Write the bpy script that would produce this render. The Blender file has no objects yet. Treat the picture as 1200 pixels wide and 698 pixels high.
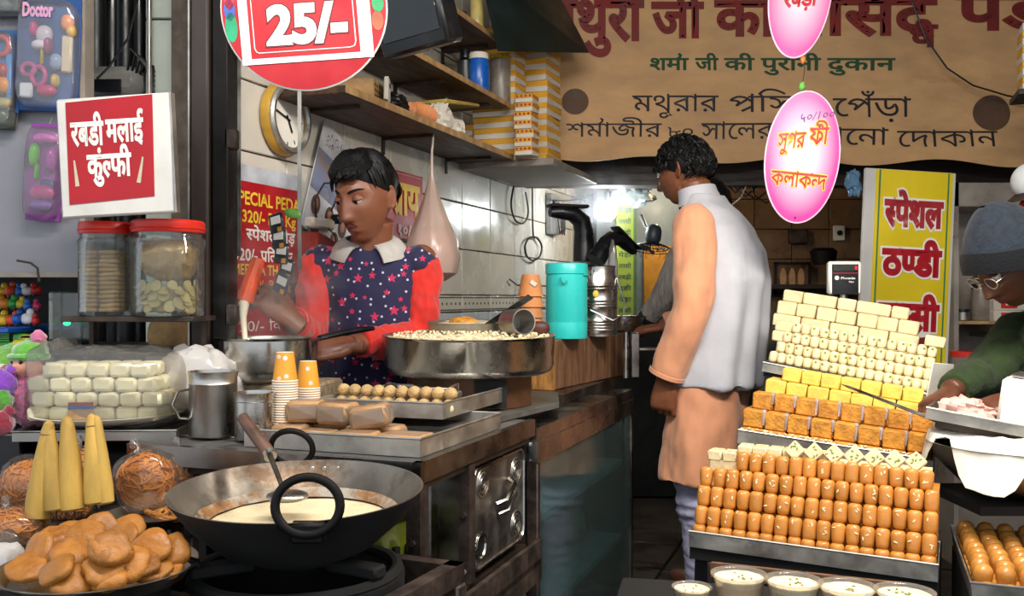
import bpy, math, random
from mathutils import Vector, Matrix, noise
from mathutils.geometry import tessellate_polygon

R = math.radians
S = bpy.context.scene
COL = S.collection
random.seed(7)

# ---------------------------------------------------------------- camera
FPX, CAM_H = 1100.0, 1.14
cam = bpy.data.cameras.new('camera')
cam.sensor_width = 36.0
cam.lens = 36.0 * FPX / 1200.0
cam.clip_start = 0.05
cam_ob = bpy.data.objects.new('camera', cam)
cam_ob.location = (0, 0, CAM_H)
cam_ob.rotation_euler = (R(90), 0, 0)
COL.objects.link(cam_ob)
S.camera = cam_ob

# ---------------------------------------------------------------- sky
W = bpy.data.worlds.new('sky')
W.use_nodes = True
S.world = W
wbg = W.node_tree.nodes['Background']
wbg.inputs['Color'].default_value = (0.86, 0.93, 1.0, 1)
wbg.inputs['Strength'].default_value = 0.75

# ---------------------------------------------------------------- lamps added to light the shop, without fixtures
def area(name, loc, target, size, power, col, size_y=None):
    l = bpy.data.lights.new(name, 'AREA')
    l.energy = power
    l.color = col
    l.size = size
    if size_y:
        l.shape = 'RECTANGLE'
        l.size_y = size_y
    o = bpy.data.objects.new(name, l)
    o.location = loc
    o.rotation_euler = (Vector(target) - Vector(loc)).to_track_quat('-Z', 'Y').to_euler()
    COL.objects.link(o)
    return o
def point(name, loc, power, col, size=0.04):
    l = bpy.data.lights.new(name, 'POINT')
    l.energy = power
    l.color = col
    l.shadow_soft_size = size
    o = bpy.data.objects.new(name, l)
    o.location = loc
    COL.objects.link(o)
    return o
area('added_front_light', (0.1, 1.0, 2.55), (0.0, 2.5, 1.0), 1.6, 33, (1.0, 0.95, 0.88), 0.12)  # added light above the stall front, no tube there
area('sweet_stand_lamp', (0.95, 1.75, 1.95), (0.9, 2.3, 0.7), 0.55, 17, (1.0, 0.92, 0.78), 0.12)  # added out of view for the warm overhead light on the sweets
point('added_room_light', (1.05, 5.4, 2.05), 7, (1.0, 0.72, 0.42))  # added to brighten the inner room, no fixture
point('inner_side_lamp', (0.888, 5.25, 1.70), 3.5, (1.0, 0.86, 0.62))  # added for the warm bright spot behind the man, no fixture

S.view_settings.view_transform = 'Standard'
S.view_settings.look = 'None'
S.view_settings.gamma = 1.0
S.view_settings.use_curve_mapping = False
S.view_settings.exposure = 0.62

# ---------------------------------------------------------------- helpers
def P(px, py, Y):
    """world point seen at photo pixel (px, py), Y metres in front of the camera"""
    return Vector(((px - 600.0) / FPX * Y, Y, CAM_H + (349.0 - py) / FPX * Y))
def PZ(px, py, z):
    return P(px, py, (CAM_H - z) * FPX / (py - 349.0))
SHOP_A = 20.0
SHOP = Matrix.Translation((0.06, 2.3, 0)) @ Matrix.Rotation(R(-SHOP_A), 4, 'Z')   # x = out into the aisle, y = along the counter
def shop(t, s, z=0.0, rot=0.0):
    return SHOP @ Matrix.Translation((t, s, z)) @ Matrix.Rotation(R(rot), 4, 'Z')
WALL_T = -0.84
def wall_at(px, py, off=0.0):
    """matrix on the tiled left wall: x along the wall, -y out of the wall, z up"""
    k = (px - 1000.0) / FPX
    Y = (-1.67 + off / 0.94) / k
    p = P(px, py, Y)
    return Matrix.Translation(p) @ Matrix.Rotation(R(90 - SHOP_A), 4, 'Z')
def T(x, y, z): return Matrix.Translation((x, y, z))
def RX(a): return Matrix.Rotation(R(a), 4, 'X')
def RY(a): return Matrix.Rotation(R(a), 4, 'Y')
def RZ(a): return Matrix.Rotation(R(a), 4, 'Z')
def SC(x, y, z): return Matrix.Diagonal((x, y, z, 1))
def at(p, rz=0.0): return Matrix.Translation(p) @ RZ(rz)
I4 = Matrix.Identity(4)
ORD = 'first second third fourth fifth sixth seventh eighth ninth tenth eleventh twelfth thirteenth fourteenth fifteenth sixteenth seventeenth eighteenth nineteenth twentieth twenty-first twenty-second twenty-third twenty-fourth'.split()
def lin(h):
    h = h.lstrip('#')
    out = []
    for i in (0, 2, 4):
        c = int(h[i:i + 2], 16) / 255
        out.append(c / 12.92 if c <= 0.04045 else ((c + 0.055) / 1.055) ** 2.4)
    return (*out, 1.0)

class MB:
    """collects shapes, builds ONE mesh"""
    def __init__(s):
        s.v, s.f, s.m = [], [], []
        s.cur = 0
    def add(s, vs, fs, M=None):
        b = len(s.v)
        if M is None:
            s.v.extend(Vector(p) for p in vs)
        else:
            s.v.extend(M @ Vector(p) for p in vs)
        for f in fs:
            s.f.append(tuple(b + i for i in f))
            s.m.append(s.cur)
        return s
    def box(s, x0, y0, z0, x1, y1, z1, M=None):
        vs = [(x0, y0, z0), (x1, y0, z0), (x1, y1, z0), (x0, y1, z0), (x0, y0, z1), (x1, y0, z1), (x1, y1, z1), (x0, y1, z1)]
        return s.add(vs, [(0, 3, 2, 1), (4, 5, 6, 7), (0, 1, 5, 4), (1, 2, 6, 5), (2, 3, 7, 6), (3, 0, 4, 7)], M)
    def cbox(s, sx, sy, sz, M=None):
        return s.box(-sx / 2, -sy / 2, -sz / 2, sx / 2, sy / 2, sz / 2, M)
    def rbox(s, sx, sy, sz, r, M=None):
        """chamfered box centred on the origin"""
        hx, hy, hz = sx / 2, sy / 2, sz / 2
        r = min(r, hx * .9, hy * .9, hz * .9)
        vs, ix = [], {}
        for a in (-1, 1):
            for b in (-1, 1):
                for c in (-1, 1):
                    for k in range(3):
                        p = [a * (hx - r), b * (hy - r), c * (hz - r)]
                        p[k] = (a, b, c)[k] * (hx, hy, hz)[k]
                        ix[a, b, c, k] = len(vs)
                        vs.append(tuple(p))
        fs = []
        for k in range(3):
            u, w = (k + 1) % 3, (k + 2) % 3
            for sg in (-1, 1):
                q = []
                for (p, r_) in ((-1, -1), (1, -1), (1, 1), (-1, 1)):
                    t = [0, 0, 0]; t[k] = sg; t[u] = p; t[w] = r_
                    q.append(ix[t[0], t[1], t[2], k])
                fs.append(tuple(q) if sg > 0 else tuple(reversed(q)))
        for k in range(3):
            u, w = (k + 1) % 3, (k + 2) % 3
            for p in (-1, 1):
                for r_ in (-1, 1):
                    def g(kk, e):
                        t = [0, 0, 0]; t[k] = e; t[u] = p; t[w] = r_
                        return ix[t[0], t[1], t[2], kk]
                    q = (g(u, -1), g(u, 1), g(w, 1), g(w, -1))
                    fs.append(q if p * r_ < 0 else tuple(reversed(q)))
        for a in (-1, 1):
            for b in (-1, 1):
                for c in (-1, 1):
                    q = tuple(ix[a, b, c, k] for k in range(3))
                    fs.append(q if a * b * c > 0 else tuple(reversed(q)))
        return s.add(vs, fs, M)
    def lathe(s, prof, n=32, M=None, jit=0):
        vs, fs, rows = [], [], []
        for (r, z) in prof:
            if r < 1e-6:
                rows.append([len(vs)]); vs.append((0, 0, z))
            else:
                row = []
                for i in range(n):
                    a = 2 * math.pi * i / n
                    row.append(len(vs)); vs.append((r * math.cos(a), r * math.sin(a), z))
                rows.append(row)
        for A, B in zip(rows, rows[1:]):
            for i in range(n):
                j = (i + 1) % n
                if len(A) == 1 and len(B) == 1: continue
                if len(A) == 1: fs.append((A[0], B[j], B[i]))
                elif len(B) == 1: fs.append((A[i], A[j], B[0]))
                else: fs.append((A[i], A[j], B[j], B[i]))
        return s.add(vs, fs, M)
    def cyl(s, r, z0, z1, n=20, M=None, r2=None):
        return s.lathe([(0, z0), (r, z0), (r if r2 is None else r2, z1), (0, z1)], n, M)
    def sup(s, a, b, c, e1=1.0, e2=1.0, nu=16, nv=10, M=None):
        """superellipsoid"""
        def pw(x, e): return math.copysign(abs(x) ** e, x)
        vs, fs = [(0, 0, -c)], []
        for j in range(1, nv):
            ph = -math.pi / 2 + math.pi * j / nv
            for i in range(nu):
                th = 2 * math.pi * i / nu
                vs.append((a * pw(math.cos(ph), e1) * pw(math.cos(th), e2), b * pw(math.cos(ph), e1) * pw(math.sin(th), e2), c * pw(math.sin(ph), e1)))
        top = len(vs); vs.append((0, 0, c))
        for i in range(nu):
            k = (i + 1) % nu
            fs.append((0, 1 + k, 1 + i))
            fs.append((1 + (nv - 2) * nu + i, 1 + (nv - 2) * nu + k, top))
            for j in range(nv - 2):
                a0 = 1 + j * nu
                fs.append((a0 + i, a0 + k, a0 + nu + k, a0 + nu + i))
        return s.add(vs, fs, M)
    def rings(s, rs, cap=True, closed=True, M=None):
        """rs: list of rings (lists of points, same length)"""
        n = len(rs[0])
        vs = [p for r in rs for p in r]
        fs = []
        for a in range(len(rs) - 1):
            for i in range(n if closed else n - 1):
                j = (i + 1) % n
                fs.append((a * n + i, a * n + j, (a + 1) * n + j, (a + 1) * n + i))
        if cap and closed:
            fs.append(tuple(reversed(range(n))))
            fs.append(tuple((len(rs) - 1) * n + i for i in range(n)))
        return s.add(vs, fs, M)
    def tube(s, pts, rad, n=8, M=None, flat=1.0, up=(0, 0, 1), cap=True, closed=False):
        pts = [Vector(p) for p in pts]
        k = len(pts)
        if not isinstance(rad, (list, tuple)): rad = [rad] * k
        rs, prev = [], None
        for i, p in enumerate(pts):
            if closed: d = pts[(i + 1) % k] - pts[i - 1]
            else: d = pts[min(i + 1, k - 1)] - pts[max(i - 1, 0)]
            d.normalize()
            if prev is None:
                u = Vector(up)
                if abs(d.dot(u)) > .95: u = Vector((1, 0, 0))
            else: u = prev
            u = (u - d * u.dot(d)).normalized()
            w = d.cross(u)
            prev = u
            rs.append([p + u * (rad[i] * flat * math.sin(2 * math.pi * j / n)) + w * (rad[i] * math.cos(2 * math.pi * j / n)) for j in range(n)])
        if closed:
            rs.append(rs[0])
            return s.rings(rs, cap=False, M=M)
        return s.rings(rs, cap=cap, M=M)
    def loft(s, secs, n=28, M=None):
        """secs: (centre, x half-width, y half-depth[, exponent]) horizontal sections"""
        rs = []
        for q in secs:
            c, a, b = Vector(q[0]), q[1], q[2]
            e = q[3] if len(q) > 3 else 1.0
            r = []
            for i in range(n):
                t = 2 * math.pi * i / n
                ct, st = math.cos(t), math.sin(t)
                r.append(c + Vector((a * math.copysign(abs(ct) ** e, ct), b * math.copysign(abs(st) ** e, st), 0)))
            rs.append(r)
        return s.rings(rs, M=M)
    def mesh(s, name, mats=None, smooth=True, angle=40):
        me = bpy.data.meshes.new(name)
        me.from_pydata([tuple(p) for p in s.v], [], s.f)
        me.validate()
        if mats:
            for m in (mats if isinstance(mats, (list, tuple)) else [mats]):
                me.materials.append(m)
            if len(me.polygons) == len(s.m) and any(s.m):
                me.polygons.foreach_set('material_index', s.m)
        if smooth:
            me.polygons.foreach_set('use_smooth', [True] * len(me.polygons))
            try: me.set_sharp_from_angle(angle=R(angle))
            except Exception: pass
        me.update()
        return me

def link(name, data, parent=None, M=None):
    o = bpy.data.objects.new(name, data)
    COL.objects.link(o)
    if parent is not None: o.parent = parent
    if M is not None: o.matrix_local = M
    return o
def tag(o, label=None, cat=None, group=None, kind=None):
    if label: o['label'] = label
    if cat: o['category'] = cat
    if group: o['group'] = group
    if kind: o['kind'] = kind
    return o
def thing(name, label, cat, M=I4, group=None):
    o = link(name, None, None, M)
    o.empty_display_size = 0.05
    return tag(o, label, cat, group)
def part(name, mb, mats, parent, M=None, smooth=True, label=None, kind=None, angle=40):
    me = mb if isinstance(mb, bpy.types.Mesh) else mb.mesh(name, mats, smooth, angle)
    return tag(link(name, me, parent, M), label, None, None, kind)
def solid(name, mb, mats, label, cat, M=I4, group=None, smooth=True, angle=40):
    me = mb if isinstance(mb, bpy.types.Mesh) else mb.mesh(name, mats, smooth, angle)
    return tag(link(name, me, None, M), label, cat, group)
def struct(name, mb, mats, M=I4, smooth=False):
    return tag(link(name, mb.mesh(name, mats, smooth), None, M), kind='structure')
def copy_tree(o, M=None, label=None, parent=None):
    c = o.copy()
    COL.objects.link(c)
    if parent is not None:
        c.parent = parent
    elif M is not None:
        c.matrix_world = M
    if label: c['label'] = label
    for ch in o.children:
        copy_tree(ch, None, None, c)
    return c

# ---------------------------------------------------------------- materials
def nmat(name):
    m = bpy.data.materials.new(name)
    m.use_nodes = True
    nt = m.node_tree
    return m, nt, nt.nodes['Principled BSDF']
def N(nt, t, **kw):
    n = nt.nodes.new(t)
    for k, v in kw.items():
        if k.startswith('i_'): n.inputs[k[2:].replace('_', ' ')].default_value = v
        else: setattr(n, k, v)
    return n
def coords(nt, scale=1.0, rnd=True, kind='Object', stretch=(1, 1, 1)):
    tc = N(nt, 'ShaderNodeTexCoord')
    mp = N(nt, 'ShaderNodeMapping')
    mp.inputs['Scale'].default_value = stretch
    nt.links.new(tc.outputs[kind], mp.inputs['Vector'])
    if not rnd: return mp.outputs['Vector']
    oi = N(nt, 'ShaderNodeObjectInfo')
    mul = N(nt, 'ShaderNodeMath', operation='MULTIPLY'); mul.inputs[1].default_value = 37.0
    nt.links.new(oi.outputs['Random'], mul.inputs[0])
    ad = N(nt, 'ShaderNodeVectorMath', operation='ADD')
    nt.links.new(mp.outputs['Vector'], ad.inputs[0]); nt.links.new(mul.outputs[0], ad.inputs[1])
    return ad.outputs[0]
def mixc(nt, fac, a, b, mode='MIX'):
    n = N(nt, 'ShaderNodeMix', data_type='RGBA', blend_type=mode)
    for k, v in ((0, fac), (6, a), (7, b)):
        if hasattr(v, 'is_output'): nt.links.new(v, n.inputs[k])
        else: n.inputs[k].default_value = v
    return n.outputs[2]
def ramp(nt, src, lo, hi, a=(0, 0, 0, 1), b=(1, 1, 1, 1)):
    r = N(nt, 'ShaderNodeValToRGB')
    r.color_ramp.elements[0].position = lo; r.color_ramp.elements[1].position = hi
    r.color_ramp.elements[0].color = a; r.color_ramp.elements[1].color = b
    nt.links.new(src, r.inputs[0])
    return r.outputs[0]
def mat(name, col, rough=0.5, metal=0.0, var=0.18, scale=14.0, bump=0.0, bscale=None, col2=None, wear=None, wear_amt=0.55,
        stretch=(1, 1, 1), obvar=0.0, sub=0.0, spec=0.5, sheen=0.0, coat=0.0, rvar=0.15):
    m, nt, b = nmat(name)
    c = lin(col) if isinstance(col, str) else col
    v = coords(nt, stretch=stretch)
    n1 = N(nt, 'ShaderNodeTexNoise', i_Scale=scale, i_Detail=5.0, i_Roughness=0.6)
    nt.links.new(v, n1.inputs['Vector'])
    dark = lin(col2) if col2 else tuple(x * (1 - var * 1.6) for x in c[:3]) + (1,)
    lite = tuple(min(1, x * (1 + var * .7)) for x in c[:3]) + (1,)
    base = ramp(nt, n1.outputs['Fac'], 0.32, 0.68, dark, lite if not col2 else c)
    if wear:
        n2 = N(nt, 'ShaderNodeTexNoise', i_Scale=scale * .45, i_Detail=9.0, i_Roughness=0.72)
        nt.links.new(v, n2.inputs['Vector'])
        f = ramp(nt, n2.outputs['Fac'], wear_amt, wear_amt + .12)
        base = mixc(nt, f, base, lin(wear))
    if obvar:
        oi = N(nt, 'ShaderNodeObjectInfo')
        mr = N(nt, 'ShaderNodeMapRange'); mr.inputs[3].default_value = 1 - obvar; mr.inputs[4].default_value = 1 + obvar * .6
        nt.links.new(oi.outputs['Random'], mr.inputs[0])
        hs = N(nt, 'ShaderNodeHueSaturation')
        nt.links.new(mr.outputs[0], hs.inputs['Value']); nt.links.new(base, hs.inputs['Color'])
        base = hs.outputs[0]
    nt.links.new(base, b.inputs['Base Color'])
    rr = ramp(nt, n1.outputs['Fac'], 0.3, 0.7, (max(0, rough - rvar),) * 3 + (1,), (min(1, rough + rvar),) * 3 + (1,))
    nt.links.new(rr, b.inputs['Roughness'])
    b.inputs['Metallic'].default_value = metal
    b.inputs['Specular IOR Level'].default_value = spec
    if sub:
        b.inputs['Subsurface Weight'].default_value = sub
        b.inputs['Subsurface Radius'].default_value = (0.012, 0.006, 0.003)
    if sheen: b.inputs['Sheen Weight'].default_value = sheen
    if coat: b.inputs['Coat Weight'].default_value = coat
    if bump:
        n3 = N(nt, 'ShaderNodeTexNoise', i_Scale=bscale or scale * 3, i_Detail=4.0)
        nt.links.new(v, n3.inputs['Vector'])
        bp = N(nt, 'ShaderNodeBump', i_Strength=bump, i_Distance=0.004)
        nt.links.new(n3.outputs['Fac'], bp.inputs['Height'])
        nt.links.new(bp.outputs[0], b.inputs['Normal'])
    return m
def film(name, tint, opacity=0.25, rough=0.12, gloss=0.5):
    """thin clear plastic or glass"""
    m, nt, b = nmat(name)
    nt.nodes.remove(b)
    out = nt.nodes['Material Output']
    tr = N(nt, 'ShaderNodeBsdfTransparent'); tr.inputs[0].default_value = lin(tint)
    df = N(nt, 'ShaderNodeBsdfDiffuse'); df.inputs[0].default_value = lin(tint)
    gl = N(nt, 'ShaderNodeBsdfGlossy'); gl.inputs['Roughness'].default_value = rough
    a = N(nt, 'ShaderNodeMixShader'); a.inputs[0].default_value = opacity
    nt.links.new(tr.outputs[0], a.inputs[1]); nt.links.new(df.outputs[0], a.inputs[2])
    lw = N(nt, 'ShaderNodeLayerWeight', i_Blend=0.25)
    mu = N(nt, 'ShaderNodeMath', operation='MULTIPLY_ADD'); mu.inputs[1].default_value = gloss; mu.inputs[2].default_value = 0.04
    nt.links.new(lw.outputs['Fresnel'], mu.inputs[0])
    c = N(nt, 'ShaderNodeMixShader')
    nt.links.new(mu.outputs[0], c.inputs[0]); nt.links.new(a.outputs[0], c.inputs[1]); nt.links.new(gl.outputs[0], c.inputs[2])
    nt.links.new(c.outputs[0], out.inputs['Surface'])
    return m
def glow(name, col, strength):
    m, nt, b = nmat(name)
    b.inputs['Base Color'].default_value = lin(col)
    b.inputs['Emission Color'].default_value = lin(col)
    b.inputs['Emission Strength'].default_value = strength
    return m

M_ = {}
M_['steel'] = mat('brushed_steel', '#b9b6b0', 0.27, 1.0, 0.14, 9, 0.05, 60, wear='#77706a', wear_amt=.62)
M_['steel_dull'] = mat('dull_steel', '#a5a19a', 0.4, 1.0, 0.2, 12, 0.1, 50, wear='#5c5148', wear_amt=.58)
M_['alum'] = mat('aluminium_tray', '#b4b0a8', 0.42, 0.85, 0.2, 14, 0.06, 80, wear='#8a8177', wear_amt=.56)
M_['black_iron'] = mat('black_iron', '#14110f', 0.55, 0.6, 0.4, 9, 0.25, 30)
M_['soot_and_shade'] = mat('soot_and_shade_black', '#0a0908', 0.8, 0.0, 0.3, 9, 0.3, 30)  # real soot, plus flat black put where spaces are only in shade
M_['rust'] = mat('rusty_iron', '#4a3d36', 0.62, 0.5, 0.4, 16, 0.35, 60, wear='#231c19', wear_amt=.5)
M_['dark_wood'] = mat('dark_wood', '#2c1f17', 0.6, 0, 0.4, 9, 0.3, 30, stretch=(1, 1, 6))
M_['wood'] = mat('worn_wood', '#75533a', 0.6, 0, 0.25, 10, 0.3, 40, stretch=(5, 5, 1), wear='#3b2718', wear_amt=.54)
M_['shelf_wood'] = mat('shelf_wood', '#4a2f1b', 0.55, 0, 0.4, 8, 0.2, 30, stretch=(5, 1, 5), wear='#1f140c', wear_amt=.5)
M_['ply_edge'] = mat('plywood_edge', '#b08a5c', 0.7, 0, 0.3, 20, 0.2, 60)
M_['black'] = mat('black_paint', '#0c0c0d', 0.45, 0, 0.3, 10, 0.05)
M_['black_plastic'] = mat('black_plastic', '#121316', 0.35, 0, 0.3, 10, 0.05)
M_['cord'] = mat('black_cord', '#141212', 0.5, 0, 0.2, 10)
M_['white_paint'] = mat('white_paint', '#d8d4cc', 0.5, 0, 0.1, 8, 0.05, wear='#9b9184', wear_amt=.66)
M_['red_paint'] = mat('red_sign_paint', '#ad0c1b', 0.4, 0, 0.12, 6, 0.05, wear='#8c0b15', wear_amt=.6)
M_['white_ink'] = mat('white_lettering', '#f0ece4', 0.5, 0, 0.05, 20)
M_['yellow_ink'] = mat('yellow_lettering', '#f0c93a', 0.5, 0, 0.1, 20)
M_['orange_ink'] = mat('orange_lettering', '#d8952a', 0.5, 0, 0.1, 20)
M_['black_ink'] = mat('black_lettering', '#17141c', 0.6, 0, 0.2, 20)
M_['clear'] = film('clear_glass', '#f4f7f5', 0.03, 0.03, 0.7)
M_['bag'] = film('clear_plastic_film', '#f6f4f0', 0.09, 0.12, 0.8)
M_['milky'] = film('milky_plastic_film', '#efe9e4', 0.55, 0.25, 0.5)
M_['cream'] = mat('milk_cream', '#efe4cc', 0.35, 0, 0.08, 18, 0.1, 60, sub=.1)
M_['red_plastic'] = mat('red_plastic', '#cf2a1c', 0.35, 0, 0.1, 8)
# ---------------------------------------------------------------- lettering (built-in font outlines, composed here)
_gl = {}
_fc = bpy.data.curves.new('letters', 'FONT')
_fc.resolution_u = 5
_fo = bpy.data.objects.new('letters', _fc)
COL.objects.link(_fo)
def _splines(body):
    _fc.body = body
    dg = bpy.context.evaluated_depsgraph_get()
    dg.update()
    cv = _fo.evaluated_get(dg).to_curve(dg)
    out = []
    for sp in cv.splines:
        bp = sp.bezier_points
        k = len(bp)
        pts = []
        for i in range(k):
            a, b = bp[i], bp[(i + 1) % k]
            p0, p1, p2, p3 = a.co, a.handle_right, b.handle_left, b.co
            st = 1 if ((p1 - p0).cross(p3 - p0).length < 1e-5 and (p2 - p3).cross(p3 - p0).length < 1e-5) else 4
            for j in range(st):
                t = j / st
                q = p0 * (1 - t) ** 3 + p1 * 3 * t * (1 - t) ** 2 + p2 * 3 * t * t * (1 - t) + p3 * t ** 3
                pts.append((q.x, q.y))
        if len(pts) > 2: out.append(pts)
    _fo.evaluated_get(dg).to_curve_clear()
    return out
def _area(p): return sum(p[i - 1][0] * p[i][1] - p[i][0] * p[i - 1][1] for i in range(len(p))) / 2
def _inside(q, p):
    c = False
    for i in range(len(p)):
        (x1, y1), (x2, y2) = p[i - 1], p[i]
        if (y1 > q[1]) != (y2 > q[1]) and q[0] < (x2 - x1) * (q[1] - y1) / (y2 - y1) + x1: c = not c
    return c
def glyph(ch):
    if ch in _gl: return _gl[ch]
    if ch == 'প':
        st = [[(.50, .585), (.75, .585)], [(.58, .69), (.58, 0)], [(.06, .44), (.12, .52), (.20, .57), (.28, .585), (.37, .57), (.46, .52), (.55, .41)], [(.07, .43), (.14, .435), (.21, .42), (.255, .375), (.25, .32), (.20, .24)], [(.20, .23), (.48, .50)]]
        _gl[ch] = ([q for s_ in st for q in _stroke(s_, .035)], [], .70, 1)
        return _gl[ch]
    probe = _splines(ch + 'I')
    ref = min(x for x, y in _splines('I')[0])
    stem = probe[-1] if probe else [(0, 0)]
    adv = min(x for x, y in stem) - ref
    sps = _splines(ch) if ch.strip() else []
    tris = []
    if sps:
        big = max(sps, key=lambda p: abs(_area(p)))
        sg = math.copysign(1, _area(big))
        outer = [p for p in sps if _area(p) * sg > 0]
        holes = [p for p in sps if _area(p) * sg <= 0]
        for o in outer:
            hs = [h for h in holes if _inside(h[0], o)]
            loops = [[Vector((x, y, 0)) for x, y in q] for q in [o] + hs]
            flat = [p for q in loops for p in q]
            for t in tessellate_polygon(loops):
                tris.append([(flat[i].x, flat[i].y) for i in t])
    _gl[ch] = (tris, sps, adv, sg if sps else 1)
    return _gl[ch]
def _clip(tri, xc):
    out = []
    n = len(tri)
    for i in range(n):
        a, b = tri[i], tri[(i + 1) % n]
        if a[0] <= xc: out.append(a)
        if (a[0] <= xc) != (b[0] <= xc):
            t = (xc - a[0]) / (b[0] - a[0])
            out.append((xc, a[1] + t * (b[1] - a[1])))
    return out
def _stroke(pts, w):
    out = []
    for a, b in zip(pts, pts[1:]):
        dx, dy = b[0] - a[0], b[1] - a[1]
        l = math.hypot(dx, dy) or 1
        nx, ny = -dy / l * w, dx / l * w
        ex, ey = dx / l * w * .5, dy / l * w * .5
        out.append([(a[0] + nx - ex, a[1] + ny - ey), (a[0] - nx - ex, a[1] - ny - ey), (b[0] - nx + ex, b[1] - ny + ey), (b[0] + nx + ex, b[1] + ny + ey)])
    return out
def _band(p, w):
    n = len(p)
    off = []
    for i in range(n):
        a, b, c = p[i - 1], p[i], p[(i + 1) % n]
        d1 = Vector((b[0] - a[0], b[1] - a[1])); d2 = Vector((c[0] - b[0], c[1] - b[1]))
        if d1.length < 1e-6 or d2.length < 1e-6:
            off.append((0, 0)); continue
        d1.normalize(); d2.normalize()
        m = Vector((-d1.y - d2.y, d1.x + d2.x))
        if m.length < .2: m = Vector((-d1.y, d1.x))
        m.normalize()
        k = 1 / max(.5, m.dot(Vector((-d1.y, d1.x))))
        off.append((m.x * w * k, m.y * w * k))
    out = []
    for i in range(n):
        j = (i + 1) % n
        (x1, y1), (x2, y2), (a1, b1), (a2, b2) = p[i], p[j], off[i], off[j]
        out.append([(x1 + a1, y1 + b1), (x2 + a2, y2 + b2), (x2 - a2, y2 - b2), (x1 - a1, y1 - b1)])
    return out
def compose(s, bold=0.0, track=0.0):
    """controls after a letter: ½ half form, ⟋ foot slash, ʳ hook above, § next letter small underneath"""
    polys, x = [], 0.0
    i, under = 0, False
    lastx, lastw = 0.0, 0.6
    while i < len(s):
        ch = s[i]; nx = s[i + 1] if i + 1 < len(s) else ''
        i += 1
        if ch == '⟋':
            polys += _stroke([(x - .13, .20), (x - .36, .03)], .04 + bold); continue
        if ch == 'ʳ':
            polys += _stroke([(x - .14, .62), (x - .06, .70), (x - .03, .80), (x - .10, .86)], .036 + bold); continue
        if ch == '§':
            under = True; continue
        tris, sps, adv, sg = glyph(ch)
        ps = [list(t) for t in tris]
        if bold:
            for sp in sps: ps += _band(sp, bold)
        if under:
            ps = [[(px * .6 + lastx + lastw * .35, py * .6 - .22) for px, py in p] for p in ps]
            polys += ps; under = False; continue
        if nx == '½':
            i += 1
            xc = adv * .60
            ps = [q for q in (_clip(p, xc) for p in ps) if len(q) > 2]
            adv = xc
        polys += [[(px + x, py) for px, py in p] for p in ps]
        lastx, lastw = x, adv
        x += adv + (track if adv > .05 else 0)
    return polys, x
def lettering(parent, s, x, z, mats, size=None, width=None, height=None, y=-0.0015, bold=0.02, shear=0.0, rise=0.0, name='lettering',
              center=False, outline=None, track=0.0, label=None, M=I4, thick=0.0008):
    """text on the local xz plane facing -y; x, z = left end (or middle) of the base line"""
    def build(b, yy, m, nm):
        polys, w = compose(s, b, track)
        sx = size if width is None else width / w
        sz = size if height is None else height
        if sx is None: sx = sz
        if sz is None: sz = sx
        x0 = x - (sx * w / 2 if center else 0)
        mb = MB()
        for k, p in enumerate(polys):
            q = [(x0 + sx * (a + shear * c), yy - .00011 * (k % 9), z + sz * c + rise * (x0 + sx * a - x)) for a, c in p]
            mb.add(q, [tuple(range(len(q)))])
        return part(nm, mb, m, parent, M, smooth=False, label=label)
    if outline:
        build(bold + outline[0], y + thick, outline[1], name + '_outline')
    return build(bold, y, mats, name)
# ---------------------------------------------------------------- figures
def voxel(mb, size, smooth=3, fac=0.5):
    """one continuous skin over overlapping shapes"""
    me = mb.mesh('tmp', None, False)
    o = bpy.data.objects.new('tmp', me)
    COL.objects.link(o)
    r = o.modifiers.new('r', 'REMESH'); r.mode = 'VOXEL'; r.voxel_size = size
    if smooth:
        s = o.modifiers.new('s', 'SMOOTH'); s.iterations = smooth; s.factor = fac
    dg = bpy.context.evaluated_depsgraph_get(); dg.update()
    out = bpy.data.meshes.new_from_object(o.evaluated_get(dg))
    bpy.data.objects.remove(o); bpy.data.meshes.remove(me)
    return out
def finish(me, mats, pick=None, wrinkle=None):
    """materials by position, optional folds along the normal"""
    if wrinkle:
        nrm = [v.normal.copy() for v in me.vertices]
        for v, n in zip(me.vertices, nrm):
            v.co += n * wrinkle(v.co)
    me.materials.clear()
    for m in mats: me.materials.append(m)
    if pick:
        me.polygons.foreach_set('material_index', [pick(p.center) for p in me.polygons])
    me.polygons.foreach_set('use_smooth', [True] * len(me.polygons))
    me.update()
    return me
def g2(x, z, x0, z0, sx, sz): return math.exp(-((x - x0) / sx) ** 2 - ((z - z0) / sz) ** 2)
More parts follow.
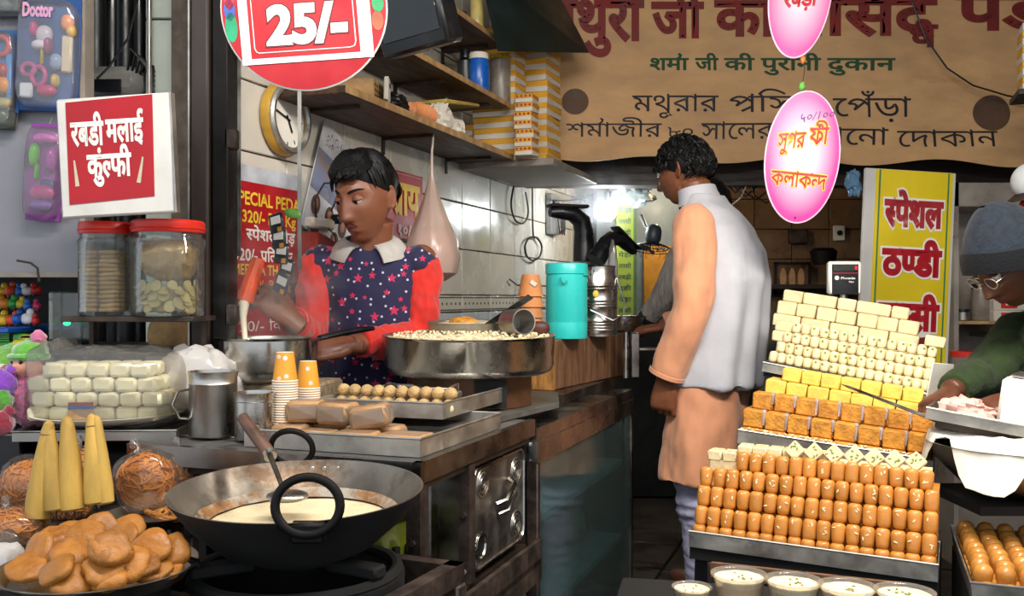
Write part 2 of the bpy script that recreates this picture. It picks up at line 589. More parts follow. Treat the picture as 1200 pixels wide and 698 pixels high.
def head_point(th, ph, grow=0.0, lean=1.0, plain=False):
    """th around (0 = face, -y), ph from -pi/2 (under) to pi/2 (crown); face looks along -y, metres"""
    dx, dy, dz = math.sin(th) * math.cos(ph), -math.cos(th) * math.cos(ph), math.sin(ph)
    a, b, c = 0.0745, 0.098, 0.112
    x, y, z = a * dx, b * dy, c * dz
    if dy > 0: y *= 1.02
    low = max(0.0, -dz)
    x *= 1 - (0.20 if dy < .2 else .30) * low ** 1.3 * lean
    if dy < 0:
        y = y * (1 - .10 * (abs(dx)) ** 2)
        y += -.012 * low ** 1.2 + .010 * max(0, dz) ** 2
    else:
        y -= .045 * low ** 1.2
        z += .012 * low
    f = 1.0 if dy < -.05 else 0.0
    if f and not plain:
        ax = abs(x)
        y += .011 * g2(ax, z, .031, .012, .017, .013)
        y -= .005 * g2(ax, z, .026, .034, .022, .009)
        y -= .005 * g2(ax, z, .047, -.014, .018, .018)
        prof = 0.0
        if z < .026 and z > -.046:
            t = (.026 - z) / .062
            prof = .004 + .020 * min(1.0, t) ** 1.15
            if z < -.034: prof *= max(0.0, 1 - ((-.034 - z) / .012) ** 1.5)
        wdt = .0085 + .0065 * max(0, min(1, (.02 - z) / .05))
        y -= prof * math.exp(-(x / wdt) ** 2)
        y -= .007 * g2(ax, z, .0135, -.031, .0075, .0085)
        y += .003 * g2(x, z, 0, -.047, .008, .005)
        y -= .0065 * g2(x, z, 0, -.056, .021, .0055)
        y -= .0075 * g2(x, z, 0, -.068, .018, .0060)
        y += .0050 * g2(x, z, 0, -.0617, .024, .0022)
        y += .003 * g2(x, z, 0, -.080, .020, .006)
        y -= .008 * g2(x, z, 0, -.098, .020, .014)
        y += .003 * g2(ax, z, .032, -.052, .012, .018)
    p = Vector((x, y, z))
    if grow: p += Vector((dx * .9, dy, dz)).normalized() * grow
    return p
def surf(x, z, up=.001):
    ph = math.asin(z / .112)
    th = math.asin(max(-.9, min(.9, x / (.0745 * math.cos(ph)))))
    p = head_point(th, ph)
    p.y -= up
    return p
def head_mb(mb, M, ears=True, nu=150, nv=110, lean=1.0):
    rs = []
    for j in range(1, nv):
        ph = -math.pi / 2 + math.pi * j / nv
        rs.append([head_point(2 * math.pi * i / nu, ph, 0, lean) for i in range(nu)])
    mb.rings(rs, M=M)
    if ears:
        for s in (-1, 1):
            E = M @ T(s * .0735, .012, -.004) @ RZ(-s * 28) @ RX(-10)
            mb.sup(.007, .017, .030, 1, 1, 14, 10, M=E)
            mb.tube([(s * .004, .016 * math.cos(t), .030 * math.sin(t)) for t in [k * .35 - 1.2 for k in range(14)]], .0042, 7, M=E)
    return mb
def neck_mb(mb, a, b, r0=.055, r1=.05):
    mb.tube([a, Vector(a).lerp(Vector(b), .5), b], [r0 * 1.15, r0, r1], 20)
def hand_mb(mb, M, curl=(35, 35, 35, 35), thumb=(30, 20), side=1, spread=4, size=1.0):
    """M: origin at the wrist, +x along the hand, +z back of the hand; the thumb leaves on side*+y"""
    k = size
    mb.rings([[Vector((x, w * math.copysign(abs(math.cos(t)) ** .75, math.cos(t)), h * math.sin(t))) for t in [2 * math.pi * i / 16 for i in range(16)]]
              for x, w, h in ((-.03 * k, .026 * k, .021 * k), (0, .026 * k, .019 * k), (.03 * k, .034 * k, .0175 * k), (.06 * k, .040 * k, .0165 * k), (.085 * k, .040 * k, .0135 * k), (.096 * k, .036 * k, .008 * k))], M=M)
    for i, (y, L) in enumerate(((.030, .074), (.010, .083), (-.010, .077), (-.029, .062))):
        y *= side * k
        F = M @ T(.083 * k, y, 0) @ RZ(side * spread * (1.5 - i))
        pts, rad, pos, ang = [], [], Vector((-.012 * k, 0, 0)), 0.0
        pts.append(pos.copy()); rad.append(.0098 * k)
        c = curl[i]
        for q, (fr, cc) in enumerate(((.12, .0), (.42, .75), (.28, 1.1), (.22, .75))):
            ang += R(c) * cc
            st = L * fr * k
            for h in (.5, 1.0):
                pos = pos + Vector((math.cos(ang), 0, -math.sin(ang))) * st * .5
                pts.append(pos.copy()); rad.append((.0095 - .0008 * q - (.0016 if (q == 3 and h == 1) else 0)) * k)
        mb.tube(pts, rad, 10, M=F)
    TH = M @ T(.018 * k, side * .024 * k, -.004 * k) @ RZ(side * thumb[0]) @ RX(-side * 25)
    pts, pos, ang, rad = [Vector((-.01 * k, 0, 0))], Vector((-.01 * k, 0, 0)), 0.0, [.013 * k]
    for L, cc, r_ in ((.030, .2, .0135), (.026, .9, .0115), (.028, .9, .0105), (.012, .4, .0080)):
        ang += R(thumb[1]) * cc
        pos = pos + Vector((math.cos(ang), -side * math.sin(ang) * .6, -math.sin(ang) * .6)) * L * k
        pts.append(pos.copy()); rad.append(r_ * k)
    mb.tube(pts, rad, 10, M=TH)
def frame_along(o, d, up):
    """matrix with +x along d and +z near up"""
    d = Vector(d).normalized(); u = Vector(up); u = (u - d * u.dot(d)).normalized()
    y = u.cross(d)
    return Matrix(((d.x, y.x, u.x, o[0]), (d.y, y.y, u.y, o[1]), (d.z, y.z, u.z, o[2]), (0, 0, 0, 1)))
def limb(mb, pts, rad, n=18, flat=1.0):
    """smooth tapering limb through joints"""
    P_, R_ = [], []
    for i in range(len(pts) - 1):
        a, b = Vector(pts[i]), Vector(pts[i + 1])
        for k in range(6):
            t = k / 6
            P_.append(a.lerp(b, t)); R_.append(rad[i] * (1 - t) + rad[i + 1] * t)
    P_.append(Vector(pts[-1])); R_.append(rad[-1])
    Q = [p.copy() for p in P_]
    for i in range(1, len(P_) - 1): Q[i] = (P_[i - 1] + P_[i] * 2 + P_[i + 1]) / 4
    mb.tube(Q, R_, n, flat=flat)
    mb.sup(rad[0] * .99, rad[0] * .99, rad[0] * .99, 1, 1, 18, 12, M=T(*pts[0]))
def fold(sc=16, amp=.004, stretch=(1, 1, .35), seed=0):
    def f(p):
        q = Vector((p.x * stretch[0], p.y * stretch[1], p.z * stretch[2])) * sc + Vector((seed, seed * 1.7, 0))
        return amp * (noise.noise(q) + .5 * noise.noise(q * 2.1))
    return f
def skin_mat(name, col, lip):
    return mat(name, col, 0.42, 0, 0.07, 22, 0.06, 220, sub=.12, spec=.45)
M_['skin_boy'] = skin_mat('boy_skin', '#7d4c36', 0)
M_['skin_man'] = skin_mat('man_skin', '#7a4a31', 0)
M_['skin_vendor'] = skin_mat('vendor_skin', '#5a3526', 0)
M_['lip'] = mat('lips', '#6e3230', 0.38, 0, 0.08, 30)
M_['hair'] = mat('black_hair', '#0a090a', 0.55, 0, 0.3, 40, 0.2, 120, spec=.25)
M_['eye_white'] = mat('eye_white', '#cfc6bd', 0.25, 0, .03, 20)
M_['iris'] = mat('dark_iris', '#120a07', 0.15, 0, .03, 20)
def eyes(parent, M, skin, lid=0.55):
    for s in (-1, 1):
        E = M @ T(s * .031, -.0765, .011)
        mb = MB(); mb.sup(.0125, .0125, .0125, 1, 1, 18, 12, M=E); eb = part('eyeball', mb, M_['eye_white'], parent)
        mb = MB(); mb.sup(.0058, .0022, .0058, 1, 1, 14, 8, M=E @ RX(22) @ T(0, -.0118, 0)); part('iris', mb, M_['iris'], eb)
        rs = []
        for j in range(9):
            el = R(95 - j / 8 * (95 - 90 + 90 * lid + 15))
            rs.append([Vector((.0152 * math.cos(el) * math.sin(t), -.0142 * math.cos(el) * math.cos(t), .0142 * math.sin(el))) for t in [R(-85 + 170 * i / 14) for i in range(15)]])
        mb = MB(); mb.rings(rs, cap=False, closed=False, M=E); ld = part('eyelid', mb, skin, parent)
        mb = MB(); mb.tube([E @ p * 1.0 if False else E @ (p * 1.02) for p in rs[-1]], .0010, 6); part('eyelash', mb, M_['hair'], ld)
        mb = MB()
        bp = []
        for i in range(9):
            t = i / 8
            x = s * (.014 + .036 * t)
            z = .030 + .008 * math.sin(t * 2.2) - .003 * t
            bp.append(M @ surf(x, z, -.0005))
        mb.tube(bp, [.0022, .0034, .004, .004, .0038, .0034, .003, .0022, .001], 7); part('eyebrow', mb, M_['hair'], parent)

# ================= the boy at the milk pot
boy = thing('person', 'boy in a navy star-print shirt with red sleeves, holding a milk pot', 'person', at((-0.415, 2.74, 0)) @ SC(1, 1, 1.027))
BH = T(0.0, -0.075, 1.386) @ RZ(-27) @ RX(17) @ SC(.98, 1.04, 1.06)             # head
skin = MB()
head_mb(skin, BH)
neck_mb(skin, (0.0, -0.005, 1.22), BH @ Vector((0, .022, -.06)), .060, .058)
skin.loft([((0, 0, .78), .13, .085), ((0, 0, .95), .12, .08), ((0, 0, 1.10), .14, .085), ((0, .005, 1.2), .15, .085, .9), ((0, 0, 1.245), .10, .065), ((0, 0, 1.27), .05, .045)])
for s in (-1, 1):
    limb(skin, [(s * .075, 0, .82), (s * .085, -.01, .45), (s * .09, .02, .07)], [.08, .058, .04])
    skin.sup(.042, .115, .035, 1, 1, 16, 8, M=T(s * .09, -.05, .035))
# right arm (image left) raised with the orange cup, left arm (image right) holding the handle
RS, RE, RW = Vector((-.145, 0, 1.215)), Vector((-.155, -.10, 1.00)), Vector((-.145, -.34, 1.052))
LS, LE, LW = Vector((.150, 0, 1.215)), Vector((.155, -.02, .995)), Vector((-.015, -.225, .988))
for a, b, c in ((RS, RE, RW), (LS, LE, LW)):
    limb(skin, [a, b, c], [.048, .038, .027])
hand_mb(skin, frame_along(RW, (-.66, -.15, .62), (.45, -.75, .45)), (34, 36, 40, 46), (30, 16), side=-1, size=.98)
hand_mb(skin, frame_along(LW, (-.95, -.28, .02), (.05, -.6, .8)), (62, 66, 68, 70), (30, 14), side=1, size=.95)
sk = voxel(skin, .0032, 2)
BHi = BH.inverted()
def lips(p):
    q = BHi @ p
    return 1 if (q.y < -.085 and abs(q.x) < .024 * (1 - abs((q.z + .063) / .018)) + .004 and -.078 < q.z < -.052) else 0
part('body', finish(sk, [M_['skin_boy'], M_['lip']], lips), None, boy)
eyes(boy, BH, M_['skin_boy'], .86)
# moustache shade
mb = MB()
for s in (-1, 1):
    mb.tube([BH @ surf(s * .004, -.0500, .0002), BH @ surf(s * .013, -.0510, .0002), BH @ surf(s * .023, -.0560, 0)], [.0016, .0026, .001], 6, flat=.6)
part('moustache', mb, M_['hair'], boy)
# hair: cap plus locks swept forward
def hair_cap(mb, M, grow, fr, back, side):
    """shell over the head above a hair line: fr front height, side and back heights (head z)"""
    nu, nv = 72, 40
    rs = []
    for j in range(nv + 1):
        r = []
        for i in range(nu):
            th = 2 * math.pi * i / nu
            f = (1 + math.cos(th)) / 2
            sd = math.sin(th) ** 2
            lo = fr * f ** 2 + back * (1 - f) ** 1.2 + side * sd * .6
            lo = max(-.09, min(.09, lo))
            ph0 = math.asin(max(-.98, min(.98, lo / .112)))
            ph = ph0 + (math.pi / 2 - .03 - ph0) * j / nv
            tk = grow * min(1.0, .25 + j / nv * 4)
            p = head_point(th, ph, 0, plain=True)
            d = Vector((p.x, p.y * .8, p.z + .02)).normalized()
            tk *= 1 + .22 * noise.noise(Vector((th * 3, ph * 4, 0)) * 1.5)
            r.append(p + d * tk)
        rs.append(r)
    mb.rings(rs, M=M)
hb = MB()
hair_cap(hb, BH, .018, .066, -.035, .022)
random.seed(3)
for i in range(240):
    th = random.uniform(-1.05, 1.05); ph = random.uniform(.62, 1.35)
    p0 = head_point(th * 1.2, ph, .018, plain=True)
    tw = th * .75 - .28
    pts = []
    for k in range(5):
        t = k / 4
        q = head_point(th * 1.2 * (1 - t) + tw * t, ph * (1 - t) + random.uniform(.48, .66) * t, .020 - .006 * t + .010 * math.sin(t * 3.1), plain=True)
        pts.append(BH @ q)
    hb.tube(pts, [.004, .0062, .006, .0045, .001], 5)
for i in range(260):
    th = random.uniform(.95, 5.33); ph = random.uniform(.66 if abs(th - math.pi) > .9 else 0, 1.3)
    pts = []
    for k in range(4):
        t = k / 3
        q = head_point(th + .12 * t, ph - (.34 + .1 * (ph > .5)) * t, .016 - .004 * t + .004 * math.sin(t * 3), plain=True)
        pts.append(BH @ q)
    hb.tube(pts, [.003, .005, .004, .001], 5)
part('hair', hb, M_['hair'], boy)
# polo shirt: navy body, red sleeves, pale collar
def star_cloth():
    m, nt, b = nmat('navy_star_cloth')
    tc = N(nt, 'ShaderNodeTexCoord')
    sep = N(nt, 'ShaderNodeSeparateXYZ'); nt.links.new(tc.outputs['Object'], sep.inputs[0])
    cmb = N(nt, 'ShaderNodeCombineXYZ')
    nt.links.new(sep.outputs['X'], cmb.inputs['X']); nt.links.new(sep.outputs['Z'], cmb.inputs['Y'])
    def M2(op, a, b_=None, c=None):
        n = N(nt, 'ShaderNodeMath', operation=op)
        for i, v in enumerate((a, b_, c)):
            if v is None: continue
            if hasattr(v, 'is_output'): nt.links.new(v, n.inputs[i])
            else: n.inputs[i].default_value = v
        return n.outputs[0]
    vo = N(nt, 'ShaderNodeTexVoronoi', voronoi_dimensions='2D', i_Scale=21.0, i_Randomness=0.75)
    nt.links.new(cmb.outputs[0], vo.inputs['Vector'])
    su = N(nt, 'ShaderNodeVectorMath', operation='SUBTRACT')
    nt.links.new(cmb.outputs[0], su.inputs[0]); nt.links.new(vo.outputs['Position'], su.inputs[1])
    s2 = N(nt, 'ShaderNodeSeparateXYZ'); nt.links.new(su.outputs[0], s2.inputs[0])
    ang = M2('ARCTAN2', s2.outputs['X'], s2.outputs['Y'])
    ln = N(nt, 'ShaderNodeVectorMath', operation='LENGTH'); nt.links.new(su.outputs[0], ln.inputs[0])
    fr = M2('PINGPONG', M2('MULTIPLY_ADD', ang, 5 / (2 * math.pi), 5.0), 0.5)
    lim = M2('SUBTRACT', 0.0130, M2('MULTIPLY', M2('POWER', M2('MULTIPLY', fr, 2.0), .55), .0082))
    sc = N(nt, 'ShaderNodeSeparateColor'); nt.links.new(vo.outputs['Color'], sc.inputs[0])
    star = M2('LESS_THAN', ln.outputs['Value'], M2('MULTIPLY', lim, M2('MULTIPLY_ADD', sc.outputs[0], .7, .55)))
    vd = N(nt, 'ShaderNodeTexVoronoi', voronoi_dimensions='2D', i_Scale=30.0, i_Randomness=0.85)
    nt.links.new(cmb.outputs[0], vd.inputs['Vector'])
    dot = M2('LESS_THAN', vd.outputs['Distance'], 0.10)
    base = mixc(nt, dot, lin('#1a1840'), lin('#b9b6cc'))
    base = mixc(nt, star, base, lin('#c02253'))
    nt.links.new(base, b.inputs['Base Color'])
    b.inputs['Roughness'].default_value = .8
    b.inputs['Sheen Weight'].default_value = .2
    return m
M_['stars'] = star_cloth()
M_['red_cloth'] = mat('red_knit', '#cf2216', 0.8, 0, 0.12, 20, 0.2, 300, sheen=.3)
M_['pale_cloth'] = mat('pale_collar', '#b7b2ac', 0.8, 0, 0.1, 30, 0.2, 300)
sh = MB()
sh.loft([((0, 0, .74), .150, .108), ((0, 0, .9), .142, .104), ((0, 0, 1.04), .146, .108), ((0, .005, 1.15), .155, .110, .95), ((0, .005, 1.205), .155, .10, .9), ((0, .005, 1.245), .125, .082), ((0, .004, 1.272), .078, .066)])
for a in (RS, LS):
    sh.sup(.062, .066, .050, 1, 1, 16, 10, M=T(a.x * .92, a.y, a.z - .004))
shm = voxel(sh, .005, 4)
part('shirt', finish(shm, [M_['stars']], None, fold(17, .006, (1, 1, .6), 3)), None, boy)
sl = MB()
for a, b, c in ((RS, RE, RW), (LS, LE, LW)):
    w = b.lerp(c, .86)
    limb(sl, [a.lerp(b, .10) + Vector((.010 if a.x > 0 else -.010, 0, 0)), a.lerp(b, .4), b, b.lerp(c, .5), w], [.051, .054, .050, .045, .040])
slm = voxel(sl, .0045, 3)
part('sleeves', finish(slm, [M_['red_cloth']], None, fold(26, .008, (1, 1, .8), 9)), None, boy)
# trousers
tr = MB()
tr.loft([((0, 0, .70), .145, .10), ((0, 0, .80), .145, .10), ((0, 0, .86), .14, .10)])
for s in (-1, 1): limb(tr, [(s * .072, 0, .80), (s * .085, -.01, .45), (s * .09, .02, .06)], [.095, .075, .06])
part('trousers', finish(voxel(tr, .008, 3), [M_['black']]), None, boy)
# collar flaps
for s in (-1, 1):
    rs = []
    for j in range(6):
        v = j / 5
        r = []
        for i in range(13):
            u = i / 12
            an = s * R(16 + 158 * u)
            A = Vector((.068 * math.sin(an), -.066 * math.cos(an) - .006, 1.302 - .046 * (1 - u) ** 1.3))
            ao = s * R(28 + 146 * u)
            B = Vector((.118 * math.sin(ao), -.112 * math.cos(ao) - .004, 1.262 - .052 * (1 - u) ** 1.2))
            p = A.lerp(B, v) + Vector((0, -.004, .012 * math.sin(v * 3.14)))
            r.append(p)
        rs.append(r)
    mb = MB()
    mb.rings(rs + [[p - Vector((0, 0, .005)) for p in r] for r in reversed(rs)] + [rs[0]], cap=False, closed=False)
    part('collar', mb, M_['pale_cloth'], boy)
mb = MB()
mb.tube([(.058 * math.sin(t), .0 - .062 * math.cos(t), 1.262 - .028 * math.cos(t)) for t in [2 * math.pi * k / 24 for k in range(24)]], .0022, 6, closed=True)
part('necklace', mb, M_['alum'], boy, label='thin cord necklace')
mb = MB(); mb.rbox(.022, .006, .014, .003, M=T(.03, -.066, 1.238)); part('pendant', mb, M_['white_paint'], boy)
mb = MB()
wd = (RW - RE).normalized()
F = frame_along(RE.lerp(RW, .95), wd, (0, 0, 1))
mb.tube([F @ Vector((0, .036 * math.cos(t), .036 * math.sin(t))) for t in [2 * math.pi * k / 20 for k in range(20)]], .0025, 6, closed=True)
part('bracelet', mb, M_['red_plastic'], boy)

# ================= the man in the pale waistcoat, seen from behind
MAN = at((0.690, 3.24, 0), -122)
man = thing('person', 'man in pale grey waistcoat over salmon kurta standing with his back turned', 'person', MAN)
MH = T(-.01, -.105, 1.585) @ RZ(-6) @ RX(14)
skin = MB()
head_mb(skin, MH)
neck_mb(skin, (0, -.03, 1.40), MH @ Vector((0, .025, -.055)), .060, .056)
skin.loft([((0, 0, .86), .145, .10), ((0, .02, 1.0), .14, .10), ((0, .03, 1.2), .145, .10), ((0, .0, 1.36), .14, .09, .9), ((0, -.02, 1.44), .10, .075), ((0, -.03, 1.47), .06, .06)])
for s in (-1, 1):
    limb(skin, [(s * .075, 0, .88), (s * .078, -.015, .47), (s * .075, .02, .08)], [.085, .045, .036])
    skin.sup(.04, .12, .034, 1, 1, 16, 8, M=T(s * .078, -.05, .036))
LS, LE, LW = Vector((.165, .0, 1.385)), Vector((.215, .015, 1.115)), Vector((.215, -.085, .87))
RS, RE, RW = Vector((-.15, -.02, 1.37)), Vector((-.19, -.04, 1.12)), Vector((-.16, -.25, 1.03))
limb(skin, [LS, LE, LW], [.05, .042, .030]); limb(skin, [RS, RE, RW], [.05, .042, .030])
hand_mb(skin, frame_along(LW, (-.05, -.12, -1), (1, .1, 0)), (38, 42, 46, 50), (26, 20), side=1, size=1.05)
hand_mb(skin, frame_along(RW, (.1, -.9, -.1), (0, -.2, 1)), (40, 42, 44, 46), (30, 20), side=1, size=1.0)
part('body', finish(voxel(skin, .0040, 2), [M_['skin_man']]), None, man)
eyes(man, MH, M_['skin_man'], .4)
hb = MB()
hair_cap(hb, MH, .016, .060, -.046, -.008)
random.seed(5)
for i in range(420):
    th = random.uniform(.75, 5.53); ph = random.uniform(-.35, 1.45)
    if abs(th - math.pi) > 1.15 and ph < .25: continue
    ph = max(ph, -.16)
    pts = []
    for k in range(4):
        t = k / 3
        q = head_point(th + random.uniform(-.14, .14) * t, ph - .24 * t, .013 + .007 * math.sin(t * 3.1), plain=True)
        pts.append(MH @ q)
    hb.tube(pts, [.003, .005, .0045, .0012], 5)
part('hair', hb, M_['hair'], man)
M_['salmon'] = mat('salmon_cloth', '#d99670', 0.85, 0, 0.08, 10, 0.2, 260, sheen=.25)
M_['waistcoat'] = mat('pale_grey_wool', '#b9b9c0', 0.85, 0, 0.06, 12, 0.2, 300, sheen=.3)
M_['lilac'] = mat('lilac_cotton', '#aaa8c4', 0.85, 0, 0.08, 14, 0.2, 240)
kb = MB()
kb.loft([((-.0, -.025, .525), .205, .135, .85), ((-.0, -.02, .66), .195, .13, .85), ((0, -.01, .82), .18, .125, .9), ((0, .0, .95), .165, .12), ((0, .02, 1.2), .15, .11), ((0, .0, 1.36), .14, .09, .9), ((0, -.02, 1.42), .08, .06)], 40)
limb(kb, [LS, LE, LE.lerp(LW, .5), LE.lerp(LW, .93)], [.070, .066, .062, .058])
limb(kb, [RS, RE, RE.lerp(RW, .5), RE.lerp(RW, .9)], [.068, .060, .052, .046])
def kf(p):
    a = math.atan2(p.y, p.x)
    v = max(0, min(1, (.95 - p.z) / .4))
    return fold(14, .010, (1, 1, .55), 4)(p) + .010 * v * math.sin(a * 7 + 1.5)
part('kurta', finish(voxel(kb, .006, 4), [M_['salmon']], None, kf), None, man)
wb = MB()
wb.loft([((0, .005, .845), .190, .150, .9), ((0, .01, .92), .188, .150), ((0, .02, 1.08), .184, .152), ((0, .035, 1.20), .178, .150), ((0, .035, 1.30), .172, .140), ((0, .02, 1.38), .150, .118), ((0, .0, 1.435), .110, .095), ((0, -.02, 1.47), .082, .080), ((0, -.03, 1.495), .072, .074)], 40)
def wf(p):
    a = math.atan2(p.y, p.x)
    back = max(0, min(1, (p.y) / .12)) * max(0, min(1, (1.34 - p.z) / .3))
    return fold(11, .008, (1, 1, .4), 8)(p) + .011 * back * math.sin(p.x * 62 + 1 + p.z * 4) + .006 * back
part('waistcoat', finish(voxel(wb, .006, 4), [M_['waistcoat']], None, wf), None, man)
# band collar
mb = MB()
rs = []
for z, r_ in ((1.462, .079), (1.500, .068), (1.520, .066), (1.522, .062), (1.500, .062)):
    rs.append([Vector((r_ * 1.04 * math.cos(t), -.038 - .018 * (z - 1.46) / .06 + r_ * .98 * math.sin(t), z + .012 * math.sin(t))) for t in [2 * math.pi * i / 32 for i in range(32)]])
mb.rings(rs, cap=False); part('collar', mb, M_['waistcoat'], man)
mb = MB()
cf = frame_along(LE.lerp(LW, .90), LW - LE, (1, 0, 0))
mb.rings([[cf @ Vector((x, r_ * math.cos(t), r_ * math.sin(t))) for t in [2 * math.pi * i / 28 for i in range(28)]] for x, r_ in ((-.002, .058), (0, .0605), (.012, .0605), (.014, .057), (.010, .053))], cap=False)
part('cuff', mb, M_['salmon'], man)
lg = MB()
for s in (-1, 1):
    P_, R_ = [], []
    for i in range(60):
        t = i / 59
        z = .70 - .64 * t
        base = .088 - .034 * min(1, t / .75)
        rip = .0045 * math.sin(z * 150 + 2.2 * math.sin(z * 31) + s) * (1 if .38 < z < .56 else .25) + (.012 if .40 < z < .52 else 0)
        P_.append((s * (.078 + .0 * t), -.012 * math.sin(t * 3.1) + .0, z)); R_.append(base + rip)
    lg.tube(P_, R_, 24)
part('trousers', finish(voxel(lg, .006, 2), [M_['lilac']], None, fold(24, .005, (1, 1, 1.6), 2)), None, man)
for s in (-1, 1):
    mb = MB(); mb.sup(.052, .14, .042, .8, 1, 20, 10, M=T(s * .078, -.055, .042)); part('shoe', mb, M_['black_plastic'], man)

# ================= the vendor with the knitted cap
VEN = at((1.505, 2.45, 0), -72)
ven = thing('person', 'vendor in blue-grey knitted cap and dark green sweater leaning over sweets', 'person', VEN)
VH = T(-.055, -.20, 1.235) @ RZ(-8) @ RX(38)
skin = MB()
head_mb(skin, VH)
neck_mb(skin, (0, -.04, 1.06), VH @ Vector((0, .03, -.05)), .062, .058)
skin.loft([((0, .05, .55), .15, .11), ((0, .05, .8), .15, .11), ((0, .02, .95), .17, .11), ((0, -.02, 1.03), .16, .10), ((0, -.04, 1.09), .09, .08)])
for s in (-1, 1):
    limb(skin, [(s * .09, .05, .6), (s * .1, .02, .32), (s * .1, .06, .06)], [.095, .07, .05])
    skin.sup(.045, .125, .038, 1, 1, 16, 8, M=T(s * .1, 0, .038))
LS, LE, LW = Vector((.19, -.01, 1.03)), Vector((.20, -.15, .85)), Vector((.12, -.35, .905))
RS, RE, RW = Vector((-.19, -.02, 1.03)), Vector((-.17, -.17, .93)), Vector((-.08, -.37, .90))
limb(skin, [LS, LE, LW], [.05, .042, .03]); limb(skin, [RS, RE, RW], [.05, .042, .03])
hand_mb(skin, frame_along(LW, (-.2, -.9, -.25), (.2, -.2, 1)), (40, 44, 46, 48), (28, 18), side=-1)
hand_mb(skin, frame_along(RW, (.2, -.9, -.30), (-.2, -.2, 1)), (40, 44, 46, 48), (28, 18), side=1)
VHi = VH.inverted()
def vlips(p):
    q = VHi @ p
    return 1 if (q.y < -.085 and abs(q.x) < .026 and -.076 < q.z < -.052) else 0
part('body', finish(voxel(skin, .0042, 2), [M_['skin_vendor'], M_['lip']], vlips), None, ven)
eyes(ven, VH, M_['skin_vendor'], .55)
M_['cap_knit'] = mat('blue_grey_knit', '#222933', 0.95, 0, 0.25, 60, 0.7, 170, sheen=.08, spec=.2)
M_['cap_band'] = mat('charcoal_knit', '#111318', 0.95, 0, 0.25, 60, 0.7, 170, sheen=.05, spec=.2)
M_['green_knit'] = mat('dark_green_knit', '#2c3a20', 0.9, 0, 0.2, 30, 0.6, 130, sheen=.06, spec=.2)
def shell(M, z0, z1, grow, n=20, flop=0.0, lip=True):
    rs = []
    for j in range(n + 1):
        t = j / n
        r = []
        for i in range(64):
            th = 2 * math.pi * i / 64
            f = (1 + math.cos(th)) / 2
            lo = z0[0] * f + z0[1] * (1 - f); hi = z1[0] * f + z1[1] * (1 - f)
            z = lo + (hi - lo) * t
            ph = math.asin(max(-.995, min(.995, z / .112)))
            p = head_point(th, ph, grow, plain=True)
            p.z += flop * max(0, t - .2) ** 2
            p.y += flop * .6 * max(0, t - .2) ** 2
            r.append(p)
        rs.append(r)
    mb = MB()
    mb.rings(rs, M=M)
    return mb
part('beanie', shell(VH, (.048, -.045), (.1114, .1114), .026, 24, .040), M_['cap_knit'], ven, label='blue-grey knitted cap')
part('beanie_band', shell(VH, (.036, -.066), (.074, -.012), .030, 6), M_['cap_band'], ven, label='charcoal turned-up band')
mb = MB()
for s in (-1, 1):
    mb.tube([VH @ Vector((s * .033 + .021 * math.cos(t), -.104 + abs(math.cos(t)) * .004, .006 + .016 * math.sin(t))) for t in [2 * math.pi * k / 20 for k in range(20)]], .0016, 6, closed=True)
    mb.tube([VH @ Vector((s * .054, -.100, .008)), VH @ Vector((s * .076, -.03, .010)), VH @ Vector((s * .078, .02, .004))], .0014, 6)
mb.tube([VH @ Vector((-.012, -.108, .008)), VH @ Vector((0, -.112, .011)), VH @ Vector((.012, -.108, .008))], .0014, 6)
part('spectacles', mb, M_['alum'], ven)
sw = MB()
sw.loft([((0, .05, .52), .18, .14), ((0, .05, .75), .18, .14), ((0, .02, .95), .19, .135), ((0, -.02, 1.035), .175, .115), ((0, -.045, 1.095), .10, .09), ((0, -.055, 1.125), .075, .075)])
for a, b, c in ((LS, LE, LW), (RS, RE, RW)):
    limb(sw, [a, a.lerp(b, .5), b, b.lerp(c, .5), b.lerp(c, .92)], [.078, .070, .062, .054, .044])
part('sweater', finish(voxel(sw, .006, 4), [M_['green_knit']], None, fold(18, .007, (1, 1, .7), 6)), None, ven)
tr = MB()
for s in (-1, 1): limb(tr, [(s * .085, .05, .6), (s * .1, .02, .32), (s * .1, .06, .06)], [.12, .09, .07])
part('trousers', finish(voxel(tr, .008, 3), [M_['black']]), None, ven)

# ================= person in the striped jacket, hidden behind the man
HID = at((0.80, 3.66, 0), -150)
hid = thing('person', 'person in grey striped jacket mostly hidden behind the man in the waistcoat', 'person', HID)
skin = MB()
HH = T(0, -.06, 1.50) @ RX(12)
head_mb(skin, HH, True, 80, 60)
neck_mb(skin, (0, -.01, 1.32), HH @ Vector((0, .025, -.055)))
skin.loft([((0, 0, .8), .14, .1), ((0, 0, 1.1), .15, .1), ((0, 0, 1.3), .16, .09), ((0, 0, 1.37), .08, .07)])
for s in (-1, 1):
    limb(skin, [(s * .09, 0, .82), (s * .095, -.01, .45), (s * .09, .02, .07)], [.09, .065, .045])
    skin.sup(.045, .125, .038, 1, 1, 16, 8, M=T(s * .09, -.05, .038))
LS, LE, LW = Vector((.17, 0, 1.29)), Vector((.215, -.06, 1.14)), Vector((.235, -.145, 1.045))
RS, RE, RW = Vector((-.18, 0, 1.29)), Vector((-.215, .0, 1.05)), Vector((-.165, -.02, .87))
limb(skin, [LS, LE, LW], [.05, .04, .03]); limb(skin, [RS, RE, RW], [.05, .04, .03])
hand_mb(skin, frame_along(LW, (.75, -.55, -.25), (.2, .2, 1)), (35, 38, 40, 42), (28, 18), side=1)
hand_mb(skin, frame_along(RW, (0, 0, -1), (-1, 0, 0)), (35, 38, 40, 42), (28, 18), side=1)
part('body', finish(voxel(skin, .0055, 2), [M_['skin_man']]), None, hid)
M_['jacket'] = mat('grey_striped_cloth', '#8f8a84', 0.8, 0, 0.3, 3, 0.1, 200, stretch=(30, 30, .5))
jk = MB()
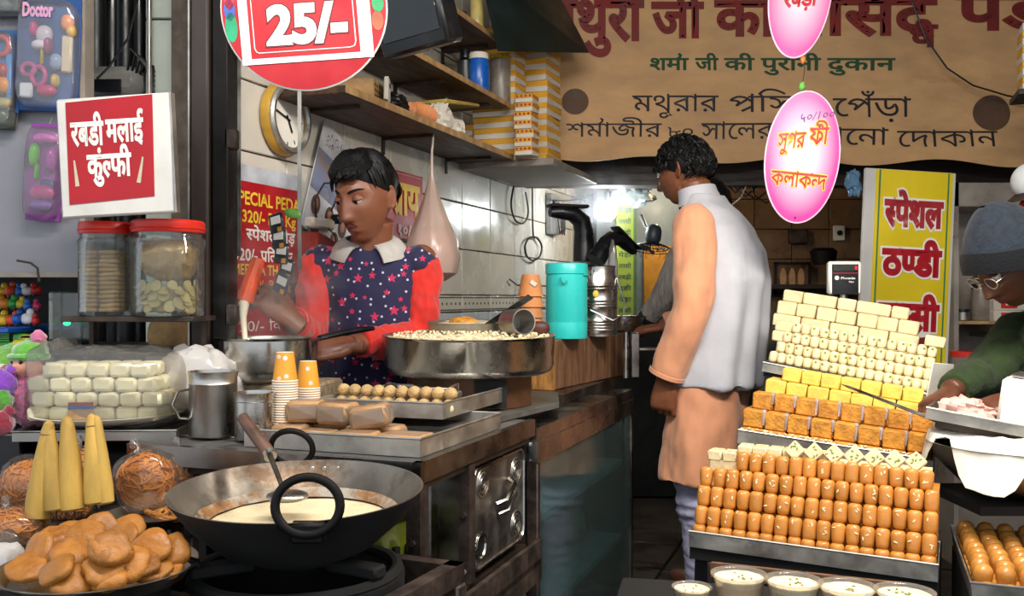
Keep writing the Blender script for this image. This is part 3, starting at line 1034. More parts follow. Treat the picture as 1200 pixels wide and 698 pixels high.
jk.loft([((0, 0, .80), .17, .125), ((0, 0, 1.1), .17, .125), ((0, 0, 1.29), .175, .115), ((0, 0, 1.355), .10, .085)])
limb(jk, [LS, LE, LE.lerp(LW, .9)], [.062, .052, .042]); limb(jk, [RS, RE, RE.lerp(RW, .9)], [.066, .056, .050])
part('jacket', finish(voxel(jk, .007, 3), [M_['jacket']], None, fold(20, .005, (1, 1, .6), 5)), None, hid)
tr = MB()
for s in (-1, 1): limb(tr, [(s * .085, 0, .82), (s * .09, -.01, .45), (s * .09, .02, .06)], [.10, .08, .065])
part('trousers', finish(voxel(tr, .009, 3), [M_['black']]), None, hid)
hb = MB(); hair_cap(hb, HH, .014, .06, -.06, -.01); part('hair', hb, M_['hair'], hid)
for a, b, r_ in ((LE, LW, .044), (RE, RW, .053)):
    cf = frame_along(a.lerp(b, .92), b - a, (0, 1, .2))
    mb = MB(); mb.rings([[cf @ Vector((x, q * math.cos(t), q * math.sin(t))) for t in [2 * math.pi * i / 24 for i in range(24)]] for x, q in ((-.025, r_), (-.022, r_ + .003), (.010, r_ + .003), (.012, r_ - .006))], cap=False)
    part('cuff', mb, M_['black'], hid)
# ================================================================ the setting
M_['stone'] = mat('wet_stone', '#33291d', 0.4, 0, 0.4, 5, 0.3, 20, wear='#2a211a', wear_amt=.5, obvar=.25)
M_['grime'] = mat('grimy_floor', '#231d17', 0.6, 0, 0.4, 5, 0.3, 20)
M_['tile'] = mat('glazed_tile', '#d2ccc0', 0.22, 0, 0.05, 5, 0.0, wear='#b9afa0', wear_amt=.62, obvar=.06)
M_['tile_low'] = mat('grey_blue_tile', '#c3c9cc', 0.2, 0, 0.05, 5, 0.0, obvar=.05)
M_['grout'] = mat('dark_grout', '#6a5e52', 0.8, 0, 0.3, 20)
M_['tile_brown'] = mat('old_brown_tile', '#7d6146', 0.35, 0, 0.2, 6, 0, wear='#6d5138', wear_amt=.55, obvar=.2)
M_['plaster_dark'] = mat('sooty_plaster', '#3b2e25', 0.8, 0, 0.35, 5, 0.2, 20)
M_['ceiling'] = mat('dark_ceiling', '#1b1613', 0.8, 0, 0.3, 5, 0.2, 20)
M_['grey_sheet'] = mat('grey_painted_sheet', '#8d8c92', 0.42, 0.1, 0.12, 3, 0.05, 20, wear='#757276', wear_amt=.62)
M_['brown_post'] = mat('brown_post_paint', '#2b201b', 0.45, 0, 0.3, 9, 0.2, 40, stretch=(1, 1, .3))
mb = MB(); mb.box(-4, -2.5, -.12, 4.5, 9, -.012); struct('floor', mb, M_['grime'])
fl = bpy.data.objects['floor']
slab = MB(); slab.rbox(.385, .385, .04, .006, T(0, 0, -.02))
slab_me = slab.mesh('stone_slab', M_['stone'])
for i in range(-1, 4):
    for j in range(-1, 6):
        link('stone_slab', slab_me, fl, T(.35, 2.6, -.001 + .002 * ((i * 3 + j) % 3)) @ RZ(-SHOP_A) @ T(i * .39, j * .39, 0))
# left wall with tiles
mb = MB(); mb.box(WALL_T - .14, -.14, 0, WALL_T - .012, 3.75, 3.0)
struct('wall_left', mb, M_['grout'], SHOP); wl = bpy.data.objects['wall_left']
TL, TH_ = .33, .196
t1 = MB(); t1.rbox(.012, TL - .005, TH_ - .005, .0025); t1 = t1.mesh('tile', M_['tile'])
t2 = MB(); t2.rbox(.012, TL - .005, TH_ - .005, .0025); t2 = t2.mesh('tile', M_['tile_low'])
bt = MB(); bt.rbox(.014, TL - .005, .068, .003)
for k in range(7): bt.cur = 1; bt.cyl(.006, 0, .001, 8, T(.0068, -.135 + .045 * k, 0) @ RY(90)); bt.cur = 0
for k in (-1, 1): bt.cur = 2; bt.box(.0066, -TL / 2 + .004, k * .026 - .003, .0078, TL / 2 - .004, k * .026 + .003); bt.cur = 0
bt = bt.mesh('border_tile', [M_['tile'], M_['rust'], M_['grout']])
random.seed(2)
for c in range(12):
    y = -.14 + TL * (c + .5)
    if y > 3.75: break
    for r in range(-5, 9):
        z = (1.152 + TH_ * (r + .5)) if r >= 0 else (1.08 + TH_ * (r + .5))
        if z > 2.9 or z < .1: continue
        link('tile', t1 if r >= 0 else t2, wl, T(WALL_T - .006 + random.uniform(-.0008, .0008), y, z))
    link('border_tile', bt, wl, T(WALL_T - .005, y, 1.116))
# inner room
mb = MB(); mb.box(-2.4, 6.30, 0, 3.6, 6.45, 3.0); struct('wall_back', mb, M_['plaster_dark']); wb_ = bpy.data.objects['wall_back']
bt = MB(); bt.rbox(.245, .014, .195, .003); bt = bt.mesh('tile', M_['tile_brown'])
for c in range(12):
    for r in range(0, 9):
        link('tile', bt, wb_, T(-.0 + .25 * c, 6.295, .30 + .20 * r))
mb = MB(); mb.box(3.0, .4, 0, 3.12, 6.4, 3.0); struct('wall_right', mb, M_['plaster_dark'])
mb = MB(); mb.box(-3.2, .7, 2.98, 3.2, 6.45, 3.1); struct('ceiling', mb, M_['ceiling'])
# lit pier at the far end of the counter and dark lintel behind the cloth banner
mb = MB(); mb.box(.50, 5.55, .95, 1.02, 5.75, 2.4); struct('wall_inner', mb, mat('blue_grey_plaster', '#747e84', .5, 0, .15, 6, .1, 30, wear='#565c60', wear_amt=.6))
mb = MB(); mb.box(.42, 5.40, 0, 1.10, 5.80, .95); struct('wall_shade_block', mb, M_['soot_and_shade'])  # black block added where the space below the wall is only dark
mb = MB(); mb.box(-.02, 4.66, 1.70, 2.55, 4.80, 1.93); struct('trim_lintel', mb, M_['dark_wood'])
mb = MB()
for k in range(5): mb.box(.0, 4.5 + .001 * k, 1.82 + .22 * k, 2.55, 4.53, 2.0 + .22 * k)
struct('trim_banner_board', mb, M_['dark_wood'])
# tiled pier and dark recess at the left
pier = T(*P(197, 349, 2.62))
mb = MB(); mb.box(-.062, 0, -1.14, .20, .25, 1.86); struct('wall_pier', mb, M_['grout'], pier); wp = bpy.data.objects['wall_pier']
pt = MB(); pt.rbox(.25, .012, .385, .003); pt = pt.mesh('tile', mat('pale_green_tile', '#c9d0c4', .25, 0, .06, 6, 0, wear='#a9aa9c', wear_amt=.62))
for k in range(7): link('tile', pt, wp, T(.066, -.005, -.98 + .39 * k))
mb = MB(); mb.box(P(95, 0, 2.78).x, 2.86, 0, P(190, 0, 2.78).x, 2.92, 3.0); struct('wall_recess', mb, M_['soot_and_shade'])
mb = MB(); mb.box(-2.6, 2.92, 0, -1.2, 3.0, 3.0); struct('wall_far_left', mb, M_['plaster_dark'])
# main post of the shop front
px0, px1 = P(222, 0, 2.22).x, P(265, 0, 2.22).x
post = thing('post', 'dark brown iron post standing beside the red price board', 'post', T(px0, 2.22, 0))
wpx = px1 - px0
mb = MB(); mb.rbox(wpx * .52, .10, 2.98, .006, T(wpx * .26, .05, 1.49)); part('shaft', mb, M_['brown_post'], post)
mb = MB(); mb.rbox(wpx * .46, .08, 2.98, .004, T(wpx * .77, .055, 1.49)); part('flange', mb, M_['black_iron'], post)
mb = MB(); mb.box(-.004, .0, 0, .0, .006, 2.98); part('edge_strip', mb, M_['alum'], post)
for s_, nm in ((0, 'bracket'), (1, 'bracket')):
    mb = MB(); mb.rbox(.03, .03, .05, .004, T(wpx + .004, .03, 1.52 - .42 * s_)); part(nm, mb, M_['rust'], post)
# threaded hanger rods and pale batten by the price board
for (px, py0, py1, Y, lb) in ((280, 62, 300, 2.40, 'thin perforated steel strip hanging before the red price board'), (351, 120, 315, 2.44, 'thin perforated steel strip hanging beside the photo calendar')):
    a, b = P(px, py0, Y), P(px, py1, Y)
    h = a.z - b.z
    st = thing('hanger_strip', lb, 'strip', T(*b))
    mb = MB(); mb.box(-.005, -.001, 0, .005, .001, h + (1.0 if py0 > 60 else 0)); part('strip', mb, M_['steel_dull'], st)
    mb = MB()
    k = 0
    while k * .022 < h:
        mb.cyl(.0022, -.0016, -.0011, 6, T(0, 0, .01 + k * .022) @ RX(90)); k += 1
    part('slots', mb, M_['black'], st, kind='stuff')
mb = MB(); p = P(268, 430, 2.46)
mb.rbox(.022, .012, .62, .003, T(p.x, p.y, 1.30)); solid('batten', mb, M_['white_paint'], 'chipped white painted batten running down beside the red price board', 'batten')
# cloth banner
M_['banner'] = mat('tan_banner_cloth', '#cda171', 0.75, 0, 0.16, 3, 0.15, 60, wear='#ab824f', wear_amt=.6, stretch=(1, 1, 2.2))
BY = 4.4
def bz(py): return CAM_H + (349 - py) / FPX * BY
def bx(px): return (px - 600) / FPX * BY
ban = thing('banner', 'tan cloth banner with red, green and black hand-painted lettering above the shop', 'banner', T(0, BY, 0))
def bfold(x, z):
    t = max(0, (bz(60) - z))
    return -.012 * math.sin(2.2 * x + 9 * z) * min(1, t * 3) - .010 * math.sin(6 * x - 14 * z + 1) * min(1, t * 2)
rs = []
x0, x1, z1 = bx(640), bx(1290), bz(-60)
for j in range(41):
    r = []
    for i in range(71):
        x = x0 + (x1 - x0) * i / 70
        zb = bz(184 + 10 * i / 70 + 4 * math.sin(i * .35))
        z = z1 + (zb - z1) * j / 40
        r.append(Vector((x, bfold(x, z), z)))
    rs.append(r)
mb = MB(); mb.rings(rs + [[p + Vector((0, .006, 0)) for p in r] for r in reversed(rs)] + [rs[0]], cap=False, closed=False)
part('cloth', mb, M_['banner'], ban)
M_['banner_red'] = mat('faded_red_paint', '#7c2420', 0.7, 0, 0.2, 10)
M_['banner_green'] = mat('faded_green_paint', '#1f4a2a', 0.7, 0, 0.2, 10)
M_['banner_black'] = mat('faded_black_paint', '#221f26', 0.7, 0, 0.2, 10)
def on_cloth(o):
    for v in o.data.vertices: v.co.y += bfold(v.co.x, v.co.z)
def ban_text(s, pxa, pxb, py_base, hpx, m, bold, **kw):
    a, b = bx(pxa), bx(pxb)
    o = lettering(ban, s, a, bz(py_base), m, width=b - a, height=hpx / FPX * BY / .74, y=-.003, bold=bold, **kw)
    for c in ban.children:
        if c.name.startswith('lettering'): 
            if not c.get('_d'): on_cloth(c); c['_d'] = 1
ban_text('मथुरा', 640, 752, 46, 52, M_['banner_red'], .035, shear=0)
ban_text('जी', 765, 822, 43, 46, M_['banner_red'], .035)
ban_text('का', 839, 908, 41, 46, M_['banner_red'], .035)
ban_text('प्रसिद§ध'.replace('प्र', 'प⟋').replace('सि', 'िस'), 918, 1094, 40, 48, M_['banner_red'], .035)
ban_text('पेड़े', 1122, 1230, 34, 48, M_['banner_red'], .035)
ban_text('शमʳा', 761, 806, 82, 16, M_['banner_green'], .022)
ban_text('जी', 815, 841, 82, 16, M_['banner_green'], .022)
ban_text('की', 849, 883, 82, 16, M_['banner_green'], .022)
ban_text('पुरानी', 892, 961, 82, 16, M_['banner_green'], .022)
ban_text('दुकान', 970, 1048, 82, 16, M_['banner_green'], .022)
ban_text('মথুরার', 741, 841, 131, 22, M_['banner_black'], .0)
ban_text('প⟋িসদ§ধ', 853, 962, 131, 22, M_['banner_black'], .0)
ban_text('েপঁড়া', 976, 1067, 137, 26, M_['banner_black'], .0)
ban_text('শমʳাজীর', 664, 775, 160, 18, M_['banner_black'], .0)
ban_text('৮০', 782, 814, 160, 13, M_['banner_black'], .0)
ban_text('সােলর', 822, 905, 163, 22, M_['banner_black'], .0)
ban_text('পুরাোন'.replace('াোন', 'ােনা'), 922, 1040, 170, 22, M_['banner_black'], .0)
ban_text('েদাকান', 1051, 1168, 172, 22, M_['banner_black'], .0)
for c in ban.children:
    if '_d' in c: del c['_d']
for (px, py, r_) in ((674, 119, 15), (1163, 132, 21)):
    mb = MB()
    c_ = (bx(px), 0, bz(py)); rr = r_ / FPX * BY
    mb.add([(c_[0] + rr * math.cos(t) * 1.05, bfold(c_[0], c_[2]) - .0045 + bfold(c_[0] + rr * math.cos(t), c_[2] + rr * math.sin(t)) - bfold(c_[0], c_[2]), c_[2] + rr * math.sin(t)) for t in [2 * math.pi * k / 24 for k in range(24)]], [tuple(range(24))])
    part('painted_disc', mb, bpy.data.materials.get('brown_disc_paint') or mat('brown_disc_paint', '#5d4230', .7, 0, .25, 12), ban)
# cord strung over the banner
mb = MB(); mb.tube([P(1068, 0, 4.3), P(1085, 45, 4.3), P(1110, 80, 4.3), P(1140, 100, 4.3), P(1180, 112, 4.3), P(1215, 118, 4.3)], .004, 6)
solid('cord', mb, M_['cord'], 'black cord sagging across the right part of the tan banner', 'cord')
# dark green awning flap
mb = MB()
a, b, c_, d = P(560, -40, 3.55), P(636, -40, 4.2), P(690, 62, 4.15), P(583, 60, 3.55)
for q in ((a, b, c_, d),):
    up = Vector((0, .03, .02))
    mb.add(list(q) + [p + up for p in q], [(0, 1, 2, 3), (7, 6, 5, 4), (0, 4, 5, 1), (1, 5, 6, 2), (2, 6, 7, 3), (3, 7, 4, 0)])
solid('awning_flap', mb, mat('dark_green_tarp', '#10201f', .5, 0, .3, 5), 'dark green tarpaulin flap hanging above the stacked sweet boxes', 'tarpaulin', smooth=False)

# ================================================================ shelves on the left wall
def shelf(label, pa, pb, off, thick, name='shelf', deep=None):
    """board whose lower front edge runs through two photo points; off = distance from the wall"""
    K = -1.67 + off / math.cos(R(SHOP_A))
    ya, yb = K / ((pa[0] - 1000) / FPX), K / ((pb[0] - 1000) / FPX)
    A, B = P(pa[0], pa[1], ya), P(pb[0], pb[1], yb)
    z = (A.z + B.z) / 2
    inv = SHOP.inverted()
    sa, sb = (inv @ A).y, (inv @ B).y
    th = thing(name, label, 'shelf', shop(WALL_T, sa, z))
    mb = MB(); mb.rbox(off, sb - sa, thick, .003, T(off / 2, (sb - sa) / 2, thick / 2)); part('board', mb, M_['shelf_wood'], th)
    mb = MB(); mb.box(off, 0, .0, off + .004, sb - sa, thick); part('front_edge', mb, M_['ply_edge'], th)
    for k in (0.12, .5, .9):
        mb = MB(); y = (sb - sa) * k
        mb.box(.004, y - .008, -.06, .010, y + .008, 0); mb.box(.004, y - .008, -.010, off * .8, y + .008, 0)
        part('bracket', mb, M_['rust'], th)
    return th, z, sa, sb
sh3, z3, s3a, s3b = shelf('lowest brown wall shelf holding cups, below the shelf with blue jar', (405, 107), (602, 189), .25, .022)
sh2, z2, s2a, s2b = shelf('middle brown wall shelf carrying the blue jar and grey jar', (452, 44), (597, 128), .25, .020)
sh1, z1_, s1a, s1b = shelf('top brown wall shelf carrying a pale yellow bottle', (505, 0), (592, 52), .25, .020)
# ledge under the boxes
mb = MB(); mb.rbox(.415, .70, .03, .004, T(.2125, .35, -.015))
led = solid('ledge', mb, mat('grey_ledge', '#8b8178', .6, 0, .25, 8, .1, 40), 'grey ledge board on the tiled wall under the stacked sweet boxes', 'ledge', shop(WALL_T, s3b + .004, z3 + .005))
def on_shelf(th_s, t_off, s, z, rot=0): return shop(WALL_T + t_off, s, z, rot)
def s_at(px, off):
    """position along the wall for something standing `off` out of the wall at photo column px"""
    K = -1.67 + off / math.cos(R(SHOP_A)); Y = K / ((px - 1000) / FPX)
    return (SHOP.inverted() @ P(px, 349, Y)).y
# ================================================================ things on the shelves
M_['box_yellow'] = mat('yellow_card', '#dca02c', .6, 0, .12, 8, .05, obvar=.1)
M_['box_white'] = mat('white_card', '#cfc6b8', .6, 0, .08, 8)
M_['box_red'] = mat('red_card', '#a83020', .6, 0, .15, 30)
def sweet_box(w, d, h, red=False):
    b = thing('sweet_box', 'x', 'box', I4)
    mb = MB(); mb.rbox(w * .985, d * .985, h * .52, .002, T(0, 0, h * .26)); part('tray', mb, M_['box_white'], b)
    mb = MB(); mb.rbox(w, d, h * .52, .002, T(0, 0, h * .74))
    if red:
        mb.cur = 1
        for k in range(4): mb.cyl(h * .16, 0, .0008, 6, T(w / 2 + .0002, d * (-.36 + .24 * k), h * .74) @ RY(90)); mb.cyl(h * .16, 0, .0008, 6, T(w * (-.36 + .24 * k), -d / 2 - .0002, h * .74) @ RX(90))
        part('lid', mb, [M_['box_yellow'], M_['box_red']], b)
    else: part('lid', mb, M_['box_yellow'], b)
    return b
random.seed(11)
def stack(px, off, w, d, h, n, where, grp, z0=None, red=False):
    s = s_at(px, off)
    first = sweet_box(w, d, h, red)
    o0 = 'topmost' , 'lowest'
    ords = ['lowest', 'second', 'third', 'fourth', 'fifth', 'sixth', 'seventh', 'eighth', 'ninth', 'tenth', 'eleventh', 'twelfth', 'thirteenth']
    for k in range(n):
        M = shop(WALL_T + off - w / 2, s + d / 2, (z0 if z0 is not None else z3 + .006) + k * (h + .0006), random.uniform(-2.0, 2.0)) @ T(random.uniform(-.004, .004), random.uniform(-.004, .004), 0)
        lb = '%s %s sweet box from below %s' % (ords[k] if k < n - 1 else 'topmost', 'red-dotted' if red else 'yellow and white', where)
        o = first if k == 0 else copy_tree(first)
        o.matrix_world = M; o['label'] = lb; o['group'] = grp
BS = s_at(642, .30)
stack(641, .33, .20, .20, .0475, 10, 'in the tall stack beside the banner', 'tall stack of sweet boxes beside the banner', z3 + .035)
mb_ = sweet_box(.24, .22, .035); mb_.matrix_world = shop(WALL_T + .24, s_at(648, .36) + .02, z3 + .005); mb_['label'] = 'wide flat yellow and white sweet box lying under the tall stack'
stack(623, .36, .075, .09, .0345, 7, 'in the short stack between the taller ones', 'short red-dotted stack of sweet boxes', z3 + .006, True)
stack(604, .26, .19, .13, .046, 12, 'in the stack behind the grey jar', 'stack of sweet boxes behind the grey jar', z3 + .0)
stack(576, .15, .12, .14, .046, 3, 'in the low stack on the bottom shelf', 'low stack of sweet boxes on the bottom shelf', z3 + .022)

def jar_lathe(name, label, cat, M, r, h, mbody, mlid, lidh=.22, neck=.86, group=None):
    t = thing(name, label, cat, M, group)
    mb = MB(); mb.lathe([(0, 0), (r * .92, 0), (r, h * .04), (r, h * .72), (r * neck, h * (1 - lidh)), (r * neck, h * (1 - lidh) + .001), (0, h * (1 - lidh) + .001)], 24); part('bottle_body', mb, mbody, t)
    mb = MB(); mb.lathe([(0, h * (1 - lidh)), (r * neck * 1.06, h * (1 - lidh)), (r * neck * 1.06, h * .98), (r * neck * .98, h), (0, h)], 24); part('lid', mb, mlid, t)
    return t
M_['blue_plastic'] = mat('blue_plastic', '#1558b0', .3, 0, .1, 8)
M_['yellow_plastic'] = mat('yellow_plastic', '#d9b426', .4, 0, .1, 8)
M_['grey_glass'] = mat('grey_frosted_jar', '#857a70', .3, 0, .2, 10, wear='#a59a8e', wear_amt=.6)
jar_lathe('jar', 'blue plastic jar with white lid on the middle shelf', 'jar', on_shelf(0, .20, s_at(561, .2), z2 + .02), .042, .155, M_['blue_plastic'], M_['box_white'], .16)
jar_lathe('jar', 'grey frosted jar with a bright yellow lid on the middle shelf', 'jar', on_shelf(0, .20, s_at(586, .2), z2 + .02), .043, .205, M_['grey_glass'], M_['yellow_plastic'], .09, .95)
jar_lathe('bottle', 'dark brown bottle standing left of the blue jar', 'bottle', on_shelf(0, .15, s_at(545, .15), z2 + .02), .032, .17, M_['black_plastic'], M_['black_plastic'], .2, .6)
jar_lathe('bottle', 'pale yellow bottle on the top shelf', 'bottle', on_shelf(0, .2, s_at(559, .2), z1_ + .02), .026, .17, mat('pale_yellow_plastic', '#c9b56a', .4), M_['yellow_plastic'], .2, .6)
jar_lathe('jar', 'small dusty brown jar on the top shelf beside the television', 'jar', on_shelf(0, .16, s_at(538, .16), z1_ + .02), .03, .06, M_['wood'], M_['shelf_wood'], .2, .95)
# nested paper cups lying on the lowest shelf
M_['cup_paper'] = mat('cup_paper', '#e9e2d6', .6, 0, .05, 10)
M_['cup_stripe'] = mat('orange_striped_paper', '#d98b5a', .6, 0, .2, 60, stretch=(1, 1, 8))
for k in range(6):
    mb = MB(); mb.lathe([(0, .0), (.022, 0), (.030, .062), (.032, .064), (.030, .065), (.021, .004), (0, .004)], 20)
    solid('paper_cup', mb, M_['cup_stripe'], '%s orange striped paper cup from the left lying on the lowest shelf' % ORD[k], 'cup', shop(WALL_T + .20, s_at(481, .2) + .018 * k, z3 + .055, 4) @ RX(-86), 'striped cups lying on the lowest shelf')
mb = MB(); mb.lathe([(0, 0), (.034, 0), (.036, .05), (.034, .05), (.032, .012), (0, .012)], 22); mb.cur = 1; mb.cyl(.018, .0125, .014, 14)
solid('round_tin', mb, [M_['box_white'], M_['blue_plastic']], 'small open white tin with blue centre lying on the lowest shelf', 'tin', shop(WALL_T + .2, s_at(545, .22), z3 + .058, 0) @ RZ(-35) @ RX(88))
def lump(name, label, cat, M, rx, ry, rz, m, amp=.25, sc=7, seed=0, group=None):
    mb = MB(); mb.sup(rx, ry, rz, .8, .9, 28, 18)
    for v in mb.v:
        n = noise.noise(Vector((v.x, v.y, v.z)) * sc / max(rx, ry, rz) * .3 + Vector((seed, 0, 0))) + .5 * noise.noise(Vector((v.x, v.y, v.z)) * sc / max(rx, ry, rz) + Vector((seed, 3, 0)))
        v *= 1 + amp * n
    return solid(name, mb, m, label, cat, M, group, angle=30)
lump('plastic_bag', 'crumpled white plastic bag on the lowest shelf beside the nested cups', 'bag', shop(WALL_T + .17, s_at(516, .18), z3 + .075), .05, .06, .055, M_['box_white'], .45, 8, 1)
lump('plastic_bag', 'small flattened white bag beside the open tin on the lowest shelf', 'bag', shop(WALL_T + .2, s_at(531, .2), z3 + .045), .035, .04, .024, M_['box_white'], .4, 8, 5)
lump('rag', 'dark crumpled rag on the lowest shelf left of nested cups', 'rag', shop(WALL_T + .19, s_at(458, .19), z3 + .05), .05, .07, .03, M_['black_plastic'], .4, 8, 9)
mb = MB(); mb.rbox(.12, .14, .07, .006, T(0, 0, .035)); mb.cur = 1
for k in range(6):
    for j in range(3): mb.cyl(.005, 0, .001, 6, T(.0602, -.05 + .02 * k, .02 + .016 * j) @ RY(90))
solid('cardboard_box', mb, [M_['ply_edge'], M_['black']], 'brown perforated cardboard box on the lowest shelf behind the round sign', 'box', shop(WALL_T + .15, s_at(440, .2), z3 + .022, 12))
mb = MB(); mb.rbox(.015, .05, .075, .003, T(0, 0, .035)); mb.cur = 1; mb.cyl(.008, 0, .002, 10, T(.008, 0, .05) @ RY(90))
solid('socket_plug_board', mb, [M_['box_white'], M_['black']], 'small white socket board with wires at the lowest shelf front', 'socket', shop(WALL_T + .235, s_at(455, .24), z3 + .03, 20) @ RX(-12))
mb = MB(); mb.rbox(.14, .32, .014, .004, RX(8)); solid('folded_card', mb, mat('yellow_sheet', '#b59a4a', .6), 'folded dull yellow sheet lying on the lowest shelf', 'sheet', shop(WALL_T + .15, s_at(495, .1) + .1, z3 + .15))
# television on the bracket
tv = thing('television', 'black boxy television hung from the ceiling above the shelves', 'television', at(P(486, 14, 2.45), -22) @ RX(16) @ RY(-8))
mb = MB(); mb.rbox(.20, .10, .20, .010); part('casing', mb, M_['black_plastic'], tv)
mb = MB(); mb.rbox(.17, .004, .15, .002, T(0, -.051, .012)); part('screen', mb, mat('dark_screen', '#1d2226', .12), tv)
mb = MB(); mb.rbox(.03, .03, 1.0, .003, T(0, .03, .58)); part('ceiling_bracket', mb, M_['black_iron'], tv)

# wall clock
ck = thing('wall_clock', 'round wall clock with yellow rim under the round red sign', 'clock', wall_at(330, 140, .006))
mb = MB(); mb.lathe([(.0, 0), (.106, 0), (.108, .012), (.098, .030), (.090, .030), (.088, .018), (0, .018)], 44, RX(90)); part('rim', mb, mat('yellow_gold_plastic', '#c79a3a', .35, .1), ck)
mb = MB(); mb.lathe([(.0, .019), (.087, .019), (.0871, .0195), (0, .0195)], 44, RX(90)); part('dial', mb, M_['cup_paper'], ck)
mb = MB(); mb.tube([(.092 * math.cos(t), -.031, .092 * math.sin(t)) for t in [2 * math.pi * k / 40 for k in range(40)]], .010, 7, closed=True); part('bezel', mb, M_['alum'], ck)
mb = MB()
for k in range(12): mb.box(-.002, -.0205, .066, .002, -.020, .078, RY(30 * k))
part('hour_marks', mb, M_['black_ink'], ck)
for a, L, w in ((-75, .062, .005), (150, .042, .006)):
    mb = MB(); mb.box(-w / 2, -.0235, -.012, w / 2, -.022, L, RY(a)); part('hand', mb, M_['black'], ck)
# price board in red
def board_m(px, py, off=.012): return wall_at(px, py, off)
pb = thing('price_board', 'red price board with yellow and white lettering beside the iron post', 'sign', board_m(267, 400, .022))
wlen = (P(350, 300, -1.67 / ((350 - 1000) / FPX)) - P(267, 300, -1.67 / ((267 - 1000) / FPX))).length
K0 = -1.66
Yb = K0 / ((267 - 1000) / FPX)
bh = (400 - 190) / FPX * Yb
mb = MB(); mb.rbox(wlen, .012, bh, .002, T(wlen / 2, .004, bh / 2)); part('board', mb, M_['red_paint'], pb)
mb = MB(); mb.box(0, -.0028, bh - .045, wlen, -.0021, bh); part('top_band', mb, mat('grey_band', '#b9bcc4', .5), pb)
mb = MB()
mb.box(-.012, -.004, -.01, .004, .012, bh + .004); part('edge_trim', mb, M_['white_paint'], pb)
def pbt(s, fx, fz, w, h, m, bold=.025): lettering(pb, s, wlen * fx, bh * fz, m, width=wlen * w, height=bh * h, bold=bold, y=-.0035)
pbt('SPECIAL PEDA', .05, .775, .93, .105, M_['yellow_ink'])
pbt('320/- Per Kg', .16, .675, .76, .095, M_['yellow_ink'])
pbt('स½पेशल पेड़ा', .22, .575, .74, .095, M_['white_ink'])
pbt('320/- प⟋ित िकलो', .05, .455, .92, .095, M_['white_ink'])
pbt('MEETHA THANDA', .05, .375, .93, .085, M_['yellow_ink'])
pbt('20/- Per Kg', .30, .290, .55, .08, M_['yellow_ink'], .0)
pbt('मीठे पेड़ा', .40, .175, .55, .09, M_['white_ink'], .0)
pbt('20/- िकलो', .12, .05, .83, .085, M_['white_ink'], .0)
# photo calendar poster
cp = thing('poster', 'photo calendar poster with small portraits hanging tilted beside the boy', 'poster', wall_at(352, 262, .02) @ RY(22) )
pw, phh = .34, .36
mb = MB(); mb.rbox(pw, .004, phh, .001, T(pw / 2, 0, phh / 2)); part('sheet', mb, mat('poster_paper', '#c9c9cf', .5), cp)
mb = MB(); mb.box(0, -.0026, phh * .36, pw, -.0022, phh * .74); part('landscape_print', mb, mat('printed_hills', '#8d7a70', .5, 0, .3, 16, col2='#5e7fb0'), cp)
lettering(cp, 'ANCHAL', .03, phh * .88, M_['black_ink'], width=.13, height=.035, bold=.01)
lettering(cp, 'SERVICE', .03, phh * .80, M_['black_ink'], width=.13, height=.035, bold=.01)
for k in range(5):
    cx, cz = (.05 + .085 * k, phh * .25) if k < 3 else (.07 + .12 * (k - 3), phh * .08)
    mb = MB(); mb.add([(cx + .026 * math.cos(t), -.0030, cz + .033 * math.sin(t)) for t in [2 * math.pi * q / 16 for q in range(16)]], [tuple(range(16))]); pr = part('portrait_print', mb, mat('portrait_brown', '#4a2c26', .5), cp)
    mb = MB(); mb.add([(cx + .013 * math.cos(t), -.0034, cz + .004 + .017 * math.sin(t)) for t in [2 * math.pi * q / 16 for q in range(16)]], [tuple(range(16))]); part('face_print', mb, mat('portrait_skin', '#9a6a52', .5), pr)
# white router box under the poster, dangling wire
rt = thing('router', 'small white network box with black plug below the photo calendar', 'router', wall_at(374, 262, .03))
mb = MB(); mb.rbox(.13, .04, .035, .008); part('case', mb, M_['box_white'], rt)
mb = MB(); mb.rbox(.022, .03, .03, .004, T(.085, -.01, .02)); part('plug', mb, M_['black'], rt)
mb = MB(); mb.tube([(-.05, -.02, .015), (-.07, -.03, .07), (-.02, -.03, .12), (.05, -.03, .13), (.07, -.03, .10), (.02, -.03, .04)], .003, 6); part('lead', mb, M_['rust'], rt)
mb = MB(); mb.tube([(.02, -.02, -.015), (.06, -.02, -.03), (.07, -.02, -.08), (.05, -.02, -.11)], .0022, 6); part('lead', mb, M_['cord'], rt)
mb = MB(); mb.rbox(.30, .10, .16, .006, RY(14)); solid('red_box', mb, mat('dark_red_paint', '#7a1d14', .45, 0, .2, 6), 'dark red metal box on the wall behind the boy', 'box', wall_at(383, 318, .055))
# strip of hanging sachets
for k, (px, py) in enumerate(((324, 262), (327, 280), (330, 297), (336, 315), (330, 332))):
    s_ = thing('sachet', '%s black and white sachet from the top of the hanging strip' % ORD[k], 'sachet', at(P(px, py, 2.36), -30) @ RY(8 * k - 10), 'sachets hanging before the price board')
    mb = MB(); mb.rbox(.046, .010, .052, .004); part('pouch', mb, mat('sachet_black', '#1b1c28', .25) if k == 0 else bpy.data.materials['sachet_black'], s_)
    mb = MB(); mb.cur = 0; mb.rbox(.032, .001, .020, .0004, T(.003, -.0056, .008)); part('label_print', mb, M_['white_ink'], s_)
    mb = MB(); mb.rbox(.014, .001, .012, .0004, T(.013, -.0057, -.017)); part('seal', mb, M_['orange_ink'], s_)
mb = MB(); mb.sup(.022, .004, .012, 1, 1, 14, 6, M=RY(15)); solid('leaf_tag', mb, mat('green_foil', '#5c9a3a', .4), 'small green foil tag on top of the hanging sachets', 'tag', at(P(343, 250, 2.35)))
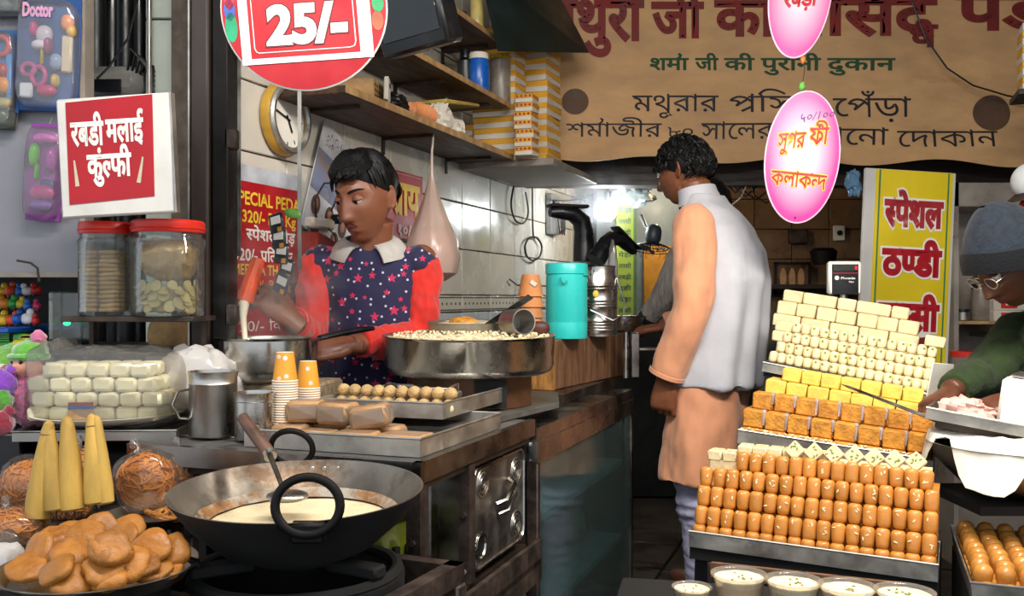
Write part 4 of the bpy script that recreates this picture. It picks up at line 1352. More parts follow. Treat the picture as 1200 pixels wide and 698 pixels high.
# yellow lettered red plate on the wall behind the boy
rp = thing('wall_plate', 'red wall plate with yellow letters behind the boy\'s shoulder', 'sign', wall_at(436, 276, .008))
W_ = .40; H_ = .25
mb = MB(); mb.rbox(W_, .006, H_, .002, T(W_ / 2, 0, H_ / 2)); part('plate', mb, M_['red_paint'], rp)
mb = MB()
for (a, b, c, d) in ((.008, .008, W_ - .008, .012), (.008, H_ - .012, W_ - .008, H_ - .008), (W_ - .012, .008, W_ - .008, H_ - .008)): mb.box(a, -.0038, b, c, -.0032, d)
part('border_line', mb, mat('faded_line', '#d98a7a', .5), rp)
lettering(rp, 'ग⟋ाय', .14, .095, M_['yellow_ink'], width=.22, height=.17, bold=.04, y=-.0045)
lettering(rp, '१०/-', .18, .015, M_['white_ink'], width=.14, height=.06, bold=.03, y=-.0045)
# hanging pinkish plastic bag
mb = MB()
prof = [(0, 0), (.045, .003), (.085, .03), (.095, .08), (.085, .14), (.058, .21), (.032, .28), (.015, .34), (.007, .38), (.004, .46)]
mb.lathe(prof, 36)
for v in mb.v:
    a = math.atan2(v.y, v.x); k = 1 + .10 * noise.noise(Vector((a * 2, v.z * 9, 0))) + .05 * math.sin(a * 9 + v.z * 12) * min(1, v.z * 6)
    v.x *= k; v.y *= k
bg = thing('carrier_bag', 'translucent pinkish carrier bag hanging full from the shelf behind the boy', 'bag', at(P(506, 330, 3.25)))
part('bag_film', mb, film('pink_white_film', '#e3cabd', .50, .25, .4), bg)
mb = MB(); mb.sup(.078, .078, .095, .9, 1, 24, 16, M=T(0, 0, .10)); part('bag_contents', mb, mat('pink_contents', '#dd9c86', .7, 0, .2, 14), bg)
mb = MB(); mb.tube([(0, 0, .44), (.004, .01, .50), (.0, .0, .56)], .004, 6); part('tied_handle', mb, M_['box_white'], bg)

# cords on the tiled wall
def wallcord(pts, r=.0045, label='', M=None, cat='cord', off=.02):
    q = []
    for px, py in pts:
        k = (px - 1000.0) / FPX; Y = (-1.67 + off / .94) / k
        q.append(P(px, py, Y))
    # smooth
    s = []
    for i in range(len(q) - 1):
        p0, p1, p2, p3 = q[max(i - 1, 0)], q[i], q[i + 1], q[min(i + 2, len(q) - 1)]
        for j in range(6):
            t = j / 6
            s.append(.5 * (2 * p1 + (p2 - p0) * t + (2 * p0 - 5 * p1 + 4 * p2 - p3) * t * t + (3 * p1 - p0 - 3 * p2 + p3) * t ** 3))
    s.append(q[-1])
    mb = MB(); mb.tube(s, r, 6)
    return solid('cord', mb, M_['cord'], label, cat)
wallcord([(602, 218), (599, 240), (604, 258), (614, 261), (619, 248), (616, 225)], .005, 'black cord looping down the tiled wall above the coiled cable')
wallcord([(624, 210), (624, 245), (625, 276)] + [(625 + 10 * math.sin(t), 291 - 14 * math.cos(t)) for t in [.4 + .9 * k for k in range(20)]], .005, 'coiled black cable hanging on the tiled wall by the red clay cups')
wallcord([(648, 235), (680, 233), (710, 220), (735, 200), (748, 188)], .005, 'black cord running from the socket board up to the lintel', off=.06)
wallcord([(560, 195), (590, 213), (620, 216), (665, 214)], .006, 'black cable sagging under the ledge of sweet boxes', off=.03)
sb = thing('socket_board', 'grey electric socket board with tangled leads on the tiled wall', 'socket', wall_at(648, 262, .02))
mb = MB(); mb.rbox(.16, .03, .22, .004, T(0, 0, .05)); part('panel', mb, mat('grey_bakelite', '#8c8a88', .4), sb)
for k in range(3): mb = MB(); mb.rbox(.035, .012, .035, .003, T(-.04 + .04 * k, -.018, .10 - .05 * (k % 2))); part('socket', mb, M_['black_plastic'], sb)
for k in range(3):
    mb = MB(); mb.tube([(-.04 + .04 * k, -.03, .09), (-.07 + .05 * k, -.05, .02), (-.03 + .04 * k, -.05, -.06), (.02 + .03 * k, -.045, -.03), (.05 + .02 * k, -.04, .05)], .004, 6); part('lead', mb, M_['cord'], sb)
# two black boots / rubber covers hanging near the lamp
M_['rubber'] = mat('black_rubber', '#14161a', .3, 0, .3, 8)
def boot(label, M):
    b = thing('rubber_boot', label, 'boot', M, 'black rubber boots by the lamp')
    mb = MB()
    P_ = [(0, 0, .0), (0, 0, .10), (0, 0, .20), (0, .015, .27), (0, .07, .315), (0, .15, .325), (0, .21, .32)]
    mb.tube(P_, [.062, .060, .056, .056, .052, .048, .030], 20); part('shaft', mb, M_['rubber'], b)
    mb = MB(); mb.rbox(.09, .24, .022, .008, T(0, .10, .365)); part('sole', mb, M_['black'], b)
    return b
boot('upright black rubber boot turned upside down behind the turquoise jug', at(P(684, 306, 3.9), 110) @ SC(.72, .72, .62))
boot('tilted black rubber boot lying across the steel milk can', at(P(698, 305, 3.8), -60) @ RX(-38) @ SC(.68, .62, .46))
# bare bulb
bu = thing('light_bulb', 'bare glowing white bulb hanging beside the black boots', 'lamp', at(P(712, 247, 4.85)))
mb = MB(); mb.sup(.048, .048, .052, 1, 1, 20, 14); part('bulb', mb, glow('bulb_glow', '#f4fbff', 60), bu)
mb = MB(); mb.cyl(.018, .046, .10, 14); part('holder', mb, M_['black_plastic'], bu)
mb = MB(); mb.tube([(0, 0, .08), (.02, 0, .3), (.0, .02, .75)], .004, 6); part('flex', mb, M_['cord'], bu)
point('bulb_light', tuple(P(712, 247, 4.85) + Vector((0, -.08, 0))), 1.6, (.82, .95, 1), .03)
# tall green and yellow notice
gn = thing('notice', 'tall green-yellow price notice with rows of small writing by the bulb', 'sign', at(P(722, 372, 5.1), 0))
gw, gh = 24 * 5.1 / FPX, 148 * 5.1 / FPX
mb = MB(); mb.rbox(gw, .012, gh, .003, T(gw / 2, 0, gh / 2)); part('board', mb, mat('green_yellow_board', '#7f8a1a', .5, 0, .12, 5), gn)
mb = MB(); mb.box(gw * .84, -.0072, 0, gw, -.0062, gh); part('dark_band', mb, mat('dark_green_band', '#3b5320', .5), gn)
for k in range(11):
    lettering(gn, ('लस½सी', 'पेड़ा', 'दही', 'रबड़ी')[k % 4], gw * .12, gh * (.04 + .088 * k), bpy.data.materials['faded_green_paint'], width=gw * .6, height=gh * .05, y=-.0074, bold=.02)
# wall fan
fn = thing('fan', 'small black wall fan with wire cage next to the man\'s face', 'fan', at(P(764, 292, 4.6), -35) @ RX(-12))
for r_ in (.03, .055, .08, .098):
    mb = MB(); mb.tube([(r_ * math.cos(t), r_ * math.sin(t), .028 * (1 - (r_ / .1) ** 2)) for t in [2 * math.pi * k / 28 for k in range(28)]], .0026, 5, closed=True); part('cage_ring', mb, M_['black'], fn)
mb = MB()
for k in range(16):
    c, s_ = math.cos(k * math.pi / 8), math.sin(k * math.pi / 8)
    mb.tube([(.02 * c, .02 * s_, .027), (.06 * c, .06 * s_, .018), (.1 * c, .1 * s_, 0), (.08 * c, .08 * s_, -.03)], .0018, 4)
part('cage_wires', mb, M_['black'], fn)
mb = MB()
for k in range(3):
    for a in (0,): mb.sup(.035, .020, .003, 1, 1, 14, 6, M=RZ(120 * k) @ T(.045, 0, 0) @ RX(25))
part('blades', mb, mat('grey_blade', '#5c5f66', .4), fn)
mb = MB(); mb.sup(.040, .040, .05, .7, 1, 20, 10, M=T(0, 0, .075)); part('motor', mb, mat('blue_grey_motor', '#2d3840', .4), fn)
mb = MB(); mb.tube([(0, 0, .09), (-.06, .03, .12), (-.12, .08, .20)], .010, 8); part('arm', mb, M_['black'], fn)
mb = MB(); mb.rbox(.16, .03, .42, .006); solid('hanging_cloth', mb, mat('orange_cloth', '#c98a2a', .8), 'orange-yellow cloth hanging behind the fan', 'cloth', at(P(770, 330, 5.53)))
lump('plastic_bag', 'grey plastic bag bundle stuffed above the green notice', 'bag', at(P(742, 229, 5.0)), .10, .06, .055, mat('grey_film', '#8a938f', .4, 0, .2, 12), .5, 9, 4)

# inner room props, right of the man
fr = thing('picture_frame', 'dark framed group picture on the back wall of the inner room', 'picture', at(P(907, 345, 6.24)))
fw, fh = 42 * 6.24 / FPX, 38 * 6.24 / FPX
mb = MB(); mb.box(0, -.004, 0, fw, .02, fh); part('picture', mb, mat('sepia_picture', '#6b4a33', .4, 0, .4, 14), fr)
mb = MB(); e = .014
for (a, b, c, d) in ((0, 0, fw, e), (0, fh - e, fw, fh), (0, 0, e, fh), (fw - e, 0, fw, fh)): mb.box(a, -.018, b, c, .0, d)
part('frame', mb, M_['black'], fr)
for k in range(3):
    mb = MB(); mb.add([(fw * (.25 + .25 * k) + .022 * math.cos(t), -.0046, fh * .5 + .07 * math.sin(t)) for t in [2 * math.pi * q / 14 for q in range(14)]], [tuple(range(14))]); part('figure_print', mb, mat('pale_print', '#b28b63', .5), fr)
mb = MB(); mb.rbox(.075, .03, .10, .005); mb.cur = 1; mb.cyl(.018, .0, .006, 12, T(0, -.0155, .0) @ RX(90))
solid('electric_switch', mb, [M_['white_paint'], M_['black']], 'square electric switch plate on the inner room wall', 'switch', at(P(983, 273, 6.26)))
mb = MB(); mb.rbox(.12, .05, .10, .006); solid('wall_box', mb, M_['rust'], 'small rusty box on the inner room wall by the switch', 'box', at(P(935, 277, 6.25)))
for k, (px, py) in enumerate(((965, 300), (993, 318))):
    mb = MB(); mb.lathe([(0, -.05), (.07, -.05), (.085, .03), (.06, .05), (0, .05)], 20); solid('dark_pot', mb, M_['black_iron'], ('dark iron pot on the inner shelf left of the display', 'dark iron pot on the inner shelf right behind the display')[k], 'pot', at(P(px, py, 5.9)))
mb = MB(); mb.rbox(1.3, .28, .03, .004, T(.65, 0, 0)); solid('shelf', mb, M_['dark_wood'], 'dark plank shelf deep in the inner room holding iron pots', 'shelf', at(P(880, 336, 6.12)))
mb = MB(); mb.rbox(.05, .03, .09, .004); solid('cable_bunch', mb, M_['cord'], 'x', 'cable', at(P(905, 205, 4.645)))
cb = bpy.data.objects['cable_bunch']; cb['label'] = 'black cable joint hanging under the lintel beside the pink oval sign'
random.seed(21)
for k in range(4):
    x = 840 + 12 * k
    mb = MB(); mb.tube([P(x, 198, 4.75), P(x + 8, 214 + 5 * k, 4.7), P(x + 22, 226 + 4 * k, 4.72), P(x + 34 + 8 * k, 212, 4.72), P(x + 60, 200, 4.75)], .0045, 5)
    solid('cord', mb, M_['cord'], '%s black cord from the left tangled under the lintel' % ORD[k], 'cord', I4, 'tangled cords under the lintel')
mb = MB(); mb.tube([P(872, 215, 4.7), P(880, 205, 4.7), P(868, 232, 4.7), P(858, 240, 4.7)], .004, 5); solid('cord', mb, mat('grey_cord', '#8b8b88', .5), 'grey cord hanging among black cords under the lintel', 'cord')
# ================================================================ counter with the glass cabinet
TOP = .845
M_['slate'] = mat('slate_board', '#55524e', .5, 0, .3, 10, .3, 40, wear='#7d776e', wear_amt=.6)
M_['frame_steel'] = mat('cabinet_steel', '#8f8983', .3, 1, .2, 7, .08, 40, wear='#5b4e44', wear_amt=.55)
# glass-fronted cabinet
cab = thing('glass_cabinet', 'steel cabinet with a grimy glass front standing under the wooden block', 'cabinet', SHOP)
L = 1.06; HC = .82; D = .43
gm = MB(); gm.box(-D, 0, HC - .035, 0, L, HC); gm.box(-.012, 0, HC - .085, .004, L, HC - .0345); part('top_rail', gm, M_['frame_steel'], cab)
for y in (0.0, L - .022):
    mb = MB(); mb.rbox(.03, .024, HC - .08, .003, T(-.012, y + .012, (HC - .08) / 2)); part('frame_post', mb, M_['frame_steel'] if y else M_['rust'], cab)
mb = MB(); mb.rbox(.03, L, .05, .003, T(-.012, L / 2, .12)); part('bottom_rail', mb, M_['frame_steel'], cab)
mb = MB(); mb.box(-.010, .024, .145, -.005, L - .022, HC - .085); part('glass_pane', mb, film('grimy_glass', '#c3d8d6', .05, .05, .35), cab)
mb = MB(); mb.box(-D, 0, .0, -.03, .03, HC - .036); part('side_panel', mb, M_['dark_wood'], cab)
mb = MB(); mb.box(-D - .01, .0, .05, -D + .01, L, HC - .036); part('back_panel', mb, mat('pale_liner', '#7d8f96', .5, 0, .2, 6), cab)
for z in (.30, .56):
    mb = MB(); mb.box(-D + .01, .03, z, -.03, L - .03, z + .018); part('inner_shelf', mb, mat('blue_grey_shelf', '#7f95a3', .5, 0, .2, 6) if z < .4 else bpy.data.materials['blue_grey_shelf'], cab)
mb = MB(); mb.box(-D, L - .03, 0, -.03, L, HC - .036); part('side_panel', mb, M_['frame_steel'], cab)
lump('cloth_bundle', 'striped pale cloth bundle on the upper shelf inside the glass cabinet', 'cloth', shop(-.20, .26, .66), .10, .12, .085, mat('striped_cloth', '#a9adc2', .8, 0, .3, 6, stretch=(1, 1, 9)), .3, 6, 2)
lump('cloth_bundle', 'white cloth bundle behind the striped one inside the glass cabinet', 'cloth', shop(-.20, .60, .65), .10, .14, .075, M_['pale_cloth'], .3, 6, 8)
lump('green_packet', 'green packet on the lower shelf inside the glass cabinet', 'packet', shop(-.16, .30, .395), .06, .08, .080, mat('green_packet_film', '#4f9a4c', .4, 0, .2, 8), .2, 6, 3)
mb = MB(); mb.lathe([(0, 0), (.07, 0), (.12, .07), (.125, .11), (.118, .11), (.068, .01), (0, .01)], 30); solid('steel_bowl', mb, M_['steel_dull'], 'steel bowl beside the green packet inside the glass cabinet', 'bowl', shop(-.22, .55, .318))
lump('plastic_bag', 'grey plastic bag behind the steel bowl inside the glass cabinet', 'bag', shop(-.2, .84, .39), .08, .10, .07, mat('grey_bag', '#8a8a80', .5), .3, 6, 6)
point('added_cabinet_light', tuple(shop(-.20, .55, .775).translation), .9, (.85, .95, 1), .05)  # added so the cabinet contents show, the cabinet has no lamp
# slate sheet over the joint
mb = MB()
pts = [(-.42, -.36), (-.06, -.30), (-.05, -.08), (-.01, .22), (-.10, .50), (-.38, .52)]
n = len(pts)
mb.add([(x, y, .847) for x, y in pts] + [(x, y, .859) for x, y in pts], [tuple(reversed(range(n))), tuple(range(n, 2 * n))] + [(i, (i + 1) % n, n + (i + 1) % n, n + i) for i in range(n)])
slate = solid('slate_sheet', mb, M_['slate'], 'dark slate sheet lying over the counter joint under the big sweet pan', 'board', SHOP, smooth=False)
mb = MB(); mb.box(-.40, .10, .8202, -.08, .5, .8465); solid('wooden_packing', mb, M_['dark_wood'], 'dark wooden packing piece under the slate sheet on the cabinet', 'board', SHOP)
# table under the trays
tb = thing('counter_table', 'rusty iron counter table carrying the sweet trays and the paper cups', 'table', SHOP)
mb = MB(); mb.box(-.66, -.64, .79, -.008, -.03, .815); part('table_top', mb, M_['dark_wood'], tb)
mb = MB(); mb.box(-.66, -.655, .805, .0, -.638, .8445); mb.box(-.016, -.655, .805, .0, -.01, .8445); part('angle_rim', mb, M_['frame_steel'], tb)
mb = MB(); mb.box(-.66, -.637, .8152, -.017, -.03, .8445); part('top_sheet', mb, M_['slate'], tb)
for (t, s, w) in ((-.012, -.655, .028), (-.012, -.42, .024), (-.63, -.65, .03), (-.63, -.06, .03)):
    lgp = MB(); lgp.box(t - w / 2, s - .006, .56, t + w / 2, s, .80 if t > -.5 else .785); lgp.box(t + w / 2 - .005, s - .0, .56, t + w / 2, s + w, .80 if t > -.5 else .785)
    lgo = part('leg', lgp, M_['rust'], tb)
    bm_ = MB(); bm_.cyl(.006, 0, .006, 6, T(t, s - .006, .70) @ RX(90)); bm_.cyl(.006, 0, .006, 6, T(t, s - .006, .585) @ RX(90)); part('bolt', bm_, M_['steel_dull'], lgo, kind='stuff')
# platform below
pf = thing('platform', 'low dark timber platform on iron angles below the counter', 'platform', SHOP)
mb = MB(); mb.box(-.42, -.64, .50, -.02, -.02, .54); part('deck', mb, M_['dark_wood'], pf)
mb = MB(); mb.box(-.02, -.72, .50, .02, -.02, .512); mb.box(.008, -.72, .46, .02, -.02, .556); part('iron_angle', mb, M_['rust'], pf)
mb = MB(); mb.box(-.06, -.62, .5405, .0, -.40, .559); part('pale_edge', mb, M_['steel_dull'], pf)
mb = MB(); mb.box(-.40, -.62, 0, -.06, -.30, .50); part('base_block', mb, M_['soot_and_shade'], pf)
bp_ = thing('blue_board', 'pale blue weathered wooden panel below the square tin by the glass cabinet', 'panel', SHOP)
mb = MB(); mb.rbox(.02, .27, .50, .002, T(-.03, -.155, .25)); part('board', mb, mat('pale_blue_wood', '#7f93ab', .7, 0, .2, 9, .3, 50, stretch=(1, 3, .6), wear='#4b4a4a', wear_amt=.62), bp_)
# square oil tin on its side
tin = thing('square_tin', 'square dented oil tin lying on its side under the counter', 'tin', shop(-.02, -.205, .672))
fwid, fhei, dep = .32, .215, .24
mb = MB()
rs = []
for x, k in ((-dep, .97), (-dep + .01, 1), (-.16, 1), (-.155, .985), (-.14, .985), (-.135, 1), (-.10, 1), (-.095, .985), (-.08, .985), (-.075, 1), (-.01, 1), (-.0, .985)):
    r = []
    for q in range(4):
        cx, cz = ((1, 1), (-1, 1), (-1, -1), (1, -1))[q]
        for j in range(5):
            a = R(90 * q + 22.5 * j)
            r.append(Vector((x, (cx * (fwid / 2 - .03) + .03 * math.cos(a)) * k, (cz * (fhei / 2 - .03) + .03 * math.sin(a)) * k)))
    rs.append(r)
mb.rings(rs); part('can_body', mb, M_['steel_dull'], tin, angle=25)
mb = MB()
rim = []
for q in range(4):
    cx, cz = ((1, 1), (-1, 1), (-1, -1), (1, -1))[q]
    for j in range(5):
        a = R(90 * q + 22.5 * j); rim.append((.002, cx * (fwid / 2 - .03) + .03 * math.cos(a), cz * (fhei / 2 - .03) + .03 * math.sin(a)))
mb.tube(rim, .004, 6, closed=True); part('seam_rim', mb, M_['steel'], tin)
mb = MB(); mb.tube([(.004, -.012, .045), (.022, -.012, .03), (.022, -.012, -.03), (.004, -.012, -.045)], .006, 6); mb.tube([(.004, .016, .045), (.022, .016, .03), (.022, .016, -.03), (.004, .016, -.045)], .004, 6)
part('handle', mb, M_['steel'], tin, M=T(0, .02, .02) @ RX(-62))
mb = MB(); mb.lathe([(0, .0005), (.024, .0005), (.026, .004), (.03, .004), (.031, 0)], 22, T(0, -.115, -.062) @ RY(90)); part('spout_hole', mb, M_['black'], tin)
mb = MB(); mb.tube([(.001, -.115 + .027 * math.cos(t), -.062 + .027 * math.sin(t)) for t in [2 * math.pi * k / 22 for k in range(22)]], .004, 6, closed=True); part('spout_rim', mb, M_['steel'], tin)
for k, (y, z) in enumerate(((.11, .06), (.11, -.065), (-.10, .07))):
    for r_ in (.012, .024, .034):
        mb = MB(); mb.tube([(.0, y + r_ * math.cos(t), z + r_ * math.sin(t) * .9) for t in [2 * math.pi * q / 20 for q in range(20)]], .0022, 5, closed=True); part('stamped_ring', mb, M_['steel_dull'], tin)
mb = MB(); mb.lathe([(0, 0), (.05, 0), (.052, .25), (.03, .27), (0, .27)], 20); solid('orange_bottle', mb, mat('amber_plastic', '#c4661a', .3, 0, .2, 6), 'orange plastic bottle standing in the dark behind the table leg', 'bottle', shop(-.09, -.30, .541) @ SC(.55, .55, .9))
mb = MB(); 
mb.lathe([(.10, 0), (.12, .16), (.125, .165), (.118, .165), (.098, .004), (0, .004), (0, 0), (.1, 0)], 24)
yb = thing('yellow_basket', 'yellow-green plastic basket in the dark behind the black pan', 'basket', shop(-.20, -.50, .541))
part('basket_body', mb, mat('yellow_green_plastic', '#8f9a1e', .4), yb)
mb = MB()
for k in range(24):
    a = 2 * math.pi * k / 24; mb.box(.108, -.006, .04, .1235, .006, .12, RZ(math.degrees(a)))
part('slots', mb, M_['black'], yb, kind='stuff')

# ---------------------------------------------------------------- trays
def tray(name, label, M, w, d, h, m, th=.003, flare=.0, cat='tray', group=None):
    """open tray, origin at the left front corner of its floor"""
    t = thing(name, label, cat, M, group)
    mb = MB()
    o = [(-flare, -flare), (w + flare, -flare), (w + flare, d + flare), (-flare, d + flare)]
    b = [(0, 0), (w, 0), (w, d), (0, d)]
    bi = [(th, th), (w - th, th), (w - th, d - th), (th, d - th)]
    ti = [(x + (th if x < w / 2 else -th), y + (th if y < d / 2 else -th)) for x, y in o]
    vs = [(x, y, 0) for x, y in b] + [(x, y, h) for x, y in o] + [(x, y, h) for x, y in ti] + [(x, y, th) for x, y in bi]
    fs = [(3, 2, 1, 0)]
    for k in range(3):
        for i in range(4):
            j = (i + 1) % 4; fs.append((4 * k + i, 4 * k + j, 4 * k + 4 + j, 4 * k + 4 + i))
    fs.append((12, 13, 14, 15))
    mb.add(vs, fs); part('pan', mb, m, t, smooth=False)
    mb = MB(); mb.tube([(x, y, h) for x, y in o], .0025, 6, closed=True); part('rolled_rim', mb, m, t)
    return t
inA = shop(-.405, -.615, TOP + .001)
inB = shop(-.40, -.36, TOP + .037, 0)
trA = tray('sweet_tray', 'aluminium tray of wrapped peda blocks at the counter corner', inA, .385, .42, .034, M_['alum'])
trB = tray('sweet_tray', 'aluminium tray of rolled laddus lying on the tray of wrapped blocks', inB, .31, .36, .034, M_['alum'])
trC = tray('steel_tray', 'long steel tray with the steel mugs behind the black pan', at(P(152, 508, 2.02) * 1 + Vector((0, 0, -.022)), -13), .34, .28, .022, M_['steel_dull'])
# wrapped peda blocks
M_['peda_pale'] = mat('pale_brown_milk_sweet', '#b58a5c', .55, 0, .15, 20, .15, 90, obvar=.12, sub=.1)
M_['wrap'] = film('cling_wrap', '#efe3d2', .14, .12, .8)
def block(label, M, w, d, h):
    o = thing('wrapped_sweet', label, 'sweet', M, 'wrapped peda blocks in the corner tray')
    mb = MB()
    mb.rbox(w, d, h, .006, T(0, 0, h / 2)); part('milk_cake', mb, M_['peda_pale'], o)
    mb = MB(); mb.rbox(w * 1.06, d * 1.06, h * 1.06, .010, T(0, 0, h / 2)); 
    for v in mb.v: v += Vector((noise.noise(v * 90), noise.noise(v * 80 + Vector((3, 0, 0))), 0)) * .003
    part('wrapper', mb, M_['wrap'], o, smooth=False)
for k, (x, y, rz, w, d, h, lb) in enumerate((
        (.045, .10, 10, .07, .06, .030, 'leftmost wrapped block of the lower layer in the corner tray'),
        (.125, .07, -6, .08, .05, .026, 'second wrapped block from the left in the front of the corner tray'),
        (.225, .05, 4, .085, .06, .030, 'third wrapped block from the left in the front of the corner tray'),
        (.325, .06, -3, .10, .07, .030, 'rightmost wrapped block in the front of the corner tray'),
        (.10, .17, 5, .10, .06, .030, 'wrapped block at the back left of the corner tray'),
        (.22, .155, -8, .10, .06, .030, 'wrapped block at the back middle of the corner tray'))):
    block(lb, inA @ T(x, y, .004) @ RZ(rz), w, d, h)
for k, (x, y, rz, lb) in enumerate(((.06, .13, 24, 'wrapped block stacked at the left end, next to the paper cups'), (.145, .115, -4, 'wrapped block stacked in the middle, before the laddus'), (.235, .098, 14, 'tilted wrapped block stacked at the right, before the laddus'))):
    block(lb, inA @ T(x, y, .037) @ RZ(rz) @ RY(0 if k < 2 else -10), .075, .055, .044)
# laddus
M_['laddu'] = mat('coarse_laddu', '#c3a06c', .7, 0, .2, 60, .9, 190, wear='#7a5a32', wear_amt=.63, obvar=.12)
lad = MB(); lad.sup(.0155, .0155, .0150, 1, 1, 18, 12)
for v in lad.v: v *= 1 + .05 * noise.noise(v * 160)
lad_me = lad.mesh('laddu', M_['laddu'])
lad2 = MB(); lad2.sup(.0135, .0135, .0125, 1, 1, 16, 10); lad2_me = lad2.mesh('laddu', mat('pale_laddu', '#d9c397', .65, 0, .15, 50, .6, 180, obvar=.08))
random.seed(4)
for k in range(11):
    x = .012 + .0288 * k
    tag(link('laddu', lad2_me, None, inB @ T(x, .050 + random.uniform(-.002, .002), .0165)), 'small pale laddu, %s from left in the front row of the laddu tray' % ORD[k], 'sweet', 'small pale laddus in the front row')
for k in range(10):
    for row, z in ((0, .0190), (1, .045)):
        x = .020 + .0300 * k + random.uniform(-.001, .001)
        tag(link('laddu', lad_me, None, inB @ T(x, .080 + .010 * row, z) @ RZ(40 * k)), ('coarse laddu, %s from left in the lower row of the laddu tray', 'coarse brown laddu, %s from left in the top row of the laddu tray')[row] % ORD[k], 'sweet', ('coarse laddus in the lower row', 'coarse laddus in the top row')[row])
mb = MB(); mb.rbox(.13, .012, .004, .0015); mb.tube([(-.06, 0, .0), (-.09, 0, .008), (-.11, .005, -.004)], .005, 6); mb.tube([(.06, 0, .004), (.08, -.01, .012), (.085, -.03, .0)], .003, 6)
solid('tongs', mb, M_['steel'], 'small steel tongs lying behind the row of laddus', 'tongs', inB @ T(.21, .13, .052) @ RZ(6))
mb = MB(); mb.rbox(.14, .07, .040, .003, T(0, 0, .020)); solid('low_box', mb, M_['alum'], 'low metal box behind the row of laddus, under the tongs', 'box', inB @ T(.21, .145, .004))
# ---------------------------------------------------------------- big pan of crumbled sweet
PAN = at((-.113, 2.50, .945)) @ RX(1.5)
pan = thing('sweet_pan', 'wide steel pan of crumbled white sweet on a brown stand', 'pan', PAN)
mb = MB(); mb.lathe([(0, 0), (.205, 0), (.217, .006), (.2245, .02), (.2265, .092), (.231, .0975), (.2265, .0985), (.2205, .0945), (.2185, .022), (.21, .010), (0, .008)], 72); part('pan_body', mb, M_['steel'], pan)
mb = MB()
rs = []
for j in range(14):
    r_ = .217 * (1 - j / 14)
    rs.append([Vector((r_ * math.cos(t), r_ * math.sin(t), .090 + .010 * (1 - (r_ / .217) ** 2) + .010 * noise.noise(Vector((r_ * math.cos(t), r_ * math.sin(t), 0)) * 40))) for t in [2 * math.pi * i / 60 for i in range(60)]])
mb.rings(rs); part('crumbled_sweet', mb, mat('crumbled_milk_sweet', '#e9d9b4', .7, 0, .2, 45, .9, 150, wear='#c79a58', wear_amt=.6), pan)
crumb = MB(); random.seed(6)
for k in range(420):
    a, r_ = random.uniform(0, 6.28), .212 * math.sqrt(random.random())
    s_ = random.uniform(.003, .007)
    crumb.rbox(s_ * 1.4, s_, s_, s_ * .3, T(r_ * math.cos(a), r_ * math.sin(a), .098 + .010 * (1 - (r_ / .217) ** 2)) @ RZ(random.uniform(0, 180)) @ RX(random.uniform(0, 60)))
part('crumbs', crumb, bpy.data.materials['crumbled_milk_sweet'], pan, kind='stuff')
inner = thing('inner_dish', 'low steel dish with orange topping standing in the big sweet pan', 'dish', PAN @ T(.0, .085, .098))
mb = MB(); mb.lathe([(0, 0), (.115, 0), (.120, .028), (.123, .030), (.117, .029), (.112, .006), (0, .006)], 44); part('dish_body', mb, M_['steel_dull'], inner)
mb = MB(); mb.sup(.105, .105, .012, 1, 1, 28, 10, M=T(0, 0, .020)); part('contents', mb, mat('pale_paste', '#cfc3a2', .5, 0, .2, 20, .4, 60), inner)
mb = MB(); mb.sup(.04, .035, .014, 1, 1, 20, 10, M=T(-.02, -.02, .030))
for v in mb.v: v.z += .004 * noise.noise(v * 120)
part('orange_topping', mb, mat('saffron_crumb', '#cf8a2c', .7, 0, .3, 60, .8, 150), inner)
sp = thing('flat_spatula', 'long flat steel spatula leaning out of the big sweet pan', 'spatula', I4)
a, b = P(566, 385, 2.50), P(622, 347, 2.62)
F = frame_along(a, b - a, (0, -.8, .6)); ln = (b - a).length
mb = MB(); mb.rbox(ln, .020, .004, .0015, T(ln / 2, 0, 0)); part('shaft', mb, M_['steel'], sp, M=F)
mb = MB(); mb.rbox(.07, .05, .003, .001, T(-.03, 0, -.002)); part('blade', mb, M_['steel'], sp, M=F)
mb = MB(); mb.lathe([(.030, 0), (.034, .002), (.034, .08), (.031, .08), (.029, .004), (0, .004), (0, 0), (.03, 0)], 28)
solid('steel_cup', mb, M_['steel_dull'], 'steel cup lying on its side in the right part of the sweet pan', 'cup', PAN @ T(.125, -.055, .134) @ RZ(28) @ RX(86) @ T(0, 0, -.04))
mb = MB(); mb.sup(.03, .02, .02, .8, 1, 16, 10); solid('clay_lump', mb, mat('dark_red_clay', '#4a211a', .6), 'dark red clay lump beside the steel cup in the sweet pan', 'lump', PAN @ T(.185, .03, .112))
# brown stand under it
st = thing('pan_stand', 'round rusty brown tin stand under the big sweet pan', 'stand', at((-.113, 2.50, .8605)))
mb = MB(); mb.lathe([(0, 0), (.165, 0), (.165, .078), (.16, .083), (0, .083)], 44); part('drum', mb, mat('rust_brown_tin', '#5c3a22', .55, .3, .4, 8, .2, 40, wear='#2c1b10', wear_amt=.52), st)
mb = MB(); mb.box(.02, -.168, .006, .10, -.155, .074); part('opening', mb, M_['soot_and_shade'], st)
